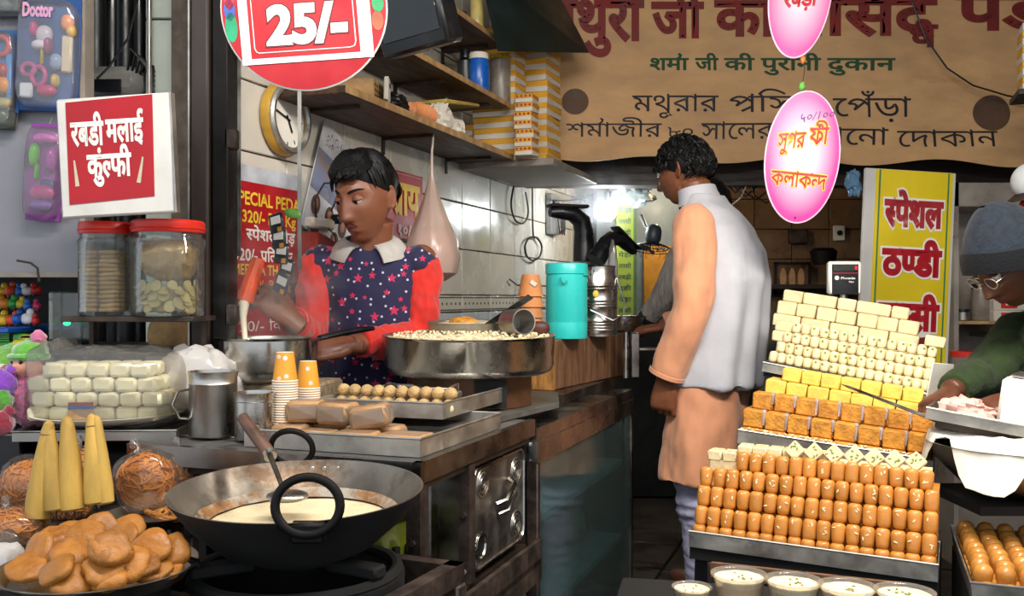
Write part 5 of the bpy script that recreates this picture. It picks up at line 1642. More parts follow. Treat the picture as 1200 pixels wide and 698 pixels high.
# ---------------------------------------------------------------- wooden block with jug, cans and clay cups
wbk = thing('wooden_block', 'long worn wooden block on the counter beneath the turquoise jug', 'block', at(P(650, 457, 2.95), -27))
zt = .158
mb = MB(); mb.rbox(.26, .66, zt, .004, T(-.13, .33, zt / 2)); part('timber', mb, M_['wood'], wbk)
mb = MB(); mb.rbox(.264, .012, zt + .002, .002, T(-.13, -.004, zt / 2)); part('end_board', mb, mat('pale_worn_wood', '#a8763c', .6, 0, .4, 12, .3, 50, stretch=(6, 1, 1)), wbk)
ZB = P(650, 457, 2.95).z + zt
mb = MB(); mb.box(-.42, .505, .8202, -.09, 1.25, P(650, 457, 2.95).z - .001); solid('counter_board', mb, M_['frame_steel'], 'dull steel board on the cabinet top under the wooden block', 'board', SHOP)
jug = thing('water_jug', 'turquoise plastic insulated jug standing on the wooden block', 'jug', at((P(664, 392, 3.06).x, 3.06, ZB + .001)))
M_['turq'] = mat('turquoise_plastic', '#2fc2bd', .35, 0, .05, 6, .02, 40)
mb = MB(); mb.lathe([(0, 0), (.066, 0), (.0675, .004), (.0675, .05), (.0665, .053), (.0675, .056), (.0675, .200), (0, .200)], 44); part('jug_body', mb, M_['turq'], jug)
mb = MB(); mb.lathe([(0, .200), (.0655, .2), (.0655, .207), (.069, .209), (.069, .238), (.066, .243), (0, .244)], 44); part('lid', mb, M_['turq'], jug)
mb = MB(); mb.tube([(-.020, -.066, .196), (-.020, -.078, .188), (-.012, -.078, .178), (-.004, -.078, .186)], .004, 6); mb.tube([(.052, -.045, .206), (.069, -.03, .204), (.07, 0, .202)], .003, 6); part('lid_hook', mb, M_['turq'], jug)
can = thing('milk_can', 'ribbed steel milk can with wire bail behind the turquoise jug', 'can', at((P(700, 390, 3.26).x, 3.26, ZB + .001)))
pr = [(0, 0), (.068, 0)]
for z in (.02, .03, .04, .05, .10, .11, .12, .16, .17): pr += [(.068, z - .003), (.0705, z), (.068, z + .003)]
pr += [(.068, .20), (.062, .212), (.062, .238), (.066, .242), (.060, .242), (.058, .21), (0, .21)]
mb = MB(); mb.lathe(pr, 40); part('can_body', mb, M_['steel'], can)
mb = MB(); mb.tube([(.066, -.02, .20), (.088, -.045, .12), (.085, -.06, .075), (.045, -.085, .055), (.0, -.08, .075), (-.03, -.07, .09)], .0028, 6); part('wire_bail', mb, M_['steel'], can)
mb = MB(); mb.sup(.010, .002, .012, 1, 1, 10, 6, M=T(-.012, -.070, .145)); part('sticker', mb, M_['yellow_ink'], can)
M_['clay'] = mat('terracotta', '#c8814a', .7, 0, .12, 14, .15, 60, obvar=.1)
cup = MB(); cup.lathe([(0, 0), (.028, 0), (.040, .066), (.041, .07), (.038, .07), (.026, .006), (0, .006)], 30)
for v in cup.v: v.z = .07 - v.z
cup_me = cup.mesh('clay_cup', M_['clay'])
cx = P(622, 370, 3.0).x
for k in range(5):
    tag(link('clay_cup', cup_me, None, at((cx, 3.02, ZB + .001 + .034 * k))), '%s upside-down red clay cup in the stack beside the turquoise jug' % ('lowest', 'second', 'third', 'fourth', 'topmost')[k], 'cup', 'stack of red clay cups')
mb = MB(); mb.rbox(.022, .004, .014, .001, RY(35)); solid('paper_tag', mb, M_['box_white'], 'small white paper tag lying on the topmost red clay cup', 'tag', at((cx + .008, 3.02 - .036, ZB + .178)))
mb = MB(); mb.sup(.014, .010, .026, 1, .9, 14, 10, M=RY(18)); solid('lemon', mb, M_['yellow_plastic'], 'yellow plastic squeezer leaning on the red clay cups', 'squeezer', at((cx - .052, 3.0, ZB + .026)))
mb = MB(); mb.tube([P(598, 335, 3.05), P(594, 330, 3.05), P(597, 327, 3.05), P(606, 334, 3.05), P(640, 335, 3.05)], .003, 6); solid('wire_hook', mb, M_['steel'], 'thin bent steel wire hook above the red clay cups', 'hook')
tp = thing('tin_pot', 'low steel pot at the far end of the counter by the hidden person\'s hand', 'pot', at((P(731, 384, 3.62).x, 3.64, ZB + .001)))
mb = MB(); mb.lathe([(0, 0), (.075, 0), (.082, .01), (.085, .058), (.092, .062), (.084, .061), (.079, .012), (0, .010)], 36); part('pot_body', mb, M_['steel'], tp)
tapo = thing('steel_stand', 'steel pipe stand with valve at the end of the wooden block', 'stand', at(P(742, 442, 3.32)))
mb = MB(); mb.rbox(.030, .03, .158, .003, T(.006, 0, .079)); part('post', mb, M_['frame_steel'], tapo)
mb = MB(); mb.cyl(.009, 0, .16, 14, T(-.028, -.02, 0)); mb.cyl(.014, .07, .10, 14, T(-.028, -.02, 0)); part('pipe', mb, M_['steel'], tapo)
mb = MB(); mb.rbox(.10, .02, .012, .003, T(.05, 0, .10)); part('valve_lever', mb, M_['steel'], tapo)
lump('clear_bag', 'limp clear plastic bag hanging beside the steel milk can', 'bag', at(P(718, 330, 3.5)), .018, .03, .16, M_['bag'], .35, 5, 3)

# ---------------------------------------------------------------- milk pot on a stone block
mb = MB(); mb.rbox(.30, .20, .095, .006, T(0, 0, .0475)); solid('stone_block', mb, mat('speckled_stone', '#8d7a62', .6, 0, .3, 60, .4, 120, wear='#4d3b2c', wear_amt=.55), 'speckled stone block on the counter under the milk pot', 'block', at((-.585, 2.27, TOP + .001), -8))
pot = thing('milk_pot', 'steel milk pot with black handle being stirred by the boy', 'pot', at((-.592, 2.25, TOP + .097)))
mb = MB(); mb.lathe([(0, 0), (.085, 0), (.103, .014), (.1085, .03), (.1085, .098), (.117, .104), (.1085, .104), (.1045, .098), (.1035, .03), (.09, .012), (0, .008)], 56); part('pot_body', mb, M_['steel'], pot)
mb = MB(); mb.cyl(.104, .080, .086, 48); part('milk', mb, M_['cream'], pot)
hd = Vector((.13, .16, .02))
mb = MB(); mb.tube([(.088, .06, .088), (.12, .10, .10)], [.011, .008], 10, flat=.5); part('handle_bracket', mb, M_['steel'], pot)
mb = MB(); mb.tube([(.112, .09, .098), (.15, .135, .108), (.19, .185, .115), (.225, .225, .118)], [.010, .013, .013, .009], 12, flat=.7); part('handle', mb, M_['black_plastic'], pot)
# orange ladle cup in the raised hand and the poured milk
lc = thing('pouring_cup', 'orange plastic cup held up by the boy, pouring milk into the pot', 'cup', I4)
a, b = P(303, 304, 2.41), P(286, 354, 2.38)
F = frame_along(a, b - a, (0, -1, 0)); ln = (b - a).length
mb = MB(); mb.rings([[F @ Vector((x, r_ * math.cos(t), r_ * math.sin(t))) for t in [2 * math.pi * i / 24 for i in range(24)]] for x, r_ in ((0, .010), (0, .017), (ln, .024), (ln, .021), (.004, .014))], cap=False)
part('cup_body', mb, mat('orange_plastic', '#e8551c', .35, 0, .08, 8), lc)
mb = MB(); q = P(286, 354, 2.37)
mb.tube([q, P(285, 372, 2.34), P(287, 396, 2.31), P(288, 404, 2.30)], [.014, .008, .007, .006], 12); part('milk_stream', mb, M_['cream'], lc)
# ---------------------------------------------------------------- paper cups
M_['cup_orange'] = mat('orange_printed_cup', '#e2992c', .5, 0, .06, 8)
mb = MB(); mb.lathe([(0, 0), (.0185, 0), (.0255, .058), (.0268, .0585), (.0272, .060), (.0262, .0615), (.0245, .060), (.0175, .004), (0, .004)], 30)
for v in mb.v: v.z = .0615 - v.z
pc = mb
pc2 = MB(); pc2.add(pc.v, pc.f)
def cup_stack(x, y, z, n, where, grp, dots):
    me = pc2.mesh('paper_cup', M_['cup_orange'])
    # pale rim, orange wall
    me.materials.append(M_['cup_paper'])
    for p in me.polygons:
        if p.center.z < .006 or p.center.z > .0585: p.material_index = 1
    for k in range(n):
        o = thing('paper_cup', '%s orange paper cup %s' % ('topmost' if k == n - 1 else 'one nested', where), 'cup', at((x, y, z + .0052 * k)), grp) if k == n - 1 else tag(link('paper_cup', me, None, at((x, y, z + .0052 * k))), 'pale-rimmed orange paper cup, %s from the bottom %s' % (ORD[k], where), 'cup', grp)
        if k == n - 1:
            part('cup_wall', me, None, o)
            for (a, zz, r_) in dots:
                d = MB(); c_, s_ = math.cos(R(a)), math.sin(R(a))
                rr = .0192 + (.0255 - .0192) * (1 - zz / .058)
                d.cyl(r_, 0, .0010, 14, T(rr * c_, rr * s_, zz) @ RZ(a) @ RY(90 + 7)); d_ = part('printed_dot', d, M_['cup_paper'], o)
            d = MB(); d.box(-.0025, -.0007, .006, .0025, .0, .055, T(.0, -.0215, 0) @ RX(-6.5)); part('printed_stripe', d, M_['cup_paper'], o, M=RZ(12))
cup_stack(P(334, 0, 1.97).x, 1.97, TOP + .0345 - .034, 24, 'in the taller stack', 'taller stack of orange paper cups', ((-75, .05, .005), (-115, .052, .0045), (-70, .012, .005), (-105, .008, .004)))
cup_stack(P(361, 0, 2.08).x, 2.08, TOP + .0345 - .034, 19, 'in the shorter stack', 'shorter stack of orange paper cups', ((-80, .046, .005), (-65, .014, .005)))
bc = thing('paper_cup', 'blue and white checked paper cup behind the orange cup stacks', 'cup', at((P(378, 0, 2.28).x, 2.28, TOP + .002)))
def checks():
    m, nt, b = nmat('blue_check_paper')
    tc = N(nt, 'ShaderNodeTexCoord'); mp = N(nt, 'ShaderNodeMapping'); mp.inputs['Rotation'].default_value = (0, R(45), 0)
    nt.links.new(tc.outputs['Object'], mp.inputs[0])
    ck_ = N(nt, 'ShaderNodeTexChecker', i_Scale=150.0); ck_.inputs[1].default_value = lin('#26418f'); ck_.inputs[2].default_value = lin('#dfe2ea')
    nt.links.new(mp.outputs[0], ck_.inputs[0]); nt.links.new(ck_.outputs[0], b.inputs['Base Color'])
    return m
me = pc2.mesh('paper_cup', checks())
part('cup_wall', me, None, bc)
cup_o = bc.children[0]; cup_o.matrix_local = T(0, 0, 0) @ SC(1.15, 1.15, 1.2)
# ---------------------------------------------------------------- steel mugs
def mug(label, M, r, h, handle):
    t = thing('steel_mug', label, 'mug', M)
    mb = MB(); mb.lathe([(0, 0), (r * .93, 0), (r * .95, .004), (r * .95, h * .80), (r * .97, h * .81), (r * .95, h * .82), (r * .95, h * .90), (r, h), (r * .97, h), (r * .91, h * .9), (r * .91, .005), (0, .005)], 44); part('mug_body', mb, M_['steel'], t)
    mb = MB(); mb.tube([(-r * .93, 0, h * .72), (-r * 1.35, 0, h * .70), (-r * 1.55, 0, h * .5), (-r * 1.3, 0, h * .28), (-r * .93, 0, h * .26)], .006, 8, M=RZ(handle), flat=.5); part('handle', mb, M_['steel'], t)
mug('taller steel mug standing in the long steel tray', at((P(249, 0, 1.98).x, 1.985, TOP + .006)), .052, .135, 20)
mug('shorter steel mug with dark inside next to the paper cups', at((P(297, 0, 1.93).x, 1.94, TOP + .006)), .043, .095, -120)
# ================================================================ big black pan of milk, stove
KY = 1.52
KC = P(349, 573, KY)
kad = thing('iron_pan', 'large round black iron pan of boiling milk with ring handles', 'pan', T(*KC) @ RX(3))
KR = 146 / FPX * KY
mb = MB(); mb.lathe([(0, -.118), (KR * .35, -.110), (KR * .62, -.085), (KR * .84, -.045), (KR * .97, -.008), (KR, .0), (KR * 1.005, .003), (KR * .985, .003), (KR * .945, -.012), (KR * .82, -.044), (KR * .6, -.080), (KR * .33, -.104), (0, -.112)], 80)
def kmat():
    m = mat('pan_inside', '#8d867c', .38, .75, .2, 7, .1, 40, wear='#5f4a38', wear_amt=.52)
    return m
M_['pan_in'] = kmat()
me = mb.mesh('pan_body', [M_['soot_and_shade'], M_['pan_in']])
for p in me.polygons:
    c = p.center
    if p.normal.z > .15 or (c.z > -.001 and p.normal.z > -.2): p.material_index = 1
part('pan_body', me, None, kad)
mb = MB()
rs = []
ML = -.056
for j in range(20):
    r_ = KR * .755 * (1 - j / 20)
    rs.append([Vector((r_ * math.cos(t), r_ * math.sin(t), ML + .0025 * noise.noise(Vector((r_ * math.cos(t), r_ * math.sin(t), 0)) * 30))) for t in [2 * math.pi * i / 72 for i in range(72)]])
mb.rings(rs); part('milk', mb, mat('simmering_milk', '#e6d3ac', .3, 0, .12, 12, .15, 60, wear='#b98f55', wear_amt=.62, sub=.1), kad)
mb = MB()
rs = []
for r_, z in ((KR * .755, ML + .001), (KR * .79, ML + .0075), (KR * .825, ML + .0150), (KR * .90, ML + .0235)):
    rs.append([Vector(((r_ + .004 * noise.noise(Vector((math.cos(t) * 4, math.sin(t) * 4, r_ * 60)))) * math.cos(t) * .985, r_ * math.sin(t) * .985, z + .003)) for t in [2 * math.pi * i / 72 for i in range(72)]])
mb.rings(rs[:3], cap=False); part('milk_crust', mb, mat('browned_milk_crust', '#8d6238', .7, 0, .4, 30, .5, 90, wear='#a39a8c', wear_amt=.46), kad)
mb = MB()
q = Matrix.Translation((.058, -KR * .955, .026)) @ RX(-10)
mb.tube([q @ Vector((.046 * math.cos(t), 0, .040 * math.sin(t))) for t in [2 * math.pi * k / 36 for k in range(36)]], .0068, 10, closed=True); part('ring_handle', mb, M_['black_iron'], kad, label='front ring handle')
mb = MB()
q = Matrix.Translation((-.055, KR * .965, .026)) @ RX(20)
mb.tube([q @ Vector((.038 * math.cos(t), 0, .036 * math.sin(t))) for t in [2 * math.pi * k / 36 for k in range(36)]], .0055, 10, closed=True); part('ring_handle', mb, M_['black_iron'], kad, label='rear ring handle')
for x in (-.018, .004, .03):
    mb = MB(); mb.sup(.0055, .003, .0055, 1, 1, 12, 8, M=T(x, KR * .952, -.012)); part('rivet', mb, M_['steel'], kad)
mb = MB(); mb.rbox(.05, .02, .03, .004, T(.058, -KR * .945, -.012)); part('handle_lug', mb, M_['black_iron'], kad)
# ladle standing in the pan
ldl = thing('ladle', 'long ladle with a worn wooden grip resting in the black pan', 'ladle', I4)
a, b, c = P(334, 578, KY + .02), P(316, 532, KY + .10), P(283, 487, KY + .16)
mb = MB(); mb.tube([a, b], [.0042, .005], 8); part('shaft', mb, M_['rust'], ldl)
mb = MB(); mb.tube([b, b.lerp(c, .06), b.lerp(c, .5), c.lerp(b, .04), c], [.010, .0115, .0115, .0105, .006], 14); part('grip', mb, mat('worn_grip', '#5f4234', .5, 0, .3, 10, .2, 40, stretch=(1, 1, 3)), ldl)
mb = MB(); mb.tube([b + (a - b) * .06, b - (a - b) * .02], [.0115, .0125], 14); part('ferrule', mb, M_['steel_dull'], ldl)
mb = MB(); mb.sup(.035, .03, .010, 1, 1, 20, 8, M=T(a.x + .004, a.y, a.z - .004)); part('bowl', mb, M_['steel_dull'], ldl)
# stove under the pan
stv = thing('stove', 'sooty iron stove frame carrying the black milk pan', 'stove', T(KC.x, KC.y, 0))
zs = KC.z - .112
mb = MB()
for k in range(3):
    a = R(90 + 120 * k); mb.rbox(.10, .03, .02, .004, RZ(math.degrees(a)) @ T(.12, 0, zs + .002))
mb.tube([(.16 * math.cos(t), .16 * math.sin(t), zs - .018) for t in [2 * math.pi * k / 32 for k in range(32)]], .010, 8, closed=True); part('pan_rest', mb, M_['soot_and_shade'], stv)
mb = MB()
for (a, b) in (((-.20, -.16), (.20, -.16)), ((-.20, .16), (.20, .16)), ((-.20, -.16), (-.20, .16)), ((.20, -.16), (.20, .16))):
    x0, x1 = min(a[0], b[0]) - .014, max(a[0], b[0]) + .014; y0, y1 = min(a[1], b[1]) - .014, max(a[1], b[1]) + .014
    mb.box(x0, y0, zs - .060, x1, y1, zs - .026)
part('frame', mb, M_['rust'], stv, M=RZ(-24))
for (x, y) in ((-.20, -.16), (.20, -.16), (-.20, .16), (.20, .16)):
    mb = MB(); mb.rbox(.035, .035, zs - .06, .004, T(x, y, (zs - .06) / 2)); part('leg', mb, M_['rust'], stv, M=RZ(-24))
mb = MB(); mb.lathe([(0, .60), (.05, .60), (.06, .63), (.05, .645), (0, .645)], 24); part('burner', mb, M_['black_iron'], stv)
mb = MB(); mb.tube([(.0, 0, .62), (.10, -.12, .60), (.16, -.19, .60)], .010, 8); part('gas_pipe', mb, M_['black_iron'], stv)
mb = MB(); mb.cyl(.014, 0, .04, 14, T(.15, -.18, .60)); part('tap_knob', mb, M_['black_plastic'], stv)

mb = MB(); mb.lathe([(.150, .0), (.172, .0), (.172, zs - .022), (.150, zs - .022)], 40); part('shade_drum', mb, M_['soot_and_shade'], stv)  # black drum added to darken the space beneath the pan
# ================================================================ kulfi cones on spikes
cst = P(78, 628, 1.62)
rack = thing('cone_rack', 'pale wooden rack bar with wire spikes holding the yellow kulfi cones', 'rack', at((cst.x, cst.y, cst.z), -2))
mb = MB(); mb.rbox(.20, .052, .016, .003, RY(-9)); part('bar', mb, mat('grey_rack_wood', '#7d7468', .6, 0, .3, 14, .2, 50), rack)
M_['kulfi'] = mat('yellow_cone_wafer', '#c9a04a', .65, 0, .22, 16, .35, 70, wear='#7f5a24', wear_amt=.64, obvar=.1, stretch=(1, 1, .35))
cones = ((58, 492, 44, 607, 15), (56, 492, 66, 598, 13), (78, 487, 87, 597, 15), (107, 484, 113, 590, 13), (113, 486, 123, 590, 11), (62, 496, 60, 602, 10))
nm = ('leftmost leaning yellow kulfi cone on the wire rack', 'second yellow kulfi cone from the left, next to the leaning one', 'middle single yellow kulfi cone on the wire rack', 'left cone of the right pair of yellow kulfi cones', 'rightmost yellow kulfi cone on the wire rack')
for k, (tx, ty, bx_, by_, hw) in enumerate(cones[:5]):
    a, b = P(bx_, by_, 1.62 - .004 * (k % 2)), P(tx, ty, 1.63)
    d = b - a; ln = d.length
    F = frame_along(a, d, (0, -1, 0))
    r0 = hw / FPX * 1.62
    cn = thing('kulfi_cone', nm[k], 'cone', I4, 'yellow kulfi cones on the rack')
    mb = MB()
    prof = [(0, .0), (0, r0 * .8), (.003, r0 * .98), (.03, r0), (ln * .55, r0 * .82), (ln * .9, r0 * .50), (ln * .97, r0 * .36), (ln, 0.0)]
    rs = [[F @ Vector((x, r_ * math.cos(t) * (1 + .05 * noise.noise(Vector((math.cos(t) * 2, math.sin(t) * 2, x * 20 + k)))), r_ * math.sin(t))) for t in [2 * math.pi * i / 22 for i in range(22)]] for x, r_ in [(x, max(r_, .0004)) for x, r_ in prof]]
    mb.rings(rs); part('wafer', mb, M_['kulfi'], cn)
    mb = MB(); mb.tube([F @ Vector((-.001, 0, 0)), F @ Vector((-.034, 0, 0))], .0014, 6); part('spike', mb, M_['rust'], cn)
    if k in (0, 3):
        mb = MB(); mb.tube([F @ Vector((ln * .86, r0 * .55 * math.cos(t), r0 * .55 * math.sin(t))) for t in [2 * math.pi * i / 16 for i in range(16)]], .0012, 5, closed=True); part('tie', mb, M_['ply_edge'], cn)

# ================================================================ tray of fried puris
PT = P(116, 664, 1.38)
pt_ = thing('puri_tray', 'round steel tray heaped with fried golden puris at the lower left', 'tray', T(*PT))
PRr = 112 / FPX * 1.38
mb = MB(); mb.lathe([(0, -.018), (PRr * .86, -.018), (PRr * .95, 0), (PRr, .002), (PRr * 1.01, .004), (PRr * .99, .005), (PRr * .94, .001), (PRr * .85, -.014), (0, -.014)], 60); part('pan', mb, M_['steel_dull'], pt_)
mb = MB(); mb.cyl(.10, -.25, -.0185, 20); solid('tray_stand', mb, M_['soot_and_shade'], 'sooty drum under the round tray of fried puris', 'stand', T(*PT))
M_['puri'] = mat('fried_puri', '#bb7a2c', .5, 0, .25, 28, .6, 90, wear='#7d4718', wear_amt=.56, obvar=.2, col2='#9c5f20')
random.seed(12)
pur = []
for q in range(4):
    mb = MB(); mb.sup(.0285, .0275, .0085 + .0015 * q, .8, 1, 26, 14)
    for v in mb.v:
        n_ = noise.noise(v * 55 + Vector((q * 5, 0, 0)))
        v *= 1 + .16 * n_ + .03 * noise.noise(v * 190); v.z += .004 * noise.noise(v * 40 + Vector((0, q * 3, 0)))
    pur.append(mb.mesh('puri', M_['puri']))
spots = [(30, 668, 0), (62, 676, 1), (104, 686, 1), (155, 682, 1), (196, 672, 0), (46, 650, 1), (82, 654, 2), (130, 652, 3), (178, 668, 1), (118, 662, 3), (60, 636, 1), (100, 632, 2), (143, 635, 2), (178, 645, 2), (205, 650, 1), (80, 627, 1), (116, 624, 2), (150, 624, 1), (122, 690, 0), (75, 690, 0), (214, 668, 0)]
desc = ('far left', 'left front', 'front middle', 'front', 'right edge', 'left edge', 'left middle', 'very centre, on top', 'right middle', 'centre', 'back left', 'back', 'back right', 'right back', 'far right', 'rear left', 'rear', 'rear right', 'front rim', 'front left rim', 'right rim')
for k, (px, py, lay) in enumerate(spots):
    z = PT.z - .002 + .011 + .0125 * lay
    p = PZ(px, py, z)
    p.y = max(PT.y - PRr * .80, min(PT.y + PRr * .85, p.y)); 
    d = Vector((p.x - PT.x, p.y - PT.y, 0))
    if d.length > PRr * .80: d *= PRr * .80 / d.length; p = Vector((PT.x + d.x, PT.y + d.y, z))
    tag(link('puri', pur[k % 4], None, at(p + Vector((0, 0, .006 if lay else .003))) @ RX(random.uniform(22, 62) if lay else random.uniform(18, 40)) @ RY(random.uniform(-28, 28)) @ RZ(random.uniform(0, 360))),
        'golden puri at the %s of the heap in the round tray' % desc[k], 'puri', 'fried puris in the round tray')

# ================================================================ bags of sev snack
M_['thin'] = film('thin_bag_film', '#fbf7ef', .03, .10, .55)
M_['sev'] = mat('fried_sev', '#d48a2a', .55, 0, .3, 40, .2, 80, col2='#a85f16')
def noodles(n, rx, ry, rz, rad, seed, ln=.03):
    random.seed(seed)
    mb = MB()
    for k in range(n):
        u = Vector((random.gauss(0, 1), random.gauss(0, 1), random.gauss(0, 1))).normalized() * random.uniform(.82, 1.0)
        c = Vector((u.x * rx, u.y * ry, u.z * rz))
        t1_ = u.orthogonal().normalized(); t2_ = u.cross(t1_).normalized()
        a = random.uniform(0, 6.28); d = t1_ * math.cos(a) + t2_ * math.sin(a); e = u.cross(d)
        cv = random.uniform(-.5, .5)
        pts = [c + d * ln * s_ + e * ln * cv * s_ * s_ - u * ln * .35 * s_ * s_ for s_ in (-.6, -.2, .2, .6)]
        mb.tube(pts, rad, 4, cap=False)
    return mb
def snack_bag(label, M, rx, ry, rz, seed, n=420):
    b = thing('snack_bag', label, 'bag', M, None)
    mb = MB(); mb.sup(rx * .84, ry * .84, rz * .84, .9, .9, 20, 12); part('snack_core', mb, M_['sev'], b)
    part('sev_noodles', noodles(n, rx * .93, ry * .93, rz * .93, .0019, seed), M_['sev'], b, kind='stuff')
    mb = MB(); mb.sup(rx, ry, rz, .75, .75, 36, 24)
    for v in mb.v: v *= 1 + .05 * noise.noise(v * 30 + Vector((seed, 0, 0))) + .025 * noise.noise(v * 90)
    part('bag_film', mb, M_['thin'], b)
    mb = MB(); mb.tube([(0, 0, rz * .95), (.004, 0, rz * 1.12), (-.004, .004, rz * 1.22)], [.012, .005, .016], 10, flat=.6); part('tied_neck', mb, M_['bag'], b)
    return b
snack_bag('clear bag of orange sev standing on the steel plate behind the puris', at(P(171, 563, 1.74)) @ RY(-16), .056, .045, .058, 1)
snack_bag('half-empty clear bag of sev behind the yellow cones at left', at(P(34, 570, 1.84)) @ RY(20), .060, .05, .058, 2)
snack_bag('clear bag of sev lying low at the left edge beside the puris', at(P(8, 618, 1.62)), .068, .05, .036, 3)
snack_bag('clear bag of sev between and behind the kulfi cones', at(P(92, 562, 1.86)), .062, .04, .066, 4)
snack_bag('dark bag of sev behind the bag on the steel plate', at(P(208, 552, 1.90)), .042, .04, .048, 5)
snack_bag('bag of sev lying low behind the cone rack', at(P(75, 592, 1.80)), .055, .04, .03, 6)
pl = thing('steel_plate', 'steel plate under the clear bag of orange sev', 'plate', T(*P(182, 604, 1.70)))
mb = MB(); mb.lathe([(0, -.008), (.066, -.008), (.084, .006), (.087, .008), (.083, .008), (.064, -.004), (0, -.004)], 44); part('dish', mb, M_['steel_dull'], pl)
mb = MB(); mb.cyl(.05, -.22, -.0085, 16); solid('tin_drum', mb, M_['rust'], 'brown tin under the steel plate of sev', 'tin', T(*P(182, 604, 1.70)))
for k in range(5):
    mb = MB(); mb.tube([(.018 * math.cos(t), .010 * math.sin(t), .004 * math.sin(2 * t)) for t in [2 * math.pi * q / 16 for q in range(16)]], .0034, 6, closed=True)
    solid('fried_ring', mb, M_['puri'], '%s golden fried ring from left on the plate before the sev bag' % ORD[k], 'snack', at(P(183 + 8 * k, 600 + 3 * (k % 2), 1.645)) @ RX(30 * k), 'fried rings on the steel plate')
# dark bench that carries the left things
bench = thing('bench', 'dark low bench at the left carrying puris, cones and snack bags', 'bench', T(-.93, 1.71, 0))
mb = MB(); mb.rbox(.62, .40, .04, .004, T(0, -.0, .70)); part('top', mb, M_['dark_wood'], bench)
for x in (-.28, .28):
    for y in (-.16, .16): mb = MB(); mb.rbox(.04, .04, .68, .004, T(x, y, .34)); part('leg', mb, M_['dark_wood'], bench)
mb = MB(); mb.sup(.02, .012, .03, 1, 1, 14, 8); solid('clear_pouch', mb, M_['clear'], 'small clear plastic pouch at the left edge under the sev bags', 'pouch', at(P(10, 640, 1.55)))
pch = thing('plastic_pouch', 'crumpled clear pouch with pale sweets at the lower left edge', 'pouch', at(P(4, 662, 1.46)))
mb = MB(); mb.sup(.028, .03, .035, .8, .8, 20, 12)
for v in mb.v: v *= 1 + .2 * noise.noise(v * 60)
part('pouch_film', mb, M_['milky'], pch)
# black spoon handle at the right of the puris
mb = MB(); mb.tube([P(199, 621, 1.42), P(216, 652, 1.38), P(232, 660, 1.40)], [.004, .005, .008], 8, flat=.6); solid('spoon', mb, M_['black_plastic'], 'black spoon handle between the puris and the black pan', 'spoon')

# ================================================================ petha in a plastic bag on a plate
PB = P(128, 486, 2.06)
pp = thing('petha_plate', 'white plate heaped with white petha blocks under clear plastic', 'plate', T(*PB))
mb = MB(); mb.lathe([(0, -.012), (.10, -.012), (.155, .004), (.158, .007), (.152, .007), (.098, -.006), (0, -.006)], 52); part('dish', mb, M_['cup_paper'], pp)
M_['petha'] = mat('white_petha', '#ebe3bd', .45, 0, .08, 20, .25, 80, sub=.2, obvar=.06)
pe = MB(); pe.rbox(.044, .044, .030, .006); pe_me = pe.mesh('petha', M_['petha'])
random.seed(8)
lay = ('bottom', 'second', 'third', 'top')
for l in range(4):
    nx = 6 if l < 3 else 5
    for i in range(nx):
        for j in range(3 if l < 3 else 2):
            x = -.118 + .0465 * i + (.012 if l % 2 else 0) + (.02 if l == 3 else 0)
            y = -.062 + .048 * j + random.uniform(-.004, .004)
            if (x / .15) ** 2 + (y / .14) ** 2 > 1: x *= .92; y *= .85
            tag(link('petha', pe_me, None, T(*PB) @ T(x, y, .010 + .031 * l + .002) @ RZ(random.uniform(-9, 9)) @ RX(random.uniform(-3, 3))), 'white petha block in the %s layer of the heap, column %s, row %s from front' % (lay[l], ('one', 'two', 'three', 'four', 'five', 'six')[i], ('one', 'two', 'three')[j]), 'sweet', 'white petha blocks in the %s layer' % lay[l])
pbg = thing('petha_bag', 'big crinkled clear plastic bag wrapped over the white petha heap', 'bag', T(*PB))
mb = MB(); mb.sup(.168, .125, .088, .55, .75, 60, 36, M=T(.004, 0, .064))
for v in mb.v:
    v.x += .008 * noise.noise(v * 22); v.z += .007 * noise.noise(v * 26 + Vector((4, 0, 0))) + .004 * noise.noise(v * 60)
    v.y += .006 * noise.noise(v * 30 + Vector((0, 7, 0)))
    if v.z > .11 and v.x < -.10: v.z += .02
part('bag_film', mb, M_['bag'], pbg)
mb = MB(); mb.sup(.075, .07, .070, .7, .8, 30, 20, M=T(.175, .06, .075) @ RY(15))
for v in mb.v: v += Vector((noise.noise(v * 30), noise.noise(v * 33 + Vector((3, 0, 0))), noise.noise(v * 36 + Vector((0, 3, 0))))) * .016
part('loose_film', mb, M_['milky'], pbg)
mb = MB(); mb.sup(.05, .06, .05, .7, .8, 26, 16, M=T(.215, .10, .04))
for v in mb.v: v += Vector((noise.noise(v * 30), noise.noise(v * 33 + Vector((3, 0, 0))), noise.noise(v * 36 + Vector((0, 3, 0))))) * .014
part('loose_film', mb, M_['milky'], pbg)
mb = MB(); mb.rbox(.052, .001, .030, .0004, T(-.02, -.118, .020)); mb.cur = 1; mb.rbox(.050, .001, .007, .0004, T(-.02, -.1188, .030)); mb.cur = 2; mb.rbox(.050, .001, .006, .0004, T(-.02, -.1188, .038))
part('printed_label', mb, [M_['ply_edge'], M_['blue_plastic'], M_['red_paint']], pbg, M=RZ(6))
tray('steel_sheet', 'dull steel sheet tray under the plate of petha', at(P(14, 506, 1.93) + Vector((0, 0, -.020)), 4), .33, .33, .020, M_['steel_dull'])
mb = MB(); mb.rbox(.40, .30, .13, .004); solid('crate', mb, M_['soot_and_shade'], 'dark crate under the steel sheet tray of petha', 'crate', at(P(100, 506, 2.14) + Vector((0, 0, -.088)), 4))

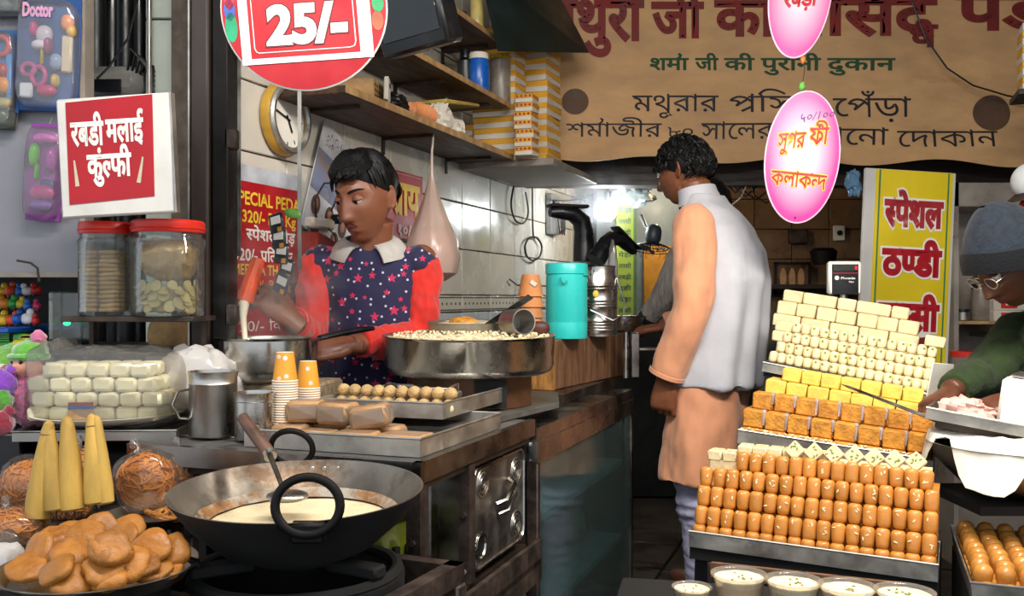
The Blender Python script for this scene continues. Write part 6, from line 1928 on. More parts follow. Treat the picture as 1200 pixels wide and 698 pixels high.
# ================================================================ jars of biscuits on the little shelf
JZ = P(0, 366, 2.10).z
jsh = thing('jar_shelf', 'small dark bracket shelf carrying two red-lidded glass jars', 'shelf', at((P(163, 0, 2.12).x, 2.13, JZ - .014)))
mb = MB(); mb.rbox(.29, .16, .012, .002); part('board', mb, M_['rust'], jsh)
mb = MB(); mb.box(-.14, .05, -.12, -.13, .07, -.005); mb.box(.12, .05, -.12, .13, .07, -.005); mb.box(-.14, .05, -.12, .18, .06, -.11); part('bracket', mb, M_['rust'], jsh)
def glass_jar(label, px, r, h, name='glass_jar'):
    M = at((P(px, 0, 2.10).x, 2.105, JZ - .0075))
    t = thing(name, label, 'jar', M)
    mb = MB(); mb.lathe([(0, 0), (r * .95, 0), (r, .006), (r, h * .74), (r * 1.03, h * .76), (r * 1.03, h * .79), (r * .93, h * .82), (r * .93, h * .88), (r * .91, h * .88), (r * .91, h * .82), (r * .97, h * .77), (r * .97, .010), (0, .008)], 52); part('glass_wall', mb, M_['clear'], t)
    mb = MB(); mb.lathe([(0, h * .88), (r * .98, h * .86), (r * 1.0, h * .87), (r * 1.0, h * .965), (r * .95, h * .985), (0, h)], 52); part('lid', mb, M_['red_plastic'], t)
    mb = MB(); mb.tube([(r * 1.0 * math.cos(t_), r * 1.0 * math.sin(t_), h * .90) for t_ in [2 * math.pi * k / 40 for k in range(40)]], .0022, 6, closed=True); part('lid_ridge', mb, M_['red_plastic'], t)
    return M
JA = glass_jar('smaller glass jar of stacked biscuit sticks with a red lid', 122, .056, .212)
JB = glass_jar('larger glass jar of pale wafers with an orange-red lid', 196, .080, .215)
M_['biscuit'] = mat('brown_biscuit', '#c09048', .65, 0, .2, 24, .25, 70, obvar=.2)
bs = MB(); bs.rbox(.042, .014, .0085, .003); bs_me = bs.mesh('biscuit_stick', M_['biscuit'])
random.seed(14)
for c_, (x, y) in enumerate(((-.027, -.020), (.022, -.028), (-.02, .02), (.024, .02))):
    for k in range(14):
        tag(link('biscuit_stick', bs_me, None, JA @ T(x + random.uniform(-.002, .002), y, .014 + .0098 * k) @ RZ(random.uniform(-10, 10) + (8 if c_ % 2 else -6)) @ RY(random.uniform(-5, 5))), 'biscuit stick, %s from the bottom of the %s column inside the smaller jar' % (ORD[k], ('left front', 'right front', 'left back', 'right back')[c_]), 'biscuit', 'biscuit sticks in the %s column' % ('left front', 'right front', 'left back', 'right back')[c_])
M_['wafer'] = mat('pale_wafer', '#d8bf84', .6, 0, .15, 20, .25, 70, obvar=.12)
wf_ = MB(); wf_.sup(.0135, .012, .0028, .7, 1, 16, 8)
for v in wf_.v: v.z += .004 * (v.x / .013) ** 2
wf_me = wf_.mesh('wafer', M_['wafer'])
n_ = 0
for l in range(5):
    for k in range(16 if l < 3 else 11):
        a = k / (16 if l < 3 else 11) * 6.283 + l * .3
        rr = .060 if (k % 4 or l > 2) else .035
        tag(link('wafer', wf_me, None, JB @ T(rr * math.cos(a), rr * math.sin(a), .018 + .0125 * l + random.uniform(-.003, .003)) @ RZ(math.degrees(a)) @ RX(random.uniform(-45, 45)) @ RY(random.uniform(35, 85))), 'pale oval wafer jumbled in the lower half of the larger glass jar', 'wafer', 'pale wafers in the larger jar')
mb = MB(); mb.cyl(.045, .012, .065, 20); part_ = solid('wafer_heap', mb, M_['wafer'], 'packed pale wafers in the middle of the larger jar', 'wafers', JB); part_['kind'] = 'stuff'
mb = MB(); mb.sup(.062, .058, .045, .9, .9, 40, 26, M=JB @ T(0, 0, .125))
cen = JB @ Vector((0, 0, .125))
for v in mb.v:
    d = v - cen; v += d * (.16 * noise.noise(d * 60) + .12 * abs(noise.noise(Vector((d.x * 40, d.y * 40, d.z * 110)))))
solid('wrapped_bundle', mb, mat('bagged_crisps', '#b98f58', .35, 0, .25, 30, .6, 70, coat=.4), 'bagged bundle of brown crisps on top of the wafers in the larger jar', 'bundle')

# ================================================================ painted red sign with kulfi lettering
SG = P(72, 256, 2.00)
sw_, sh_ = 136 / FPX * 2.0, 140 / FPX * 2.0
sg = thing('shop_sign', 'red and white kulfi sign with Hindi lettering above the two jars', 'sign', at(SG, -3) @ RY(-3.0))
mb = MB(); mb.rbox(sw_, .020, sh_, .004, T(sw_ / 2, .010, sh_ / 2)); part('board', mb, M_['white_paint'], sg)
mb = MB()
q = [(.020, .028), (sw_ * .83, .036), (sw_ * .855, sh_ * .99), (.022, sh_ * .965)]
mb.add([(x, -.0015, z) for x, z in q] + [(x, .001, z) for x, z in q], [(0, 1, 2, 3), (7, 6, 5, 4), (0, 4, 5, 1), (1, 5, 6, 2), (2, 6, 7, 3), (3, 7, 4, 0)]); part('red_panel', mb, M_['red_paint'], sg, smooth=False)
lettering(sg, 'रबडी', .032, sh_ * .60, M_['white_ink'], width=sw_ * .28, height=.075, bold=.035, y=-.0022)
lettering(sg, 'मलाई', .032 + sw_ * .31, sh_ * .615, M_['white_ink'], width=sw_ * .32, height=.072, bold=.035, y=-.0022)
lettering(sg, 'कुंल½फी', .064, sh_ * .33, M_['white_ink'], width=sw_ * .38, height=.072, bold=.035, y=-.0022)
for (x, tl) in ((.040, 5), (sw_ * .70, -12)):
    mb = MB(); mb.add([(-.0045, 0, 0), (.0045, 0, 0), (.0022, 0, .055), (-.0015, 0, .056)], [(0, 1, 2, 3)]); part('painted_cone', mb, mat('painted_cone_ink', '#cfc4a6', .5), sg, M=T(x, -.0024, sh_ * .26) @ RY(-tl), smooth=False)
mb = MB(); mb.box(sw_, .0, .0, sw_ + .004, .02, sh_); part('bright_edge', mb, M_['alum'], sg)
# meter box and wires on top of the sign
mbx = thing('meter_box', 'grey electric meter box with tangled wires behind the kulfi sign', 'meter', at(P(134, 106, 2.62)) @ SC(1.2, 1.2, 1.2))
mb = MB(); mb.rbox(.13, .09, .075, .022, T(0, .03, .02)); part('case', mb, mat('grey_meter', '#8c8a84', .4), mbx)
mb = MB(); mb.rbox(.07, .004, .03, .002, T(-.012, -.016, .008)); part('window', mb, M_['black_plastic'], mbx)
random.seed(15)
for k in range(5):
    mb = MB(); mb.tube([(.03 + .01 * k, .0, .04), (.05 + .012 * k, -.03, .09 - .01 * k), (.085 + .004 * k, -.03, .05), (.10, -.02, -.01 + .012 * k)], .003, 6); part('wire', mb, M_['cord'], mbx)
# pipes in the recess
for k, (px, r_) in enumerate(((112, .035), (128, .03), (147, .028), (160, .022))):
    mb = MB(); mb.cyl(r_, 0, 2.98, 20); solid('drain_pipe', mb, M_['black_plastic'], ('leftmost and thickest black pipe in the dark recess', 'second black pipe from left in the recess behind the sign', 'third black pipe from left in the recess', 'thinnest black pipe in the recess, next to the tiled pier')[k], 'pipe', at((P(px, 0, 2.74).x, 2.74 + .02 * (k % 2), 0)))
wp_ = [P(164, -10, 2.5), P(150, 45, 2.45), P(128, 78, 2.4), P(114, 92, 2.35)]
mb = MB(); mb.tube(wp_, .003, 6); solid('cord', mb, M_['cord'], 'thin black cord slanting across the dark recess to the meter box', 'cord')
mb = MB(); mb.cyl(.007, 0, 1.1, 10); solid('thin_pipe', mb, M_['alum'], 'thin pale conduit on the tiled pier left of the post', 'pipe', at(P(175, 110, 2.58)))

# ================================================================ grey panel with hanging toys
X0, X1 = P(-260, 0, 2.30).x, P(97, 0, 2.30).x
zb, zt_ = P(0, 319, 2.30).z, 2.98
mb = MB(); mb.box(X0, 2.30, zb, X1, 2.33, zt_); struct('wall_panel', mb, M_['grey_sheet'])
mb = MB(); mb.box(X1, 2.285, zb, X1 + .012, 2.335, zt_); mb.box(P(-260, 0, 2.3).x, 2.285, zb - .012, X1 + .012, 2.335, zb); struct('trim_panel', mb, mat('aged_edge', '#9a8f83', .5, 0, .2, 10))
mb = MB(); mb.box(X0, 2.78, .4, X1, 2.80, zb); struct('wall_niche', mb, M_['soot_and_shade'])
nsh = lambda: None
def toy_pack(label, px, py, w, h, tilt, cardcol, toys, title=None, tcol='#e7a8c9', Y=2.275):
    t = thing('toy_pack', label, 'toy', at(P(px, py, Y)) @ RY(tilt), 'toy packs hanging on the grey panel')
    mb = MB(); mb.rbox(w, .004, h, .001, T(0, 0, 0)); part('backing_card', mb, mat('card_' + cardcol[1:], cardcol, .5, 0, .2, 6), t)
    for (x, z, rx, rz, col, kind) in toys:
        nm_ = 'toy_' + col[1:]
        m = bpy.data.materials.get(nm_) or mat(nm_, col, .28, 0, .1, 10)
        mb = MB()
        if kind == 'ring': mb.tube([(x + rx * math.cos(a), -.012, z + rz * math.sin(a)) for a in [2 * math.pi * k / 22 for k in range(22)]], .006, 8, closed=True)
        elif kind == 'bar': mb.rbox(rx * 2, .012, rz * 2, .004, T(x, -.010, z))
        else: mb.sup(rx, .014, rz, .9, 1, 18, 12, M=T(x, -.012, z))
        part('toy_piece', mb, m, t)
    mb = MB(); mb.sup(w * .49, .030, h * .47, .35, .35, 40, 24, M=T(0, -.004, -.01 * h))
    for v in mb.v: v.y += .006 * noise.noise(v * 40); v.x += .003 * noise.noise(v * 30)
    part('blister_film', mb, M_['bag'], t)
    if title: lettering(t, title, -w * .36, h * .30, mat('title_' + tcol[1:], tcol, .5), width=w * .5, height=h * .16, bold=.05, y=-.037)
    mb = MB(); mb.tube([(0, 0, h / 2), (0, .01, h / 2 + .02)], .0015, 5); part('hook', mb, M_['alum'], t)
    return t
toy_pack('big blue blister pack of pink and white toy pieces on the grey panel', 59, 64, .145, .275, 2, '#1d4a8c',
         [(-.01, .045, .020, .022, '#cfc8d8', 'ball'), (-.018, .02, .022, .012, '#d9d3e0', 'ball'), (.045, .075, .016, .020, '#e08a5a', 'ball'), (.055, .055, .012, .014, '#d9a93a', 'ball'), (.045, .0, .013, .045, '#c9b9a0', 'bar'), (-.02, -.055, .016, .022, '#c43a8c', 'ring'), (-.045, -.04, .016, .014, '#b04a8c', 'ring'), (-.015, .0, .004, .028, '#b9a03a', 'bar'), (.0, .02, .010, .022, '#9a3a7a', 'ball'), (.0, -.09, .024, .014, '#c8246e', 'ball'), (-.05, -.09, .016, .018, '#d9dfe8', 'bar'), (.02, -.02, .014, .020, '#8fa3c9', 'ball'), (-.035, .06, .010, .020, '#c0307c', 'ball'), (.02, -.065, .010, .016, '#d3b25a', 'ball')], 'Doctor')
toy_pack('blue and red toy pack half cut by the left photo edge', 4, 84, .075, .20, 0, '#2a5f9f',
         [(.0, .06, .020, .022, '#c23a4a', 'ring'), (.005, .0, .014, .018, '#a01c1c', 'ball'), (.004, -.035, .018, .020, '#d98a1c', 'ball'), (.02, -.02, .008, .06, '#2f7ac0', 'bar')])
toy_pack('dark green and yellow toy pack at the left edge under the blue one', 2, 130, .07, .09, 4, '#20301c', [(.01, .018, .022, .012, '#c9b32a', 'ball'), (.0, -.012, .024, .016, '#2a4a24', 'ball')])
toy_pack('pink and purple toy pack hanging left of the kulfi sign', 54, 202, .085, .235, 4, '#8c3a9a',
         [(-.025, .04, .012, .028, '#5fc02a', 'ball'), (-.018, .0, .006, .020, '#4fa828', 'bar'), (.015, .03, .012, .030, '#a02fa0', 'ball'), (.0, -.05, .030, .018, '#c02a8a', 'ball'), (.0, -.08, .026, .012, '#7a3fb0', 'ball'), (.01, -.03, .016, .012, '#3a3a6a', 'bar'), (.0, .08, .03, .012, '#d05fc0', 'ball')], None, '#e9d0f0')
toy_pack('dark blister pack at the top left corner', 8, 8, .10, .05, 0, '#2a3a44', [(0, 0, .02, .012, '#5a6a70', 'ball')])
mb = MB(); mb.tube([P(20, 305, 2.27), P(36, 308, 2.265), P(44, 314, 2.27), P(46, 330, 2.27)], .003, 6); solid('wire_tie', mb, M_['rust'], 'rusty wire tie sticking out of the grey panel edge', 'wire')
# niche: toys on a shelf
mb = MB(); mb.rbox(.36, .42, .014, .003); solid('shelf', mb, M_['black_plastic'], 'dark lower shelf with toys in the niche at the left edge', 'shelf', at(P(-20, 436, 2.50)))
mb = MB(); mb.rbox(.36, .42, .014, .003); solid('shelf', mb, M_['blue_plastic'], 'blue upper toy shelf in the niche at the left edge', 'shelf', at(P(-20, 384, 2.50)))
random.seed(17)
cols = ['#e3b81c', '#d8481c', '#1f5fb5', '#e8e8e8', '#c8262a', '#e58a1c', '#2c9a3a', '#e4c52a', '#2a6fc4', '#d23a6a']
for row in range(3):
    for k in range(5):
        px = 4 + 9.5 * k + random.uniform(-2, 2); py = 374 - 17 * row + random.uniform(-2, 2)
        c = cols[(row * 5 + k) % 10]
        m = bpy.data.materials.get('toy_' + c[1:]) or mat('toy_' + c[1:], c, .28, 0, .1, 10)
        mb = MB(); r_ = random.uniform(.014, .019)
        mb.sup(r_, r_ * .8, r_ * .8, .8, 1, 16, 10); mb.sup(r_ * .55, r_ * .5, r_ * .55, 1, 1, 14, 8, M=T(r_ * .5, 0, r_ * .9))
        mb.cur = 0
        nm_ = {'#e3b81c': 'yellow', '#d8481c': 'orange-red', '#1f5fb5': 'blue', '#e8e8e8': 'white', '#c8262a': 'red', '#e58a1c': 'orange', '#2c9a3a': 'green', '#e4c52a': 'light yellow', '#2a6fc4': 'mid blue', '#d23a6a': 'pink'}[c]
        t = thing('small_toy', '%s plastic animal toy in the %s row of the niche, place %d from left' % (nm_, ('front', 'middle', 'back')[row], k + 1), 'toy', at(P(px, py, 2.40 + .05 * row), random.uniform(0, 360)), 'plastic toys heaped in the niche')
        part('toy_body', mb, m, t)
        mb = MB(); mb.cyl(.006, -r_ * .9, -r_ * .3, 8, T(-r_ * .4, 0, 0)); mb.cyl(.006, -r_ * .9, -r_ * .3, 8, T(r_ * .4, 0, 0)); part('feet', mb, M_['black_plastic'], t)
def toy_car(label, M, col, l=.085, truck=False):
    c = thing('toy_car' if not truck else 'toy_truck', label, 'toy', M)
    m = bpy.data.materials.get('toy_' + col[1:]) or mat('toy_' + col[1:], col, .25, 0, .08, 10, coat=.4)
    h = l * .22
    mb = MB()
    if truck:
        mb.rbox(l, l * .42, h, .003, T(0, 0, h * .9)); mb.rbox(l * .34, l * .40, h * 1.3, .003, T(l * .30, 0, h * 1.8))
        for k in range(4): mb.rbox(l * .5, l * .02, h * .25, .001, T(-l * .2, -l * .2, h * (1.55 + .3 * k)))
    else:
        mb.rbox(l, l * .42, h, .008, T(0, 0, h * .95)); mb.rbox(l * .52, l * .38, h * .9, .009, T(-l * .02, 0, h * 1.7))
    part('car_body', mb, m, c)
    if not truck: mb = MB(); mb.rbox(l * .46, l * .39, h * .5, .005, T(-l * .02, 0, h * 1.78)); part('windows', mb, M_['black_plastic'], c)
    for x in (-.30, .30):
        for s_ in (-1, 1):
            mb = MB(); mb.cyl(l * .10, -.006, .006, 16, T(l * x, s_ * l * .20, l * .10) @ RX(90)); wh = part('wheel', mb, M_['black'], c)
            mb = MB(); mb.cyl(l * .05, -.007, .007, 10, T(l * x, s_ * l * .20, l * .10) @ RX(90)); part('hub', mb, M_['alum'], wh)
toy_car('yellow toy car at the right end of the niche shelf', at(P(36, 411, 2.30), 14), '#d9c21c', .085)
toy_car('green toy truck left of the yellow toy car', at(P(12, 412, 2.36), 8), '#2fb02a', .085, True)
# cuddly toys below
M_['pink_fur'] = mat('pink_fur', '#d96f9a', .95, 0, .2, 40, 1.0, 120, sheen=1)
M_['green_fur'] = mat('green_fur', '#5fae2c', .95, 0, .2, 40, 1.0, 120, sheen=1)
doll = thing('doll', 'baby doll in pink fur with a green cap at the left edge', 'doll', at(P(38, 492, 2.06), -22))
def furry(mb, amt=.006, sc=90):
    for v in mb.v: v += Vector((noise.noise(v * sc), noise.noise(v * sc + Vector((9, 0, 0))), noise.noise(v * sc + Vector((0, 9, 0))))) * amt
    return mb
mb = MB(); mb.sup(.050, .042, .062, .9, 1, 40, 26, M=T(0, 0, .045)); mb.sup(.022, .022, .045, 1, 1, 22, 14, M=T(-.048, -.02, .045) @ RY(25)); mb.sup(.022, .022, .045, 1, 1, 22, 14, M=T(.048, -.02, .045) @ RY(-25)); part('fur_body', furry(mb), M_['pink_fur'], doll)
hd_ = MB()
hd_.sup(.034, .033, .034, 1, 1, 44, 30, M=T(0, -.012, .125))
for v in hd_.v:
    d = v - Vector((0, -.012, .125))
    if d.y < 0:
        v.y -= .006 * g2(d.x, d.z, 0, -.004, .005, .005)
        v.y -= .004 * (g2(abs(d.x), d.z, .016, -.012, .011, .010))
        v.y -= .004 * g2(d.x, d.z, 0, -.017, .008, .004)
        v.y += .003 * g2(abs(d.x), d.z, .012, .004, .006, .005)
part('face', hd_, mat('doll_skin', '#d99a80', .4, 0, .05, 10, sub=.2), doll)
for s_ in (-1, 1):
    mb = MB(); mb.sup(.0055, .004, .0065, 1, 1, 14, 10, M=T(s_ * .012, -.0395, .130)); part('eye', mb, M_['black_plastic'], doll)
mb = MB(); mb.sup(.0065, .004, .003, 1, 1, 14, 8, M=T(0, -.0455, .108)); part('lips', mb, mat('doll_lips', '#c0453f', .4), doll)
mb = MB(); mb.sup(.038, .036, .027, 1, 1, 36, 16, M=T(0, -.006, .150)); mb.tube([(.036 * math.cos(a), -.008 + .034 * math.sin(a), .140) for a in [2 * math.pi * k / 26 for k in range(26)]], .008, 8, closed=True); part('cap', furry(mb, .003), M_['green_fur'], doll)
mb = MB(); mb.sup(.016, .016, .016, 1, 1, 20, 12, M=T(.018, .0, .182)); part('pompom', furry(mb, .006), M_['pink_fur'], doll)
def plush(label, M, r, col, ears=True):
    t = thing('plush_toy', label, 'toy', M)
    m = mat('plush_' + col[1:], col, .95, 0, .2, 40, 1.0, 120, sheen=1)
    mb = MB(); mb.sup(r, r * .9, r * .95, 1, 1, 34, 22); part('head', furry(mb, .005), m, t)
    if ears:
        for s_ in (-1, 1): mb = MB(); mb.sup(r * .35, r * .2, r * .4, 1, 1, 18, 12, M=T(s_ * r * .7, 0, r * .8)); part('ear', furry(mb, .003), m, t)
    mb = MB(); mb.sup(r * .4, r * .25, r * .3, 1, 1, 18, 10, M=T(0, -r * .85, -r * .15)); part('muzzle', mb, M_['white_paint'], t)
plush('green plush toy behind the doll at the left edge', at(P(14, 428, 2.16)), .052, '#6fae3a', False)
plush('purple plush toy at the left edge beside the doll', at(P(0, 450, 2.02)), .036, '#8a3fc0')
plush('red plush toy between the green plush and the doll', at(P(10, 444, 2.10)), .034, '#c2261c', False)
plush('lime plush toy low at the left edge', at(P(-2, 470, 2.0)), .030, '#4f9a2a', False)
plush('dark red plush toy lowest at the left edge', at(P(-2, 496, 1.98)), .032, '#9a1c3a')
mb = MB(); mb.rbox(.30, .30, .24, .004); solid('toy_crate', mb, M_['black_plastic'], 'dark crate under the doll and plush toys at the left', 'crate', at(P(8, 494, 2.12) + Vector((-.04, 0, -.125))))
acr = thing('acrylic_box', 'clear acrylic box standing in the dark under the jar shelf', 'box', at(P(84, 402, 2.36)))
mb = MB(); mb.rbox(.085, .07, .13, .004, T(0, 0, .065)); part('shell', mb, M_['clear'], acr)
mb = MB(); mb.rbox(.09, .075, .010, .003, T(0, 0, .005)); part('base', mb, M_['black_plastic'], acr)
mb = MB(); mb.sup(.010, .004, .006, 1, 1, 10, 6, M=T(-.012, -.0, .05)); part('green_light', mb, glow('green_led', '#1fd07a', 2.0), acr)
mb = MB(); mb.rbox(.46, .34, .02, .003); solid('ledge', mb, M_['dark_wood'], 'dark ledge in the gloom beneath the acrylic box', 'ledge', at(P(120, 404, 2.40) + Vector((.05, .06, -.012))))
mb = MB(); mb.sup(.06, .02, .05, .8, 1, 22, 12); solid('wooden_disc', mb, M_['ply_edge'], 'round pale wooden disc leaning in the gloom below the jar shelf', 'disc', at(P(200, 392, 2.40)))

# ================================================================ round hanging sign with the price
RS_ = P(357, 10, 1.90)
rr = 95 / FPX * 1.9
rsn = thing('round_sign', 'round red hanging price sign above the wall clock', 'sign', at(RS_, 4) @ RY(-5.0))
mb = MB(); mb.cyl(rr, -.004, .004, 72, RX(90)); part('disc', mb, M_['red_paint'], rsn, smooth=False)
mb = MB(); mb.tube([(rr * math.cos(a), 0, rr * math.sin(a)) for a in [2 * math.pi * k / 72 for k in range(72)]], .0035, 6, closed=True); part('rim', mb, M_['white_paint'], rsn)
mb = MB(); w2, hb_, ht = rr * .80, -.108, rr * .62
mb.box(-w2, -.0058, hb_, w2, -.0043, ht); part('white_card', mb, M_['white_ink'], rsn)
mb = MB(); mb.box(-w2 * .86, -.0066, hb_ + .012, w2 * .80, -.0059, ht - .01); part('red_card', mb, mat('bright_red_print', '#b80e1c', .4, 0, .06, 6), rsn)
mb = MB(); a_, b_, c_, d_ = -w2 * .80, w2 * .74, hb_ + .022, ht - .02
mb.tube([(a_ + .008, -.0070, c_), (b_ - .012, -.0070, c_), (b_ - .003, -.0070, c_ + .003), (b_, -.0070, c_ + .012), (b_, -.0070, d_), (a_, -.0070, d_), (a_, -.0070, c_ + .010), (a_ + .003, -.0070, c_ + .003)], .0012, 5, closed=True); part('frame_line', mb, M_['white_ink'], rsn)
lettering(rsn, '25/-', -w2 * .60, -.068, M_['white_ink'], width=w2 * 1.22, height=.105, bold=.05, y=-.0074, shear=.06, outline=(.028, bpy.data.materials['fruit_shadow'] if 'fruit_shadow' in bpy.data.materials else mat('fruit_shadow', '#6a0d14', .5)))  # digits outlined in dark red print
lettering(rsn, 'कुल½फी', -w2 * .6, .055, M_['white_ink'], width=w2 * 1.2, height=.10, bold=.04, y=-.0074)
for k, (x, z, rx, rz, col) in enumerate(((-rr * .90, .055, .014, .05, '#c4304a'), (-rr * .905, .005, .011, .022, '#3f5fb0'), (-rr * .90, -.030, .012, .030, '#1f9a6a'), (rr * .90, .05, .014, .04, '#5fa8c9'), (rr * .90, .0, .012, .018, '#2a9a5a'), (rr * .88, -.035, .012, .02, '#a85a3a'))):
    mb = MB(); mb.add([(x + rx * math.cos(a), -.0046, z + rz * math.sin(a)) for a in [2 * math.pi * q / 16 for q in range(16)]], [tuple(range(16))]); part('printed_patch', mb, mat('patch_' + col[1:], col, .45), rsn)
mb = MB(); mb.tube([(0, 0, rr), (0, .0, rr + .6)], .002, 5); part('hanging_wire', mb, M_['alum'], rsn)
# ================================================================ sweet stand at the right
def row_frame(L, Rr):
    e1 = (Rr - L); w = e1.length; e1.normalize()
    bk = Vector((0, 0, 1)).cross(e1).normalized(); up = e1.cross(bk)
    return Matrix(((e1.x, bk.x, up.x, L.x), (e1.y, bk.y, up.y, L.y), (e1.z, bk.z, up.z, L.z), (0, 0, 0, 1))), w
M_['mawa'] = mat('brown_mawa_roll', '#c88234', .42, 0, .12, 24, .15, 80, obvar=.10, sub=.12, coat=.15)
M_['nut'] = mat('nut_sliver', '#ead7ac', .5, 0, .08, 40)
M_['pista'] = mat('pistachio_bits', '#7a8a2c', .6, 0, .2, 40)
M_['white_barfi'] = mat('ivory_barfi', '#dfcda0', .6, 0, .12, 30, .35, 110, obvar=.06, sub=.1)
M_['white_peda'] = mat('ivory_peda', '#e2d0a4', .55, 0, .10, 30, .3, 110, obvar=.06, sub=.1)
M_['yellow_barfi'] = mat('yellow_barfi', '#e6c65a', .6, 0, .12, 30, .4, 110, obvar=.06, sub=.1)
M_['orange_cake'] = mat('orange_milk_cake', '#c8862a', .65, 0, .28, 40, .8, 130, wear='#96581a', wear_amt=.58, obvar=.08)
M_['foil'] = mat('silver_leaf', '#b7a3a0', .4, .35, .2, 20, .3, 80)
stand = thing('display_stand', 'dark stepped display stand under the trays of sweets', 'stand', I4)
def step(Fm, w, d, drop, name='step'):
    mb = MB(); mb.box(.0, .0, -drop, w, d, -.001, Fm); part(name, mb, M_['soot_and_shade'], stand, smooth=False)
random.seed(31)
# ---- front tray of brown rolls
FL, FR = P(807, 640, 2.155), P(1099, 682, 1.93)
F1, w1 = row_frame(FL, FR)
tray('sweet_tray', 'front aluminium tray filled with brown milk rolls on the right stand', F1, w1, .20, .036, M_['alum'], th=.002)
step(F1 @ T(0, .01, 0), w1, .20, .03)
rb = MB(); rb.sup(.0143, .0165, .0235, .45, .75, 18, 12); roll_me = rb.mesh('roll', M_['mawa'])
rb = MB(); rb.sup(.0142, .0165, .0225, .5, .85, 18, 12)
for v in rb.v: v.x *= 1 + .06 * math.sin(v.z * 120)
roll_me2 = rb.mesh('roll', M_['mawa'])
nb = MB(); nb.sup(.0016, .0012, .0045, 1, 1, 8, 6); nut_me = nb.mesh('nut_sliver', M_['nut'])
ordn = ('lowest', 'second', 'third', 'fourth', 'fifth')
def roll_row(k, x0, n, pitch, back, up, lean, where, h=1.0, nuts=True):
    for i in range(n):
        M = F1 @ T(x0 + pitch * (i + .5) + random.uniform(-.0006, .0006), back + random.uniform(-.0015, .0015), up + .0235 * h) @ RX(-lean + random.uniform(-3, 3)) @ SC(pitch / .0288, 1, h)
        o = thing('milk_roll', 'brown milk roll, %s from left in the %s' % (ORD[i], where), 'sweet', M, 'brown milk rolls in the ' + where)
        part('roll', random.choice((roll_me, roll_me2)), None, o)
        if nuts:
            for q in range(random.choice((1, 1, 2, 2, 3))):
                zz = random.uniform(-.008, .018); xx = random.uniform(-.008, .008)
                link('nut_sliver', nut_me, o, T(xx, -.0165 + .003 * abs(zz / .02), zz) @ RX(random.uniform(-8, 8)) @ RY(random.uniform(-80, 80)))
pit = (w1 - .008) / 17
roll_row(0, .004, 17, pit, .022, .002, 0, 'front tray row just behind its lip', 1.0, False)
roll_row(1, .004, 17, pit, .034, .043, 10, 'lowest full row of the front tray')
roll_row(2, .005, 17, pit, .052, .086, 10, 'second full row of the front tray')
roll_row(3, .006, 17, pit, .070, .128, 10, 'third full row of the front tray')
roll_row(4, .006 + 2.6 * pit, 14, pit, .088, .168, 10, 'top row of the front tray')
mb = MB(); mb.box(.004, .045, .0022, w1 - .004, .198, .042); mb.box(.004, .060, .042, w1 - .004, .198, .085); mb.box(.004, .078, .085, w1 - .004, .198, .128); mb.box(.06, .096, .128, w1 - .004, .198, .168)
o = solid('milk_roll_mass', mb, M_['mawa'], 'packed brown milk rolls filling the back of the front tray', 'sweets', F1, smooth=False); o['kind'] = 'stuff'
# ivory pistachio slabs and diamonds behind the top row
for i in range(8):
    M = F1 @ T(.03 + .0345 * i, .128, .214 - (.0 if i > 1 else .018)) @ RZ(random.uniform(-3, 3))
    o = thing('pistachio_barfi', 'flat ivory barfi slab, %s from left behind the top row of brown rolls' % ORD[i], 'sweet', M, 'flat ivory barfi slabs behind the brown rolls')
    mb = MB(); mb.rbox(.033, .05, .024, .003); part('barfi', mb, M_['white_barfi'], o)
    mb = MB()
    for q in range(5): mb.sup(.002, .002, .0012, 1, 1, 6, 5, M=T(random.uniform(-.012, .012), random.uniform(-.02, .02), .012))
    part('pistachio_bits', mb, M_['pista'], o, kind='stuff')
for i in range(7):
    M = F1 @ T(.215 + .0425 * i, .104, .226) @ RX(-14) @ RY(45 + random.uniform(-5, 5))
    o = thing('barfi_diamond', '%s ivory barfi diamond with pistachio standing on its corner' % ('leftmost', 'second from left', 'third from left', 'fourth from left', 'fifth from left', 'sixth from left', 'rightmost')[i], 'sweet', M, 'ivory barfi diamonds above the brown rolls')
    mb = MB(); mb.rbox(.032, .022, .034, .002); part('barfi', mb, M_['white_barfi'], o)
    for q in range(5):
        mb = MB(); mb.rbox(.006, .002, .003, .0007, T(random.uniform(-.011, .011), -.0112, random.uniform(-.012, .012)) @ RY(random.uniform(0, 180))); part('pistachio', mb, M_['pista'], o)
mb = MB(); mb.box(.10, .105, .1685, w1 - .02, .198, .202); mb.box(.02, .105, .10, .10, .198, .186); o = solid('barfi_mass', mb, M_['white_barfi'], 'ivory barfi packed behind the standing diamonds', 'sweets', F1, smooth=False); o['kind'] = 'stuff'
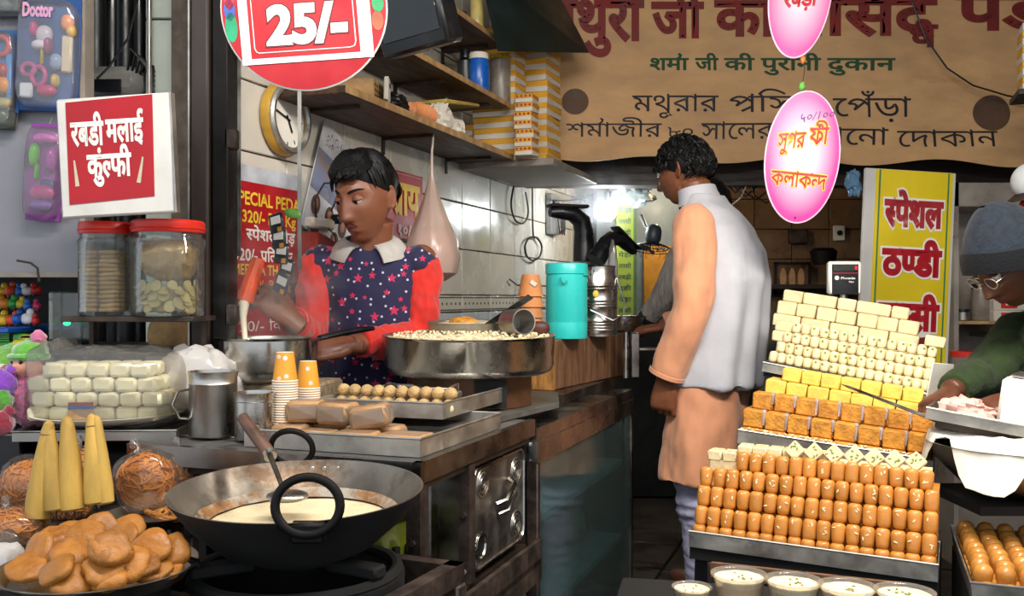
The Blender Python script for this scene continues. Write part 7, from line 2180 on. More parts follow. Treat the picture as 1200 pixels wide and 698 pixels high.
# ---- orange milk cake tray
F2, w2_ = row_frame(P(864, 519, 2.47), P(1092, 556, 2.27))
tray('sweet_tray', 'aluminium tray of orange milk cake cubes above the brown rolls', F2, w2_, .17, .036, M_['alum'], th=.002)
step(F2 @ T(.01, .01, 0), w2_ - .02, .16, .22)
cu = MB(); cu.rbox(.0555, .045, .050, .004)
for v in cu.v: v += Vector((noise.noise(v * 90), noise.noise(v * 80), noise.noise(v * 85))) * .0015
def cube_row(F, me_mat, n, x0, pitch, back, up, d, h, name, label, grp, foil=False, top=None):
    mb = MB(); mb.rbox(pitch * .955, d, h, .0035)
    if me_mat is not M_['mawa']:
        pass
    me_ = mb.mesh('cake', me_mat)
    for i in range(n):
        M = F @ T(x0 + pitch * (i + .5), back + d / 2 + random.uniform(-.0025, .0025), up + h / 2 + random.uniform(0, .001)) @ RZ(random.uniform(-2.5, 2.5))
        if foil:
            o = thing(name, '%s, %s from left' % (label, ORD[i]), 'sweet', M, grp); part('cake', me_, None, o)
            mb = MB(); zz = random.uniform(.5, .95)
            mb.rbox(.007, d * .9, h * zz, .0015, T(pitch * .46, -.004, h * (.5 - zz / 2))); mb.rbox(.010, d * .5, .003, .001, T(pitch * .40, -d * .1, h / 2))
            part('silver_leaf', mb, M_['foil'], o)
        else:
            tag(link(name, me_, None, M), '%s, %s from left' % (label, ORD[i]) if n > 1 else label, 'sweet', grp)
p2 = (w2_ - .008) / 8
cube_row(F2, M_['orange_cake'], 8, .004, p2, .010, .003, .045, .040, 'milk_cake', 'orange milk cake cube half hidden behind the tray lip', 'orange milk cake cubes behind the lip')
cube_row(F2, M_['orange_cake'], 8, .002, p2, .020, .0435, .050, .046, 'milk_cake', 'orange milk cake cube with silver leaf in the front row', 'orange milk cake cubes in the front row', True)
cube_row(F2, M_['orange_cake'], 8, .018, p2 * .97, .052, .090, .050, .044, 'milk_cake', 'orange milk cake cube with silver leaf in the upper row', 'orange milk cake cubes in the upper row', True)
mb = MB(); mb.box(.006, .072, .003, w2_ - .006, .165, .089); o = solid('milk_cake_mass', mb, M_['orange_cake'], 'orange milk cake packed at the back of its tray', 'sweets', F2, smooth=False); o['kind'] = 'stuff'
mb = MB(); random.seed(33)
for k in range(160): s_ = random.uniform(.003, .006); mb.rbox(s_ * 1.3, s_, s_, .001, F2 @ T(random.uniform(.004, w2_ - .004), random.uniform(.004, .012), .036 + random.uniform(-.002, .006)) @ RZ(random.uniform(0, 90)))
o = solid('cake_crumbs', mb, M_['white_barfi'], 'pale crumbs along the lip of the orange milk cake tray', 'crumbs'); o['kind'] = 'stuff'
# ---- yellow barfi
F3, w3 = row_frame(P(890, 482, 2.62), P(1096, 520, 2.43))
step(F3 @ T(0, .005, 0), w3, .17, .18)
p3 = w3 / 8
cube_row(F3, M_['yellow_barfi'], 8, .0, p3, .0, .0, .055, .047, 'yellow_barfi', 'yellow barfi block in the lowest yellow row', 'yellow barfi blocks in the lowest row')
cube_row(F3, M_['yellow_barfi'], 8, .002, p3 * 1.01, .018, .0475, .055, .044, 'yellow_barfi', 'yellow barfi block in the middle yellow row', 'yellow barfi blocks in the middle row')
cube_row(F3, M_['yellow_barfi'], 7, .040, p3 * .93, .036, .092, .055, .036, 'yellow_barfi', 'yellow barfi block in the top yellow row', 'yellow barfi blocks in the top row')
mb = MB(); mb.box(.006, .058, .001, w3 - .006, .16, .046); mb.box(.006, .076, .046, w3 - .006, .16, .091); o = solid('yellow_barfi_mass', mb, M_['yellow_barfi'], 'yellow barfi packed behind the front yellow blocks', 'sweets', F3, smooth=False); o['kind'] = 'stuff'
# ---- ivory pedas, four rows
F4, w4 = row_frame(P(899, 424, 2.72), P(1090, 461, 2.53))
tray('sweet_tray', 'aluminium tray of small ivory pedas above the yellow barfi', F4 @ T(-.01, -.006, -.028), w4 + .03, .17, .026, M_['alum'], th=.002)
step(F4 @ T(0, .005, -.028), w4, .16, .12)
pb_ = MB(); pb_.sup(.0118, .0150, .0165, .6, .8, 16, 11)
pp_ = MB(); pp_.sup(.0034, .0015, .0042, 1, 1, 8, 6, M=T(0, -.0142, .007)); pis_me = pp_.mesh('pistachio', M_['pista'])
pd_me = pb_.mesh('peda', M_['white_peda'])
for r_, (n, x0, back, up) in enumerate(((18, .0, .0, .0), (17, .014, .022, .030), (16, .022, .044, .060), (15, .040, .066, .090))):
    pitch = (w4 - x0 - .002) / n
    for i in range(n):
        o = thing('peda', 'small ivory peda, %s from left in the %s peda row' % (ORD[i], ('lowest', 'second', 'third', 'top')[r_]), 'sweet', F4 @ T(x0 + pitch * (i + .5), back + .016, up + .0165) @ RX(-8 + random.uniform(-6, 6)) @ RZ(random.uniform(-8, 8)) @ SC(pitch / .0242, 1, random.uniform(.95, 1.05)), 'ivory pedas in the %s row' % ('lowest', 'second', 'third', 'top')[r_])
        part('peda_body', pd_me, None, o)
        if random.random() < .65: link('pistachio', pis_me, o, RY(random.uniform(-60, 60)))
mb = MB(); mb.box(.004, .030, -.025, w4 - .004, .15, .030); mb.box(.01, .052, .03, w4 - .004, .15, .060); mb.box(.02, .074, .06, w4 - .004, .15, .090); o = solid('peda_mass', mb, M_['white_peda'], 'ivory pedas packed behind the front peda rows', 'sweets', F4, smooth=False); o['kind'] = 'stuff'
cube_row(F4, M_['white_barfi'], 1, -.012, .055, .085, .090, .05, .030, 'ivory_barfi', 'ivory barfi block at the left end of the top peda row', None)
cube_row(F4, M_['white_barfi'], 1, -.012, .045, .060, .060, .05, .030, 'ivory_barfi', 'ivory barfi block at the left end of the third peda row', None)
cube_row(F4, M_['white_barfi'], 1, w4 - .04, .055, .066, .121, .05, .030, 'ivory_barfi', 'ivory barfi block at the right end above the peda rows', None)
# ---- ivory barfi at the top
F5, w5 = row_frame(P(903, 381, 2.90), P(1076, 410, 2.73))
step(F5 @ T(0, .02, 0), w5, .14, .16)
cube_row(F5, M_['white_barfi'], 5, .0, w5 / 5, .012, .0, .055, .038, 'ivory_barfi', 'ivory barfi block in the lowest row of top stack', 'ivory barfi blocks in the lowest row of the top stack')
cube_row(F5, M_['white_barfi'], 7, .006, (w5 - .012) / 7, .026, .039, .055, .040, 'ivory_barfi', 'ivory barfi block in the middle row of top stack', 'ivory barfi blocks in the middle row of the top stack')
for i, wd in enumerate((.058, .098, .052, .096, .048)):
    x = .018 + sum((.058, .098, .052, .096, .048)[:i]) * 1.04
    mb = MB(); mb.rbox(wd, .055, .036, .004)
    solid('ivory_barfi', mb, M_['white_barfi'], '%s ivory barfi slab in the very top row of the stand' % ('leftmost', 'second', 'third', 'fourth', 'rightmost')[i], 'sweet', F5 @ T(x + wd / 2, .066, .0798 + .018) @ RZ(random.uniform(-3, 3)), 'ivory barfi slabs in the very top row')
mb = MB(); mb.rbox(.10, .004, .11, .001); solid('price_card', mb, M_['white_paint'], 'white card edge standing at the right end of the pedas', 'card', F4 @ T(w4 + .018, .02, .03) @ RZ(60))
# knife lying across
kn = thing('knife', 'long thin steel knife lying slantwise across the orange milk cake', 'knife', I4)
a, b = P(985, 450, 2.44), P(1090, 490, 2.24)
Fk = frame_along(b, a - b, (0, -.5, .85)); ln = (a - b).length
mb = MB(); mb.add([(0, -.007, 0), (ln * .9, -.006, 0), (ln, .0, 0), (ln * .9, .005, 0), (0, .007, 0), (0, -.007, .0015), (ln * .9, -.006, .0015), (ln, 0, .0015), (ln * .9, .005, .0015), (0, .007, .0015)], [(4, 3, 2, 1, 0), (5, 6, 7, 8, 9), (0, 1, 6, 5), (1, 2, 7, 6), (2, 3, 8, 7), (3, 4, 9, 8), (4, 0, 5, 9)]); part('blade', mb, M_['steel_dull'], kn, M=Fk)
mb = MB(); mb.tube([(0, 0, 0), (-.05, 0, .002), (-.10, 0, .0)], [.006, .008, .007], 10, flat=.6); part('handle', mb, M_['dark_wood'], kn, M=Fk)
# ---- cups of rabri in front
M_['rabri'] = mat('rabri_cream', '#eadfc4', .3, 0, .08, 20, .15, 60, sub=.15)
M_['rabri_low'] = mat('rabri_tan', '#d3b487', .35, 0, .1, 14, 0, sub=.1)
M_['tub'] = film('clear_tub', '#f6f2ea', .10, .10, .35)
cups = ((866, 672, .615, 1.0, 1.0, 'tallest clear tub of creamy rabri, second from the left'), (930, 679, .615, 1.0, 1.0, 'clear tub of rabri third from the left in front'), (993, 686, .615, 1.0, 1.0, 'clear tub of rabri fourth from the left in front'), (1060, 692, .615, 1.0, 1.0, 'rightmost clear tub of rabri with green pistachio'), (811, 687, .590, .72, .6, 'leftmost small clear tub of rabri, partly behind the tallest one'))
for k, (px, py, zr, sc_, sz_, lb) in enumerate(cups):
    c = PZ(px, py, zr); c.z = .615
    t = thing('rabri_tub', lb, 'cup', T(c.x, c.y, c.z - .062) @ SC(sc_, sc_, sz_), 'clear tubs of rabri in front of the stand')
    mb = MB(); mb.lathe([(0, 0), (.040, 0), (.0485, .058), (.053, .060), (.0535, .063), (.050, .063), (.0475, .061), (.0392, .002), (0, .002)], 48); part('tub_wall', mb, M_['tub'], t)
    mb = MB(); mb.lathe([(0, .003), (.0385, .003), (.0445, .044), (0, .044)], 44); part('rabri_body', mb, M_['rabri_low'], t)
    mb = MB(); rs = []
    for j in range(10):
        r_ = .0470 * (1 - j / 10); rs.append([Vector((r_ * math.cos(a), r_ * math.sin(a), .0555 + .0012 * noise.noise(Vector((r_ * math.cos(a) * 60, r_ * math.sin(a) * 60, k))))) for a in [2 * math.pi * i / 40 for i in range(40)]])
    mb.rings([[Vector((p.x * .945, p.y * .945, .0441)) for p in rs[0]]] + rs); part('cream_top', mb, M_['rabri'], t)
    for q in range(7):
        a, r_ = random.uniform(0, 6.28), random.uniform(0, .03)
        mb = MB(); mb.sup(.0035, .0022, .0014, 1, 1, 8, 6, M=T(r_ * math.cos(a), r_ * math.sin(a), .0568) @ RZ(random.uniform(0, 180))); part('nut_piece', mb, M_['pista'] if k == 3 else (M_['peda_pale'] if q % 2 else M_['pista']), t)
tz = .615 - .0625
Fs, ws = row_frame(P(800, 700, 2.00), P(1110, 742, 1.70))
sh_t = thing('front_board', 'worn brown wooden board behind the clear tubs of rabri', 'board', I4)
mb = MB(); mb.box(.02, .035, -.040, ws * .80, .048, -.008, Fs @ T(0, .07, .06)); part('plank', mb, M_['wood'], sh_t)
mb = MB(); mb.rbox(.70, .30, .02, .003); solid('tub_shelf', mb, M_['soot_and_shade'], 'dark shelf board carrying the clear tubs of rabri', 'shelf', at((P(940, 700, 1.76).x, 1.76, tz - .0105), -12))
mb = MB()
for k, (x, w_) in enumerate(((.16, .14), (.31, .08), (.40, .12))): mb.rbox(w_, .012, .026, .002, F1 @ T(x + w_ / 2, .03, -.020) @ RZ(2 * k))
o = solid('newspaper', mb, mat('printed_paper', '#8d8880', .7, 0, .35, 50, stretch=(1, 1, 4)), 'folded newspaper wedged under the front sweet tray', 'paper'); o['kind'] = 'stuff'
for k, x in enumerate((.03, .30)):
    mb = MB(); mb.box(-.006, 0, 0, .006, .012, .62); part('stand_leg', mb, M_['rust'], stand, M=at(P(826 + 700 * x * .3, 660, 2.12) + Vector((0, 0, -.62)), -20))
mb = MB(); mb.box(.0, .06, -.56, w1, .50, -.032, F1); part('base', mb, M_['soot_and_shade'], stand, smooth=False)
# ---- right tray of round pedas
A_, B_ = PZ(1141, 712, .55), PZ(1113, 616, .585)
Fr, lr = row_frame(A_, A_ + Vector((.42, -.16, -.004)))
tr2 = tray('sweet_tray', 'aluminium tray of round brown pedas at the lower right corner', Fr, .36, .46, .050, M_['alum'], th=.002, flare=.006)
rp_ = MB(); rp_.sup(.0185, .0185, .0235, .8, 1, 22, 14); ov_me = rp_.mesh('peda', mat('glossy_peda', '#c08238', .32, 0, .10, 24, .1, 60, obvar=.08, sub=.12, coat=.3))
for j in range(10):
    for i in range(8):
        if i > 5 and j < 3: pass
        z = .022 if j == 0 else (.046 if j < 9 else .052)
        y = .022 + .0445 * j
        if y > .44: continue
        tag(link('round_peda', ov_me, None, Fr @ T(.024 + .0405 * i + random.uniform(-.002, .002), y + random.uniform(-.002, .002), z) @ RX(random.uniform(-14, 14)) @ RY(random.uniform(-8, 8))),
            'round brown peda, %s from left in the %s row of the right tray' % (ORD[i], ORD[j]), 'sweet', 'round brown pedas in the %s row of the right tray' % ORD[j])
mb = MB(); mb.box(.006, .045, .003, .354, .454, .030); o = solid('round_peda_mass', mb, bpy.data.materials['glossy_peda'], 'lower layer of round brown pedas filling the right tray', 'sweets', Fr, smooth=False); o['kind'] = 'stuff'
mb = MB(); mb.box(.0, .0, -.50, .40, .50, -.002, Fr); solid('crate', mb, M_['soot_and_shade'], 'dark crate beneath the tray of round brown pedas', 'crate', smooth=False)
# ---- big pan under paper, steel tray, scales
bw = thing('big_bowl', 'big steel bowl covered with white paper under the vendor', 'bowl', T(*P(1206, 520, 2.14)))
mb = MB(); mb.lathe([(0, -.12), (.08, -.117), (.15, -.085), (.195, -.040), (.215, .0), (.222, .004), (.21, .002), (.19, -.036), (.0, -.10)], 60); part('bowl_body', mb, M_['steel'], bw)
mb = MB(); rs = []
for j in range(22):
    r = []
    for i in range(72):
        a = 2 * math.pi * i / 72
        lim = .245 + .035 * math.sin(a * 5 + 1) + .03 * noise.noise(Vector((math.cos(a) * 3, math.sin(a) * 3, 1)))
        rad = lim * (1 - j / 22)
        x, y = rad * math.cos(a), rad * math.sin(a)
        z = .022 + .016 * noise.noise(Vector((x, y, 0)) * 14) + .008 * noise.noise(Vector((x, y, 3)) * 40)
        over = max(0, rad - .212); z -= over * 1.6
        if over > 0: s_ = (.212 + over * .35) / rad; x *= s_; y *= s_
        r.append(Vector((x, y, z)))
    rs.append(r)
mb.rings(rs + [[p - Vector((0, 0, .002)) for p in r] for r in reversed(rs)], cap=False)
part('paper_cover', mb, mat('white_wax_paper', '#eee8d8', .55, 0, .06, 12, .25, 40, sub=.1), bw)
mb = MB(); mb.box(-.16, -.10, -.141, .60, .16, -.1205); mb.box(.46, -.08, -.80, .58, .14, -.141); solid('bowl_stand', mb, M_['soot_and_shade'], 'sooty plank stand below the big steel bowl', 'stand', T(*P(1206, 520, 2.14)))
Ft, wt_ = row_frame(P(1084, 490, 2.16), P(1240, 520, 2.02))
ST = tray('steel_tray', 'steel tray with pink tissue in front of the vendor', Ft, .36, .24, .026, M_['steel_dull'])
mb = MB(); mb.box(.02, .02, -.018, .34, .22, -.0005, Ft); solid('tray_board', mb, M_['dark_wood'], 'dark board between the steel tray and the covered bowl', 'board', smooth=False)
lump('pink_tissue', 'crumpled pink tissue lying in the steel tray', 'tissue', Ft @ T(.075, .08, .028), .052, .045, .026, mat('pink_tissue_paper', '#dba79c', .6, 0, .15, 20, .3, 60, sub=.1), .45, 7, 12)
sc2 = thing('scale', 'white weighing scale box standing in the steel tray', 'scale', Ft @ T(.235, .10, .0035) @ RZ(-4))
mb = MB(); mb.rbox(.18, .14, .115, .008, RX(0) @ T(0, 0, .06)); part('case', mb, mat('white_abs', '#e2e0d6', .4, 0, .05, 8), sc2)
mb = MB(); mb.rbox(.15, .12, .008, .003, T(0, 0, .123)); part('pan', mb, M_['steel'], sc2)
lump('blue_cloth', 'bit of blue cloth behind the steel tray', 'cloth', Ft @ T(.16, .19, .022), .05, .03, .018, M_['blue_plastic'], .3, 6, 5)
# ---- scale display pole
dp = thing('scale_display', 'white price display with black face behind the top barfi', 'display', at(P(971, 345, 3.05), -4) )
dw, dh = 38 / FPX * 3.05, 39 / FPX * 3.05
mb = MB(); mb.rbox(dw, .03, dh, .006, T(dw / 2, .015, dh / 2)); part('case', mb, bpy.data.materials['white_abs'], dp)
mb = MB(); mb.rbox(dw * .80, .003, dh * .90, .001, T(dw / 2, -.001, dh * .46)); part('face', mb, M_['black_plastic'], dp)
mb = MB(); mb.rbox(dw * .72, .003, dh * .20, .001, T(dw / 2, -.003, dh * .80)); part('lcd', mb, mat('dim_lcd', '#3a3c38', .2), dp)
mb = MB(); mb.rbox(dw * .76, .003, dh * .05, .001, T(dw / 2, -.003, dh * .64)); part('red_strip', mb, mat('dark_red_strip', '#7a1022', .4), dp)
lettering(dp, '0', dw * .78, dh * .745, glow('red_digit', '#e01030', 1.2), width=dw * .08, height=dh * .15, y=-.0052, bold=.03)
lettering(dp, 'Phoenix', dw * .36, dh * .46, M_['white_ink'], width=dw * .44, height=dh * .10, y=-.0032, bold=.02)
lettering(dp, 'Neo', dw * .60, dh * .36, M_['white_ink'], width=dw * .16, height=dh * .07, y=-.0032, bold=.02)
mb = MB(); mb.cyl(dh * .065, 0, .002, 18, T(dw * .24, -.0026, dh * .50) @ RX(90)); part('round_mark', mb, M_['white_ink'], dp)
mb = MB(); mb.cyl(.012, -.62, 0, 14, T(dw / 2, .02, 0)); part('pole', mb, M_['steel'], dp)
mb = MB(); mb.cyl(.07, -.64, -.62, 24, T(dw / 2, .02, 0)); part('foot', mb, M_['black_plastic'], dp)
mb = MB(); zf = P(971, 345, 3.05).z - .6405; mb.rbox(.5, .2, .03, .003, T(0, 0, -.015)); mb.box(-.24, -.09, -zf, .24, .09, -.03); solid('rear_counter', mb, M_['soot_and_shade'], 'dark rear counter behind the sweet stand under the price display', 'counter', at((P(985, 0, 3.07).x, 3.10, zf), -12))
# ================================================================ yellow lassi sign
YS = P(1008, 452, 3.85)
ls = thing('lassi_sign', 'yellow sign with big red Hindi lettering and a painted lassi cup', 'sign', at(YS, 6) @ RY(2.6))
lw, lh = 106 / FPX * 3.85, 256 / FPX * 3.85
mb = MB(); mb.rbox(lw * 1.06, .02, lh, .003, T(lw * .49, .012, lh / 2)); part('board', mb, mat('white_board', '#c9c7c4', .5, 0, .06, 5), ls)
mb = MB(); mb.box(lw * .08, -.0010, .002, lw * .98, .0018, lh - .002); part('yellow_panel', mb, mat('yellow_vinyl', '#e3c81e', .4, 0, .08, 4, wear='#cdb014', wear_amt=.62), ls)
mb = MB()
for x in (.115, .92): mb.box(lw * x, -.0022, .004, lw * (x + .018), -.0012, lh - .004)
part('green_line', mb, mat('green_line_ink', '#3f7f5a', .5), ls)
M_['vinyl_red'] = mat('red_vinyl', '#b01423', .4, 0, .1, 10)
M_['vinyl_worn'] = mat('worn_red_vinyl', '#a8262e', .5, 0, .1, 20, wear='#d9a79a', wear_amt=.55)
def ylet(s, x0, x1, zf, hf, m):
    lettering(ls, s, lw * x0, lh * zf, m, width=lw * (x1 - x0), height=lh * hf / .74, bold=.055, y=-.0044, outline=(.055, M_['white_ink']), thick=.0012)
ylet('स½पेशल', .20, .86, .745, .128, M_['vinyl_worn'])
ylet('ठण½डी', .20, .86, .520, .128, M_['vinyl_red'])
ylet('लस½सी', .18, .86, .270, .128, M_['vinyl_red'])
mb = MB()
prof = [(-.055, .17), (.055, .17), (.062, .12), (.050, .05), (.03, .01), (-.03, .01), (-.050, .05), (-.062, .12)]
mb.add([(lw * .64 + x * 1.05, -.0030, .015 + z * 1.25) for x, z in prof], [tuple(range(8))]); part('painted_cup', mb, mat('painted_maroon', '#7c1a1e', .5, 0, .2, 14), ls, smooth=False)
mb = MB(); mb.add([(lw * .64 + .054 * math.cos(a), -.0036, .015 + .215 + .022 * math.sin(a)) for a in [2 * math.pi * q / 24 for q in range(24)]], [tuple(range(24))]); part('painted_milk', mb, M_['white_ink'], ls, smooth=False)
mb = MB(); mb.box(.02, .026, -YS.z, lw * .95, .045, lh * .2); part('back_post', mb, M_['dark_wood'], ls)
# steel cupboard at the right with things on its shelf
fz = thing('steel_cupboard', 'scuffed pale steel cupboard behind the vendor and lassi sign', 'cupboard', at(P(1118, 349, 4.0) * 1 + Vector((0, 0, -1.14)), 0))
cw = 1.0
zt2 = P(0, 214, 4.0).z
mb = MB(); mb.box(0, .35, 0, cw, .40, zt2); mb.box(0, 0, 0, .02, .40, zt2); part('back_panel', mb, mat('scuffed_steel_white', '#a89d92', .35, .45, .15, 6, .05, 20, wear='#6a5c50', wear_amt=.64), fz, smooth=False)
mb = MB(); mb.box(.0, .0, zt2 - .10, cw, .34, zt2); part('hood', mb, bpy.data.materials['scuffed_steel_white'], fz, smooth=False)
zs_ = P(0, 378, 4.0).z
mb = MB(); mb.rbox(.30, .34, .014, .002, T(.17, .17, zs_)); part('shelf_board', mb, M_['ply_edge'], fz)
mb = MB(); mb.rbox(.9, .34, .02, .003, T(.5, .17, P(0, 440, 4.0).z)); part('shelf_board', mb, M_['soot_and_shade'], fz)
jar_lathe('jar', 'clear jar with a yellow label on the small cupboard shelf', 'jar', at((P(1152, 0, 4.1).x, 4.12, zs_ + .0075)), .040, .16, M_['grey_glass'], M_['steel'], .14, .92)
jar_lathe('jar', 'squat dark jar on the left of the small cupboard shelf', 'jar', at((P(1130, 0, 4.1).x, 4.12, zs_ + .0075)), .034, .05, M_['steel_dull'], M_['black_plastic'], .2, .9)
mb = MB(); mb.lathe([(0, 0), (.045, 0), (.07, .03), (.072, .034), (.066, .032), (.042, .005), (0, .005)], 28); solid('dish', mb, M_['ply_edge'], 'brown dish on the dark cupboard shelf behind the vendor\'s arm', 'dish', at((P(1148, 0, 4.1).x, 4.12, P(0, 440, 4.0).z + .0105)))
for k, (px, py) in enumerate(((1184, 374), (1180, 388), (1188, 360), (1186, 346))):
    mb = MB(); mb.rbox(.17, .12, .048, .003, T(0, 0, .024)); mb.cur = 1; mb.rbox(.07, .003, .030, .001, T(-.02 + .02 * (k % 2), -.0605, .024)); mb.cur = 2; mb.rbox(.03, .002, .010, .0005, T(-.02 + .02 * (k % 2), -.0625, .026))
    solid('packet_box', mb, [M_['box_white'], M_['red_plastic'], M_['white_ink']], 'white carton with red mark, %s of the stack behind the vendor' % ('second from bottom', 'lowest', 'second from top', 'topmost')[k], 'box', at((P(1188, 0, 4.05).x + .01 * (k % 2), 4.11, zs_ - .045 + .0485 * (1, 0, 2, 3)[k])), 'white and red cartons behind the vendor')
mb = MB(); mb.rbox(.26, .2, .02, .002); solid('box_shelf', mb, M_['steel_dull'], 'small steel ledge under the stack of white cartons', 'ledge', at((P(1192, 0, 4.05).x, 4.11, zs_ - .0555)))
jar_lathe('jar', 'jar with a red lid low behind the vendor\'s elbow', 'jar', at((P(1132, 0, 3.9).x, 3.92, P(0, 440, 4.0).z + .0)), .05, .11, M_['grey_glass'], M_['red_plastic'], .2, 1.0)
# ================================================================ pink oval hanging signs
OV = {}
def oval(label, px, py, a, b, Y, rot, tilt):
    t = thing('oval_sign', label, 'sign', at(P(px, py, Y), rot) @ RY(tilt), 'pink oval signs on one string')
    a *= Y / FPX; b *= Y / FPX
    m = OV.get('m')
    if not m:
        m, nt, bs = nmat('pink_white_print')
        tc = N(nt, 'ShaderNodeTexCoord'); ln_ = N(nt, 'ShaderNodeVectorMath', operation='LENGTH')
        mp = N(nt, 'ShaderNodeMapping'); mp.inputs['Scale'].default_value = (1 / a, 0, 1 / b)
        nt.links.new(tc.outputs['Object'], mp.inputs[0]); nt.links.new(mp.outputs[0], ln_.inputs[0])
        r_ = ramp(nt, ln_.outputs['Value'], .12, .92, lin('#dccbd4'), lin('#cf2482'))
        nt.links.new(r_, bs.inputs['Base Color']); bs.inputs['Roughness'].default_value = .35
        OV['m'] = m
    mb = MB()
    n = 64
    f_ = [Vector((a * math.cos(q), -.003, b * math.sin(q))) for q in [2 * math.pi * i / n for i in range(n)]]
    mb.rings([[Vector((p.x * k, p.y, p.z * k)) for p in f_] for k in (.3, .6, 1)] + [[Vector((p.x, .003, p.z)) for p in f_]]); part('disc', mb, m, t)
    mb = MB(); mb.tube([p + Vector((0, .003, 0)) for p in f_], .0035, 6, closed=True); part('pale_rim', mb, mat('pale_pink_rim', '#eec6da', .4), t)
    return t, a, b
o1, a, b = oval('lower pink oval sign with red and yellow Bengali lettering', 940, 184, 43, 77, 2.85, 0, 7)
M_['oval_red'] = mat('oval_red_ink', '#b3121c', .5); M_['oval_yellow'] = mat('oval_yellow_ink', '#f0b92a', .5); M_['pen'] = mat('purple_pen_ink', '#55308a', .5)
def oltx(s, x, z, w, h, m=None, out=True, bold=.012, **kw): lettering(o1, s, a * x, b * z, m or M_['oval_red'], width=a * w, height=b * h, bold=bold, y=-.0052, outline=(.045, M_['oval_yellow']) if out else None, thick=.0012, **kw)
oltx('সুগর', -.72, .08, .72, .36, shear=.05, rise=.18)
oltx('ফ⟋রী'.replace('ফ⟋রী', 'ফ⟋ী'), .12, .20, .50, .40, rise=.15)
oltx('কলাকন½দ', -.78, -.47, 1.50, .34, rise=.02)
lettering(o1, '५०/१००ग्राम'[:3] + '1००', -a * .22, b * .52, M_['pen'], width=a * .95, height=b * .19, bold=-.0 + .001, y=-.0052, rise=.25, shear=.15)
mb = MB(); mb.cyl(.003, 0, .002, 10, T(0, -.004, -b * .93) @ RX(90)); part('grommet', mb, M_['black'], o1)
o2, a2, b2 = oval('upper pink oval sign cut by the top edge of the photo', 938, -10, 36, 78, 2.85, 0, 8)
lettering(o2, 'रबड़ी', -a2 * .50, -b2 * .28, M_['oval_red'], width=a2 * 1.05, height=b2 * .36, bold=.03, y=-.0052, rise=.22)
lettering(o2, 'कुल½फी', -a2 * .6, b2 * .14, mat('teal_ink', '#2a9a96', .5), width=a2 * 1.2, height=b2 * .34, bold=.03, y=-.0052, rise=.1)
stg = thing('sign_string', 'thin string with orange and green knots joining the pink oval signs', 'string', I4)
mb = MB(); mb.tube([P(941, 66, 2.85), P(943, 80, 2.85), P(941, 96, 2.85), P(941, 108, 2.85)], .0016, 6); part('thread', mb, M_['rust'], stg)
for (px, py, c_, s_) in ((941, 70, '#c9772a', .011), (940, 101, '#5aa83a', .013)):
    mb = MB(); mb.sup(s_ * .7, s_ * .5, s_, .8, 1, 16, 10, M=T(*P(px, py, 2.845)))
    for v in mb.v: v += Vector((noise.noise(v * 120), 0, noise.noise(v * 130))) * .004
    part('ribbon_knot', mb, mat('ribbon_' + c_[1:], c_, .6), stg)
mb = MB(); mb.tube([P(937, -88, 2.85), P(937, -420, 2.85)], .0016, 6); part('thread', mb, M_['rust'], stg)
lump('plastic_bag', 'blue-grey plastic bag hung beside the white edge of the lassi sign', 'bag', at(P(1000, 214, 3.95)), .030, .03, .055, mat('blue_film', '#5f86a8', .4, 0, .2, 12), .4, 7, 7)
# ---- things at the right edge
hc = thing('hat', 'grey-white hat with dark brim hung above a red cloth at the right edge', 'hat', at(P(1210, 222, 2.9), 0))
mb = MB(); mb.sup(.062, .06, .060, 1, 1, 30, 16, M=T(0, 0, .025)); part('crown', mb, mat('grey_white_felt', '#b9bcbe', .8, 0, .1, 14), hc)
mb = MB(); mb.lathe([(.050, -.004), (.076, -.020), (.080, -.026), (.072, -.026), (.050, -.012)], 36, RY(-12)); part('brim', mb, M_['dark_wood'], hc)
mb = MB(); mb.sup(.055, .045, .075, .8, 1, 26, 16, M=T(.012, 0, -.085)); part('red_cloth', mb, M_['red_plastic'], hc)
mb = MB(); mb.tube([(0, 0, .08), (0, 0, .9)], .002, 6); part('hanging_string', mb, M_['cord'], hc)
sk_ = thing('box_stack', 'striped yellow carton stack edge at the top right corner', 'box', at(P(1206, 105, 3.4), -20))
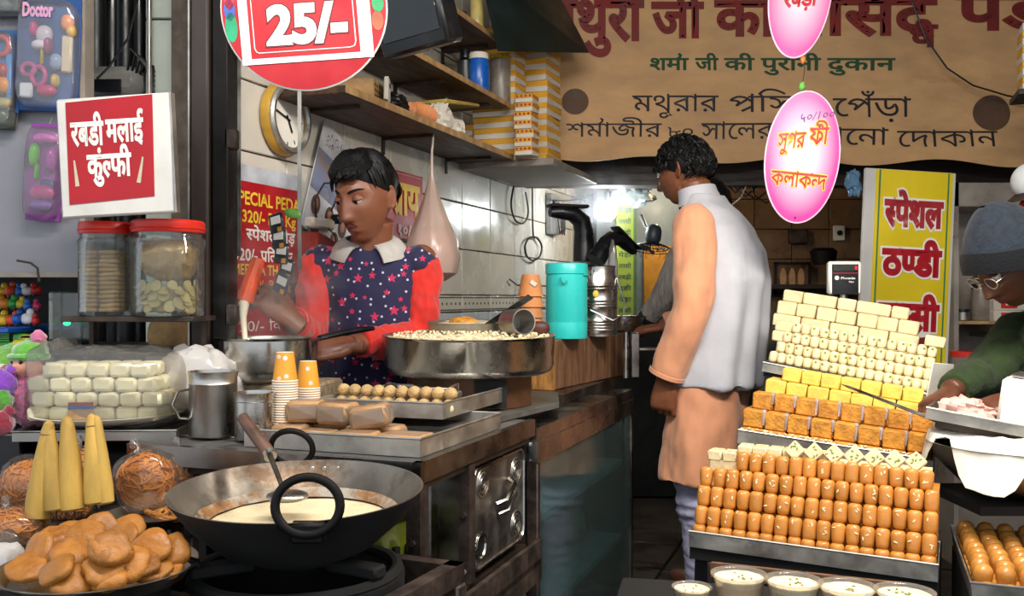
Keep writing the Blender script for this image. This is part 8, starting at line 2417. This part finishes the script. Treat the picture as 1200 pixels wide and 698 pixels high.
for k in range(9):
    mb = MB(); mb.rbox(.10, .12, .026, .002, T(.02, 0, .027 * k)); part('carton', mb, M_['box_yellow'] if k % 2 else M_['box_white'], sk_)
mb = MB(); mb.rbox(.30, .2, .02, .002, T(.1, 0, -.024)); part('tier_board', mb, M_['dark_wood'], sk_)
# ================================================================ steam
def steam(name, label, M, sx, sy, sz, dens, sc):
    m = bpy.data.materials.new(name); m.use_nodes = True
    nt = m.node_tree; nt.nodes.remove(nt.nodes['Principled BSDF'])
    vs = N(nt, 'ShaderNodeVolumeScatter'); vs.inputs['Color'].default_value = (.95, .96, 1, 1); vs.inputs['Anisotropy'].default_value = .2
    tc = N(nt, 'ShaderNodeTexCoord'); nz = N(nt, 'ShaderNodeTexNoise', i_Scale=sc, i_Detail=3.0)
    nt.links.new(tc.outputs['Object'], nz.inputs[0])
    gr = N(nt, 'ShaderNodeTexGradient', gradient_type='SPHERICAL')
    mp = N(nt, 'ShaderNodeMapping'); mp.inputs['Scale'].default_value = (1 / sx, 1 / sy, 1 / sz)
    nt.links.new(tc.outputs['Object'], mp.inputs[0]); nt.links.new(mp.outputs[0], gr.inputs[0])
    a_ = ramp(nt, nz.outputs['Fac'], .42, .72)
    mu = N(nt, 'ShaderNodeMath', operation='MULTIPLY'); nt.links.new(a_, mu.inputs[0]); nt.links.new(gr.outputs['Fac'], mu.inputs[1])
    m2 = N(nt, 'ShaderNodeMath', operation='MULTIPLY'); m2.inputs[1].default_value = dens; nt.links.new(mu.outputs[0], m2.inputs[0])
    nt.links.new(m2.outputs[0], vs.inputs['Density']); nt.links.new(vs.outputs[0], nt.nodes['Material Output'].inputs['Volume'])
    mb = MB(); mb.sup(sx, sy, sz, 1, 1, 20, 12)
    o = link(name, mb.mesh(name, m), None, M); o['label'] = label; o['kind'] = 'stuff'; o['category'] = 'steam'
steam('steam', 'thin steam rising off the boiling milk pot before the red board', T(*P(320, 350, 2.30)), .20, .14, .22, 9.0, 14)
steam('smoke', 'thin bluish smoke drifting around the bare bulb', T(*P(690, 220, 4.75)), .42, .25, .26, 4.0, 9)
COL.objects.unlink(_fo)
bpy.data.objects.remove(_fo)
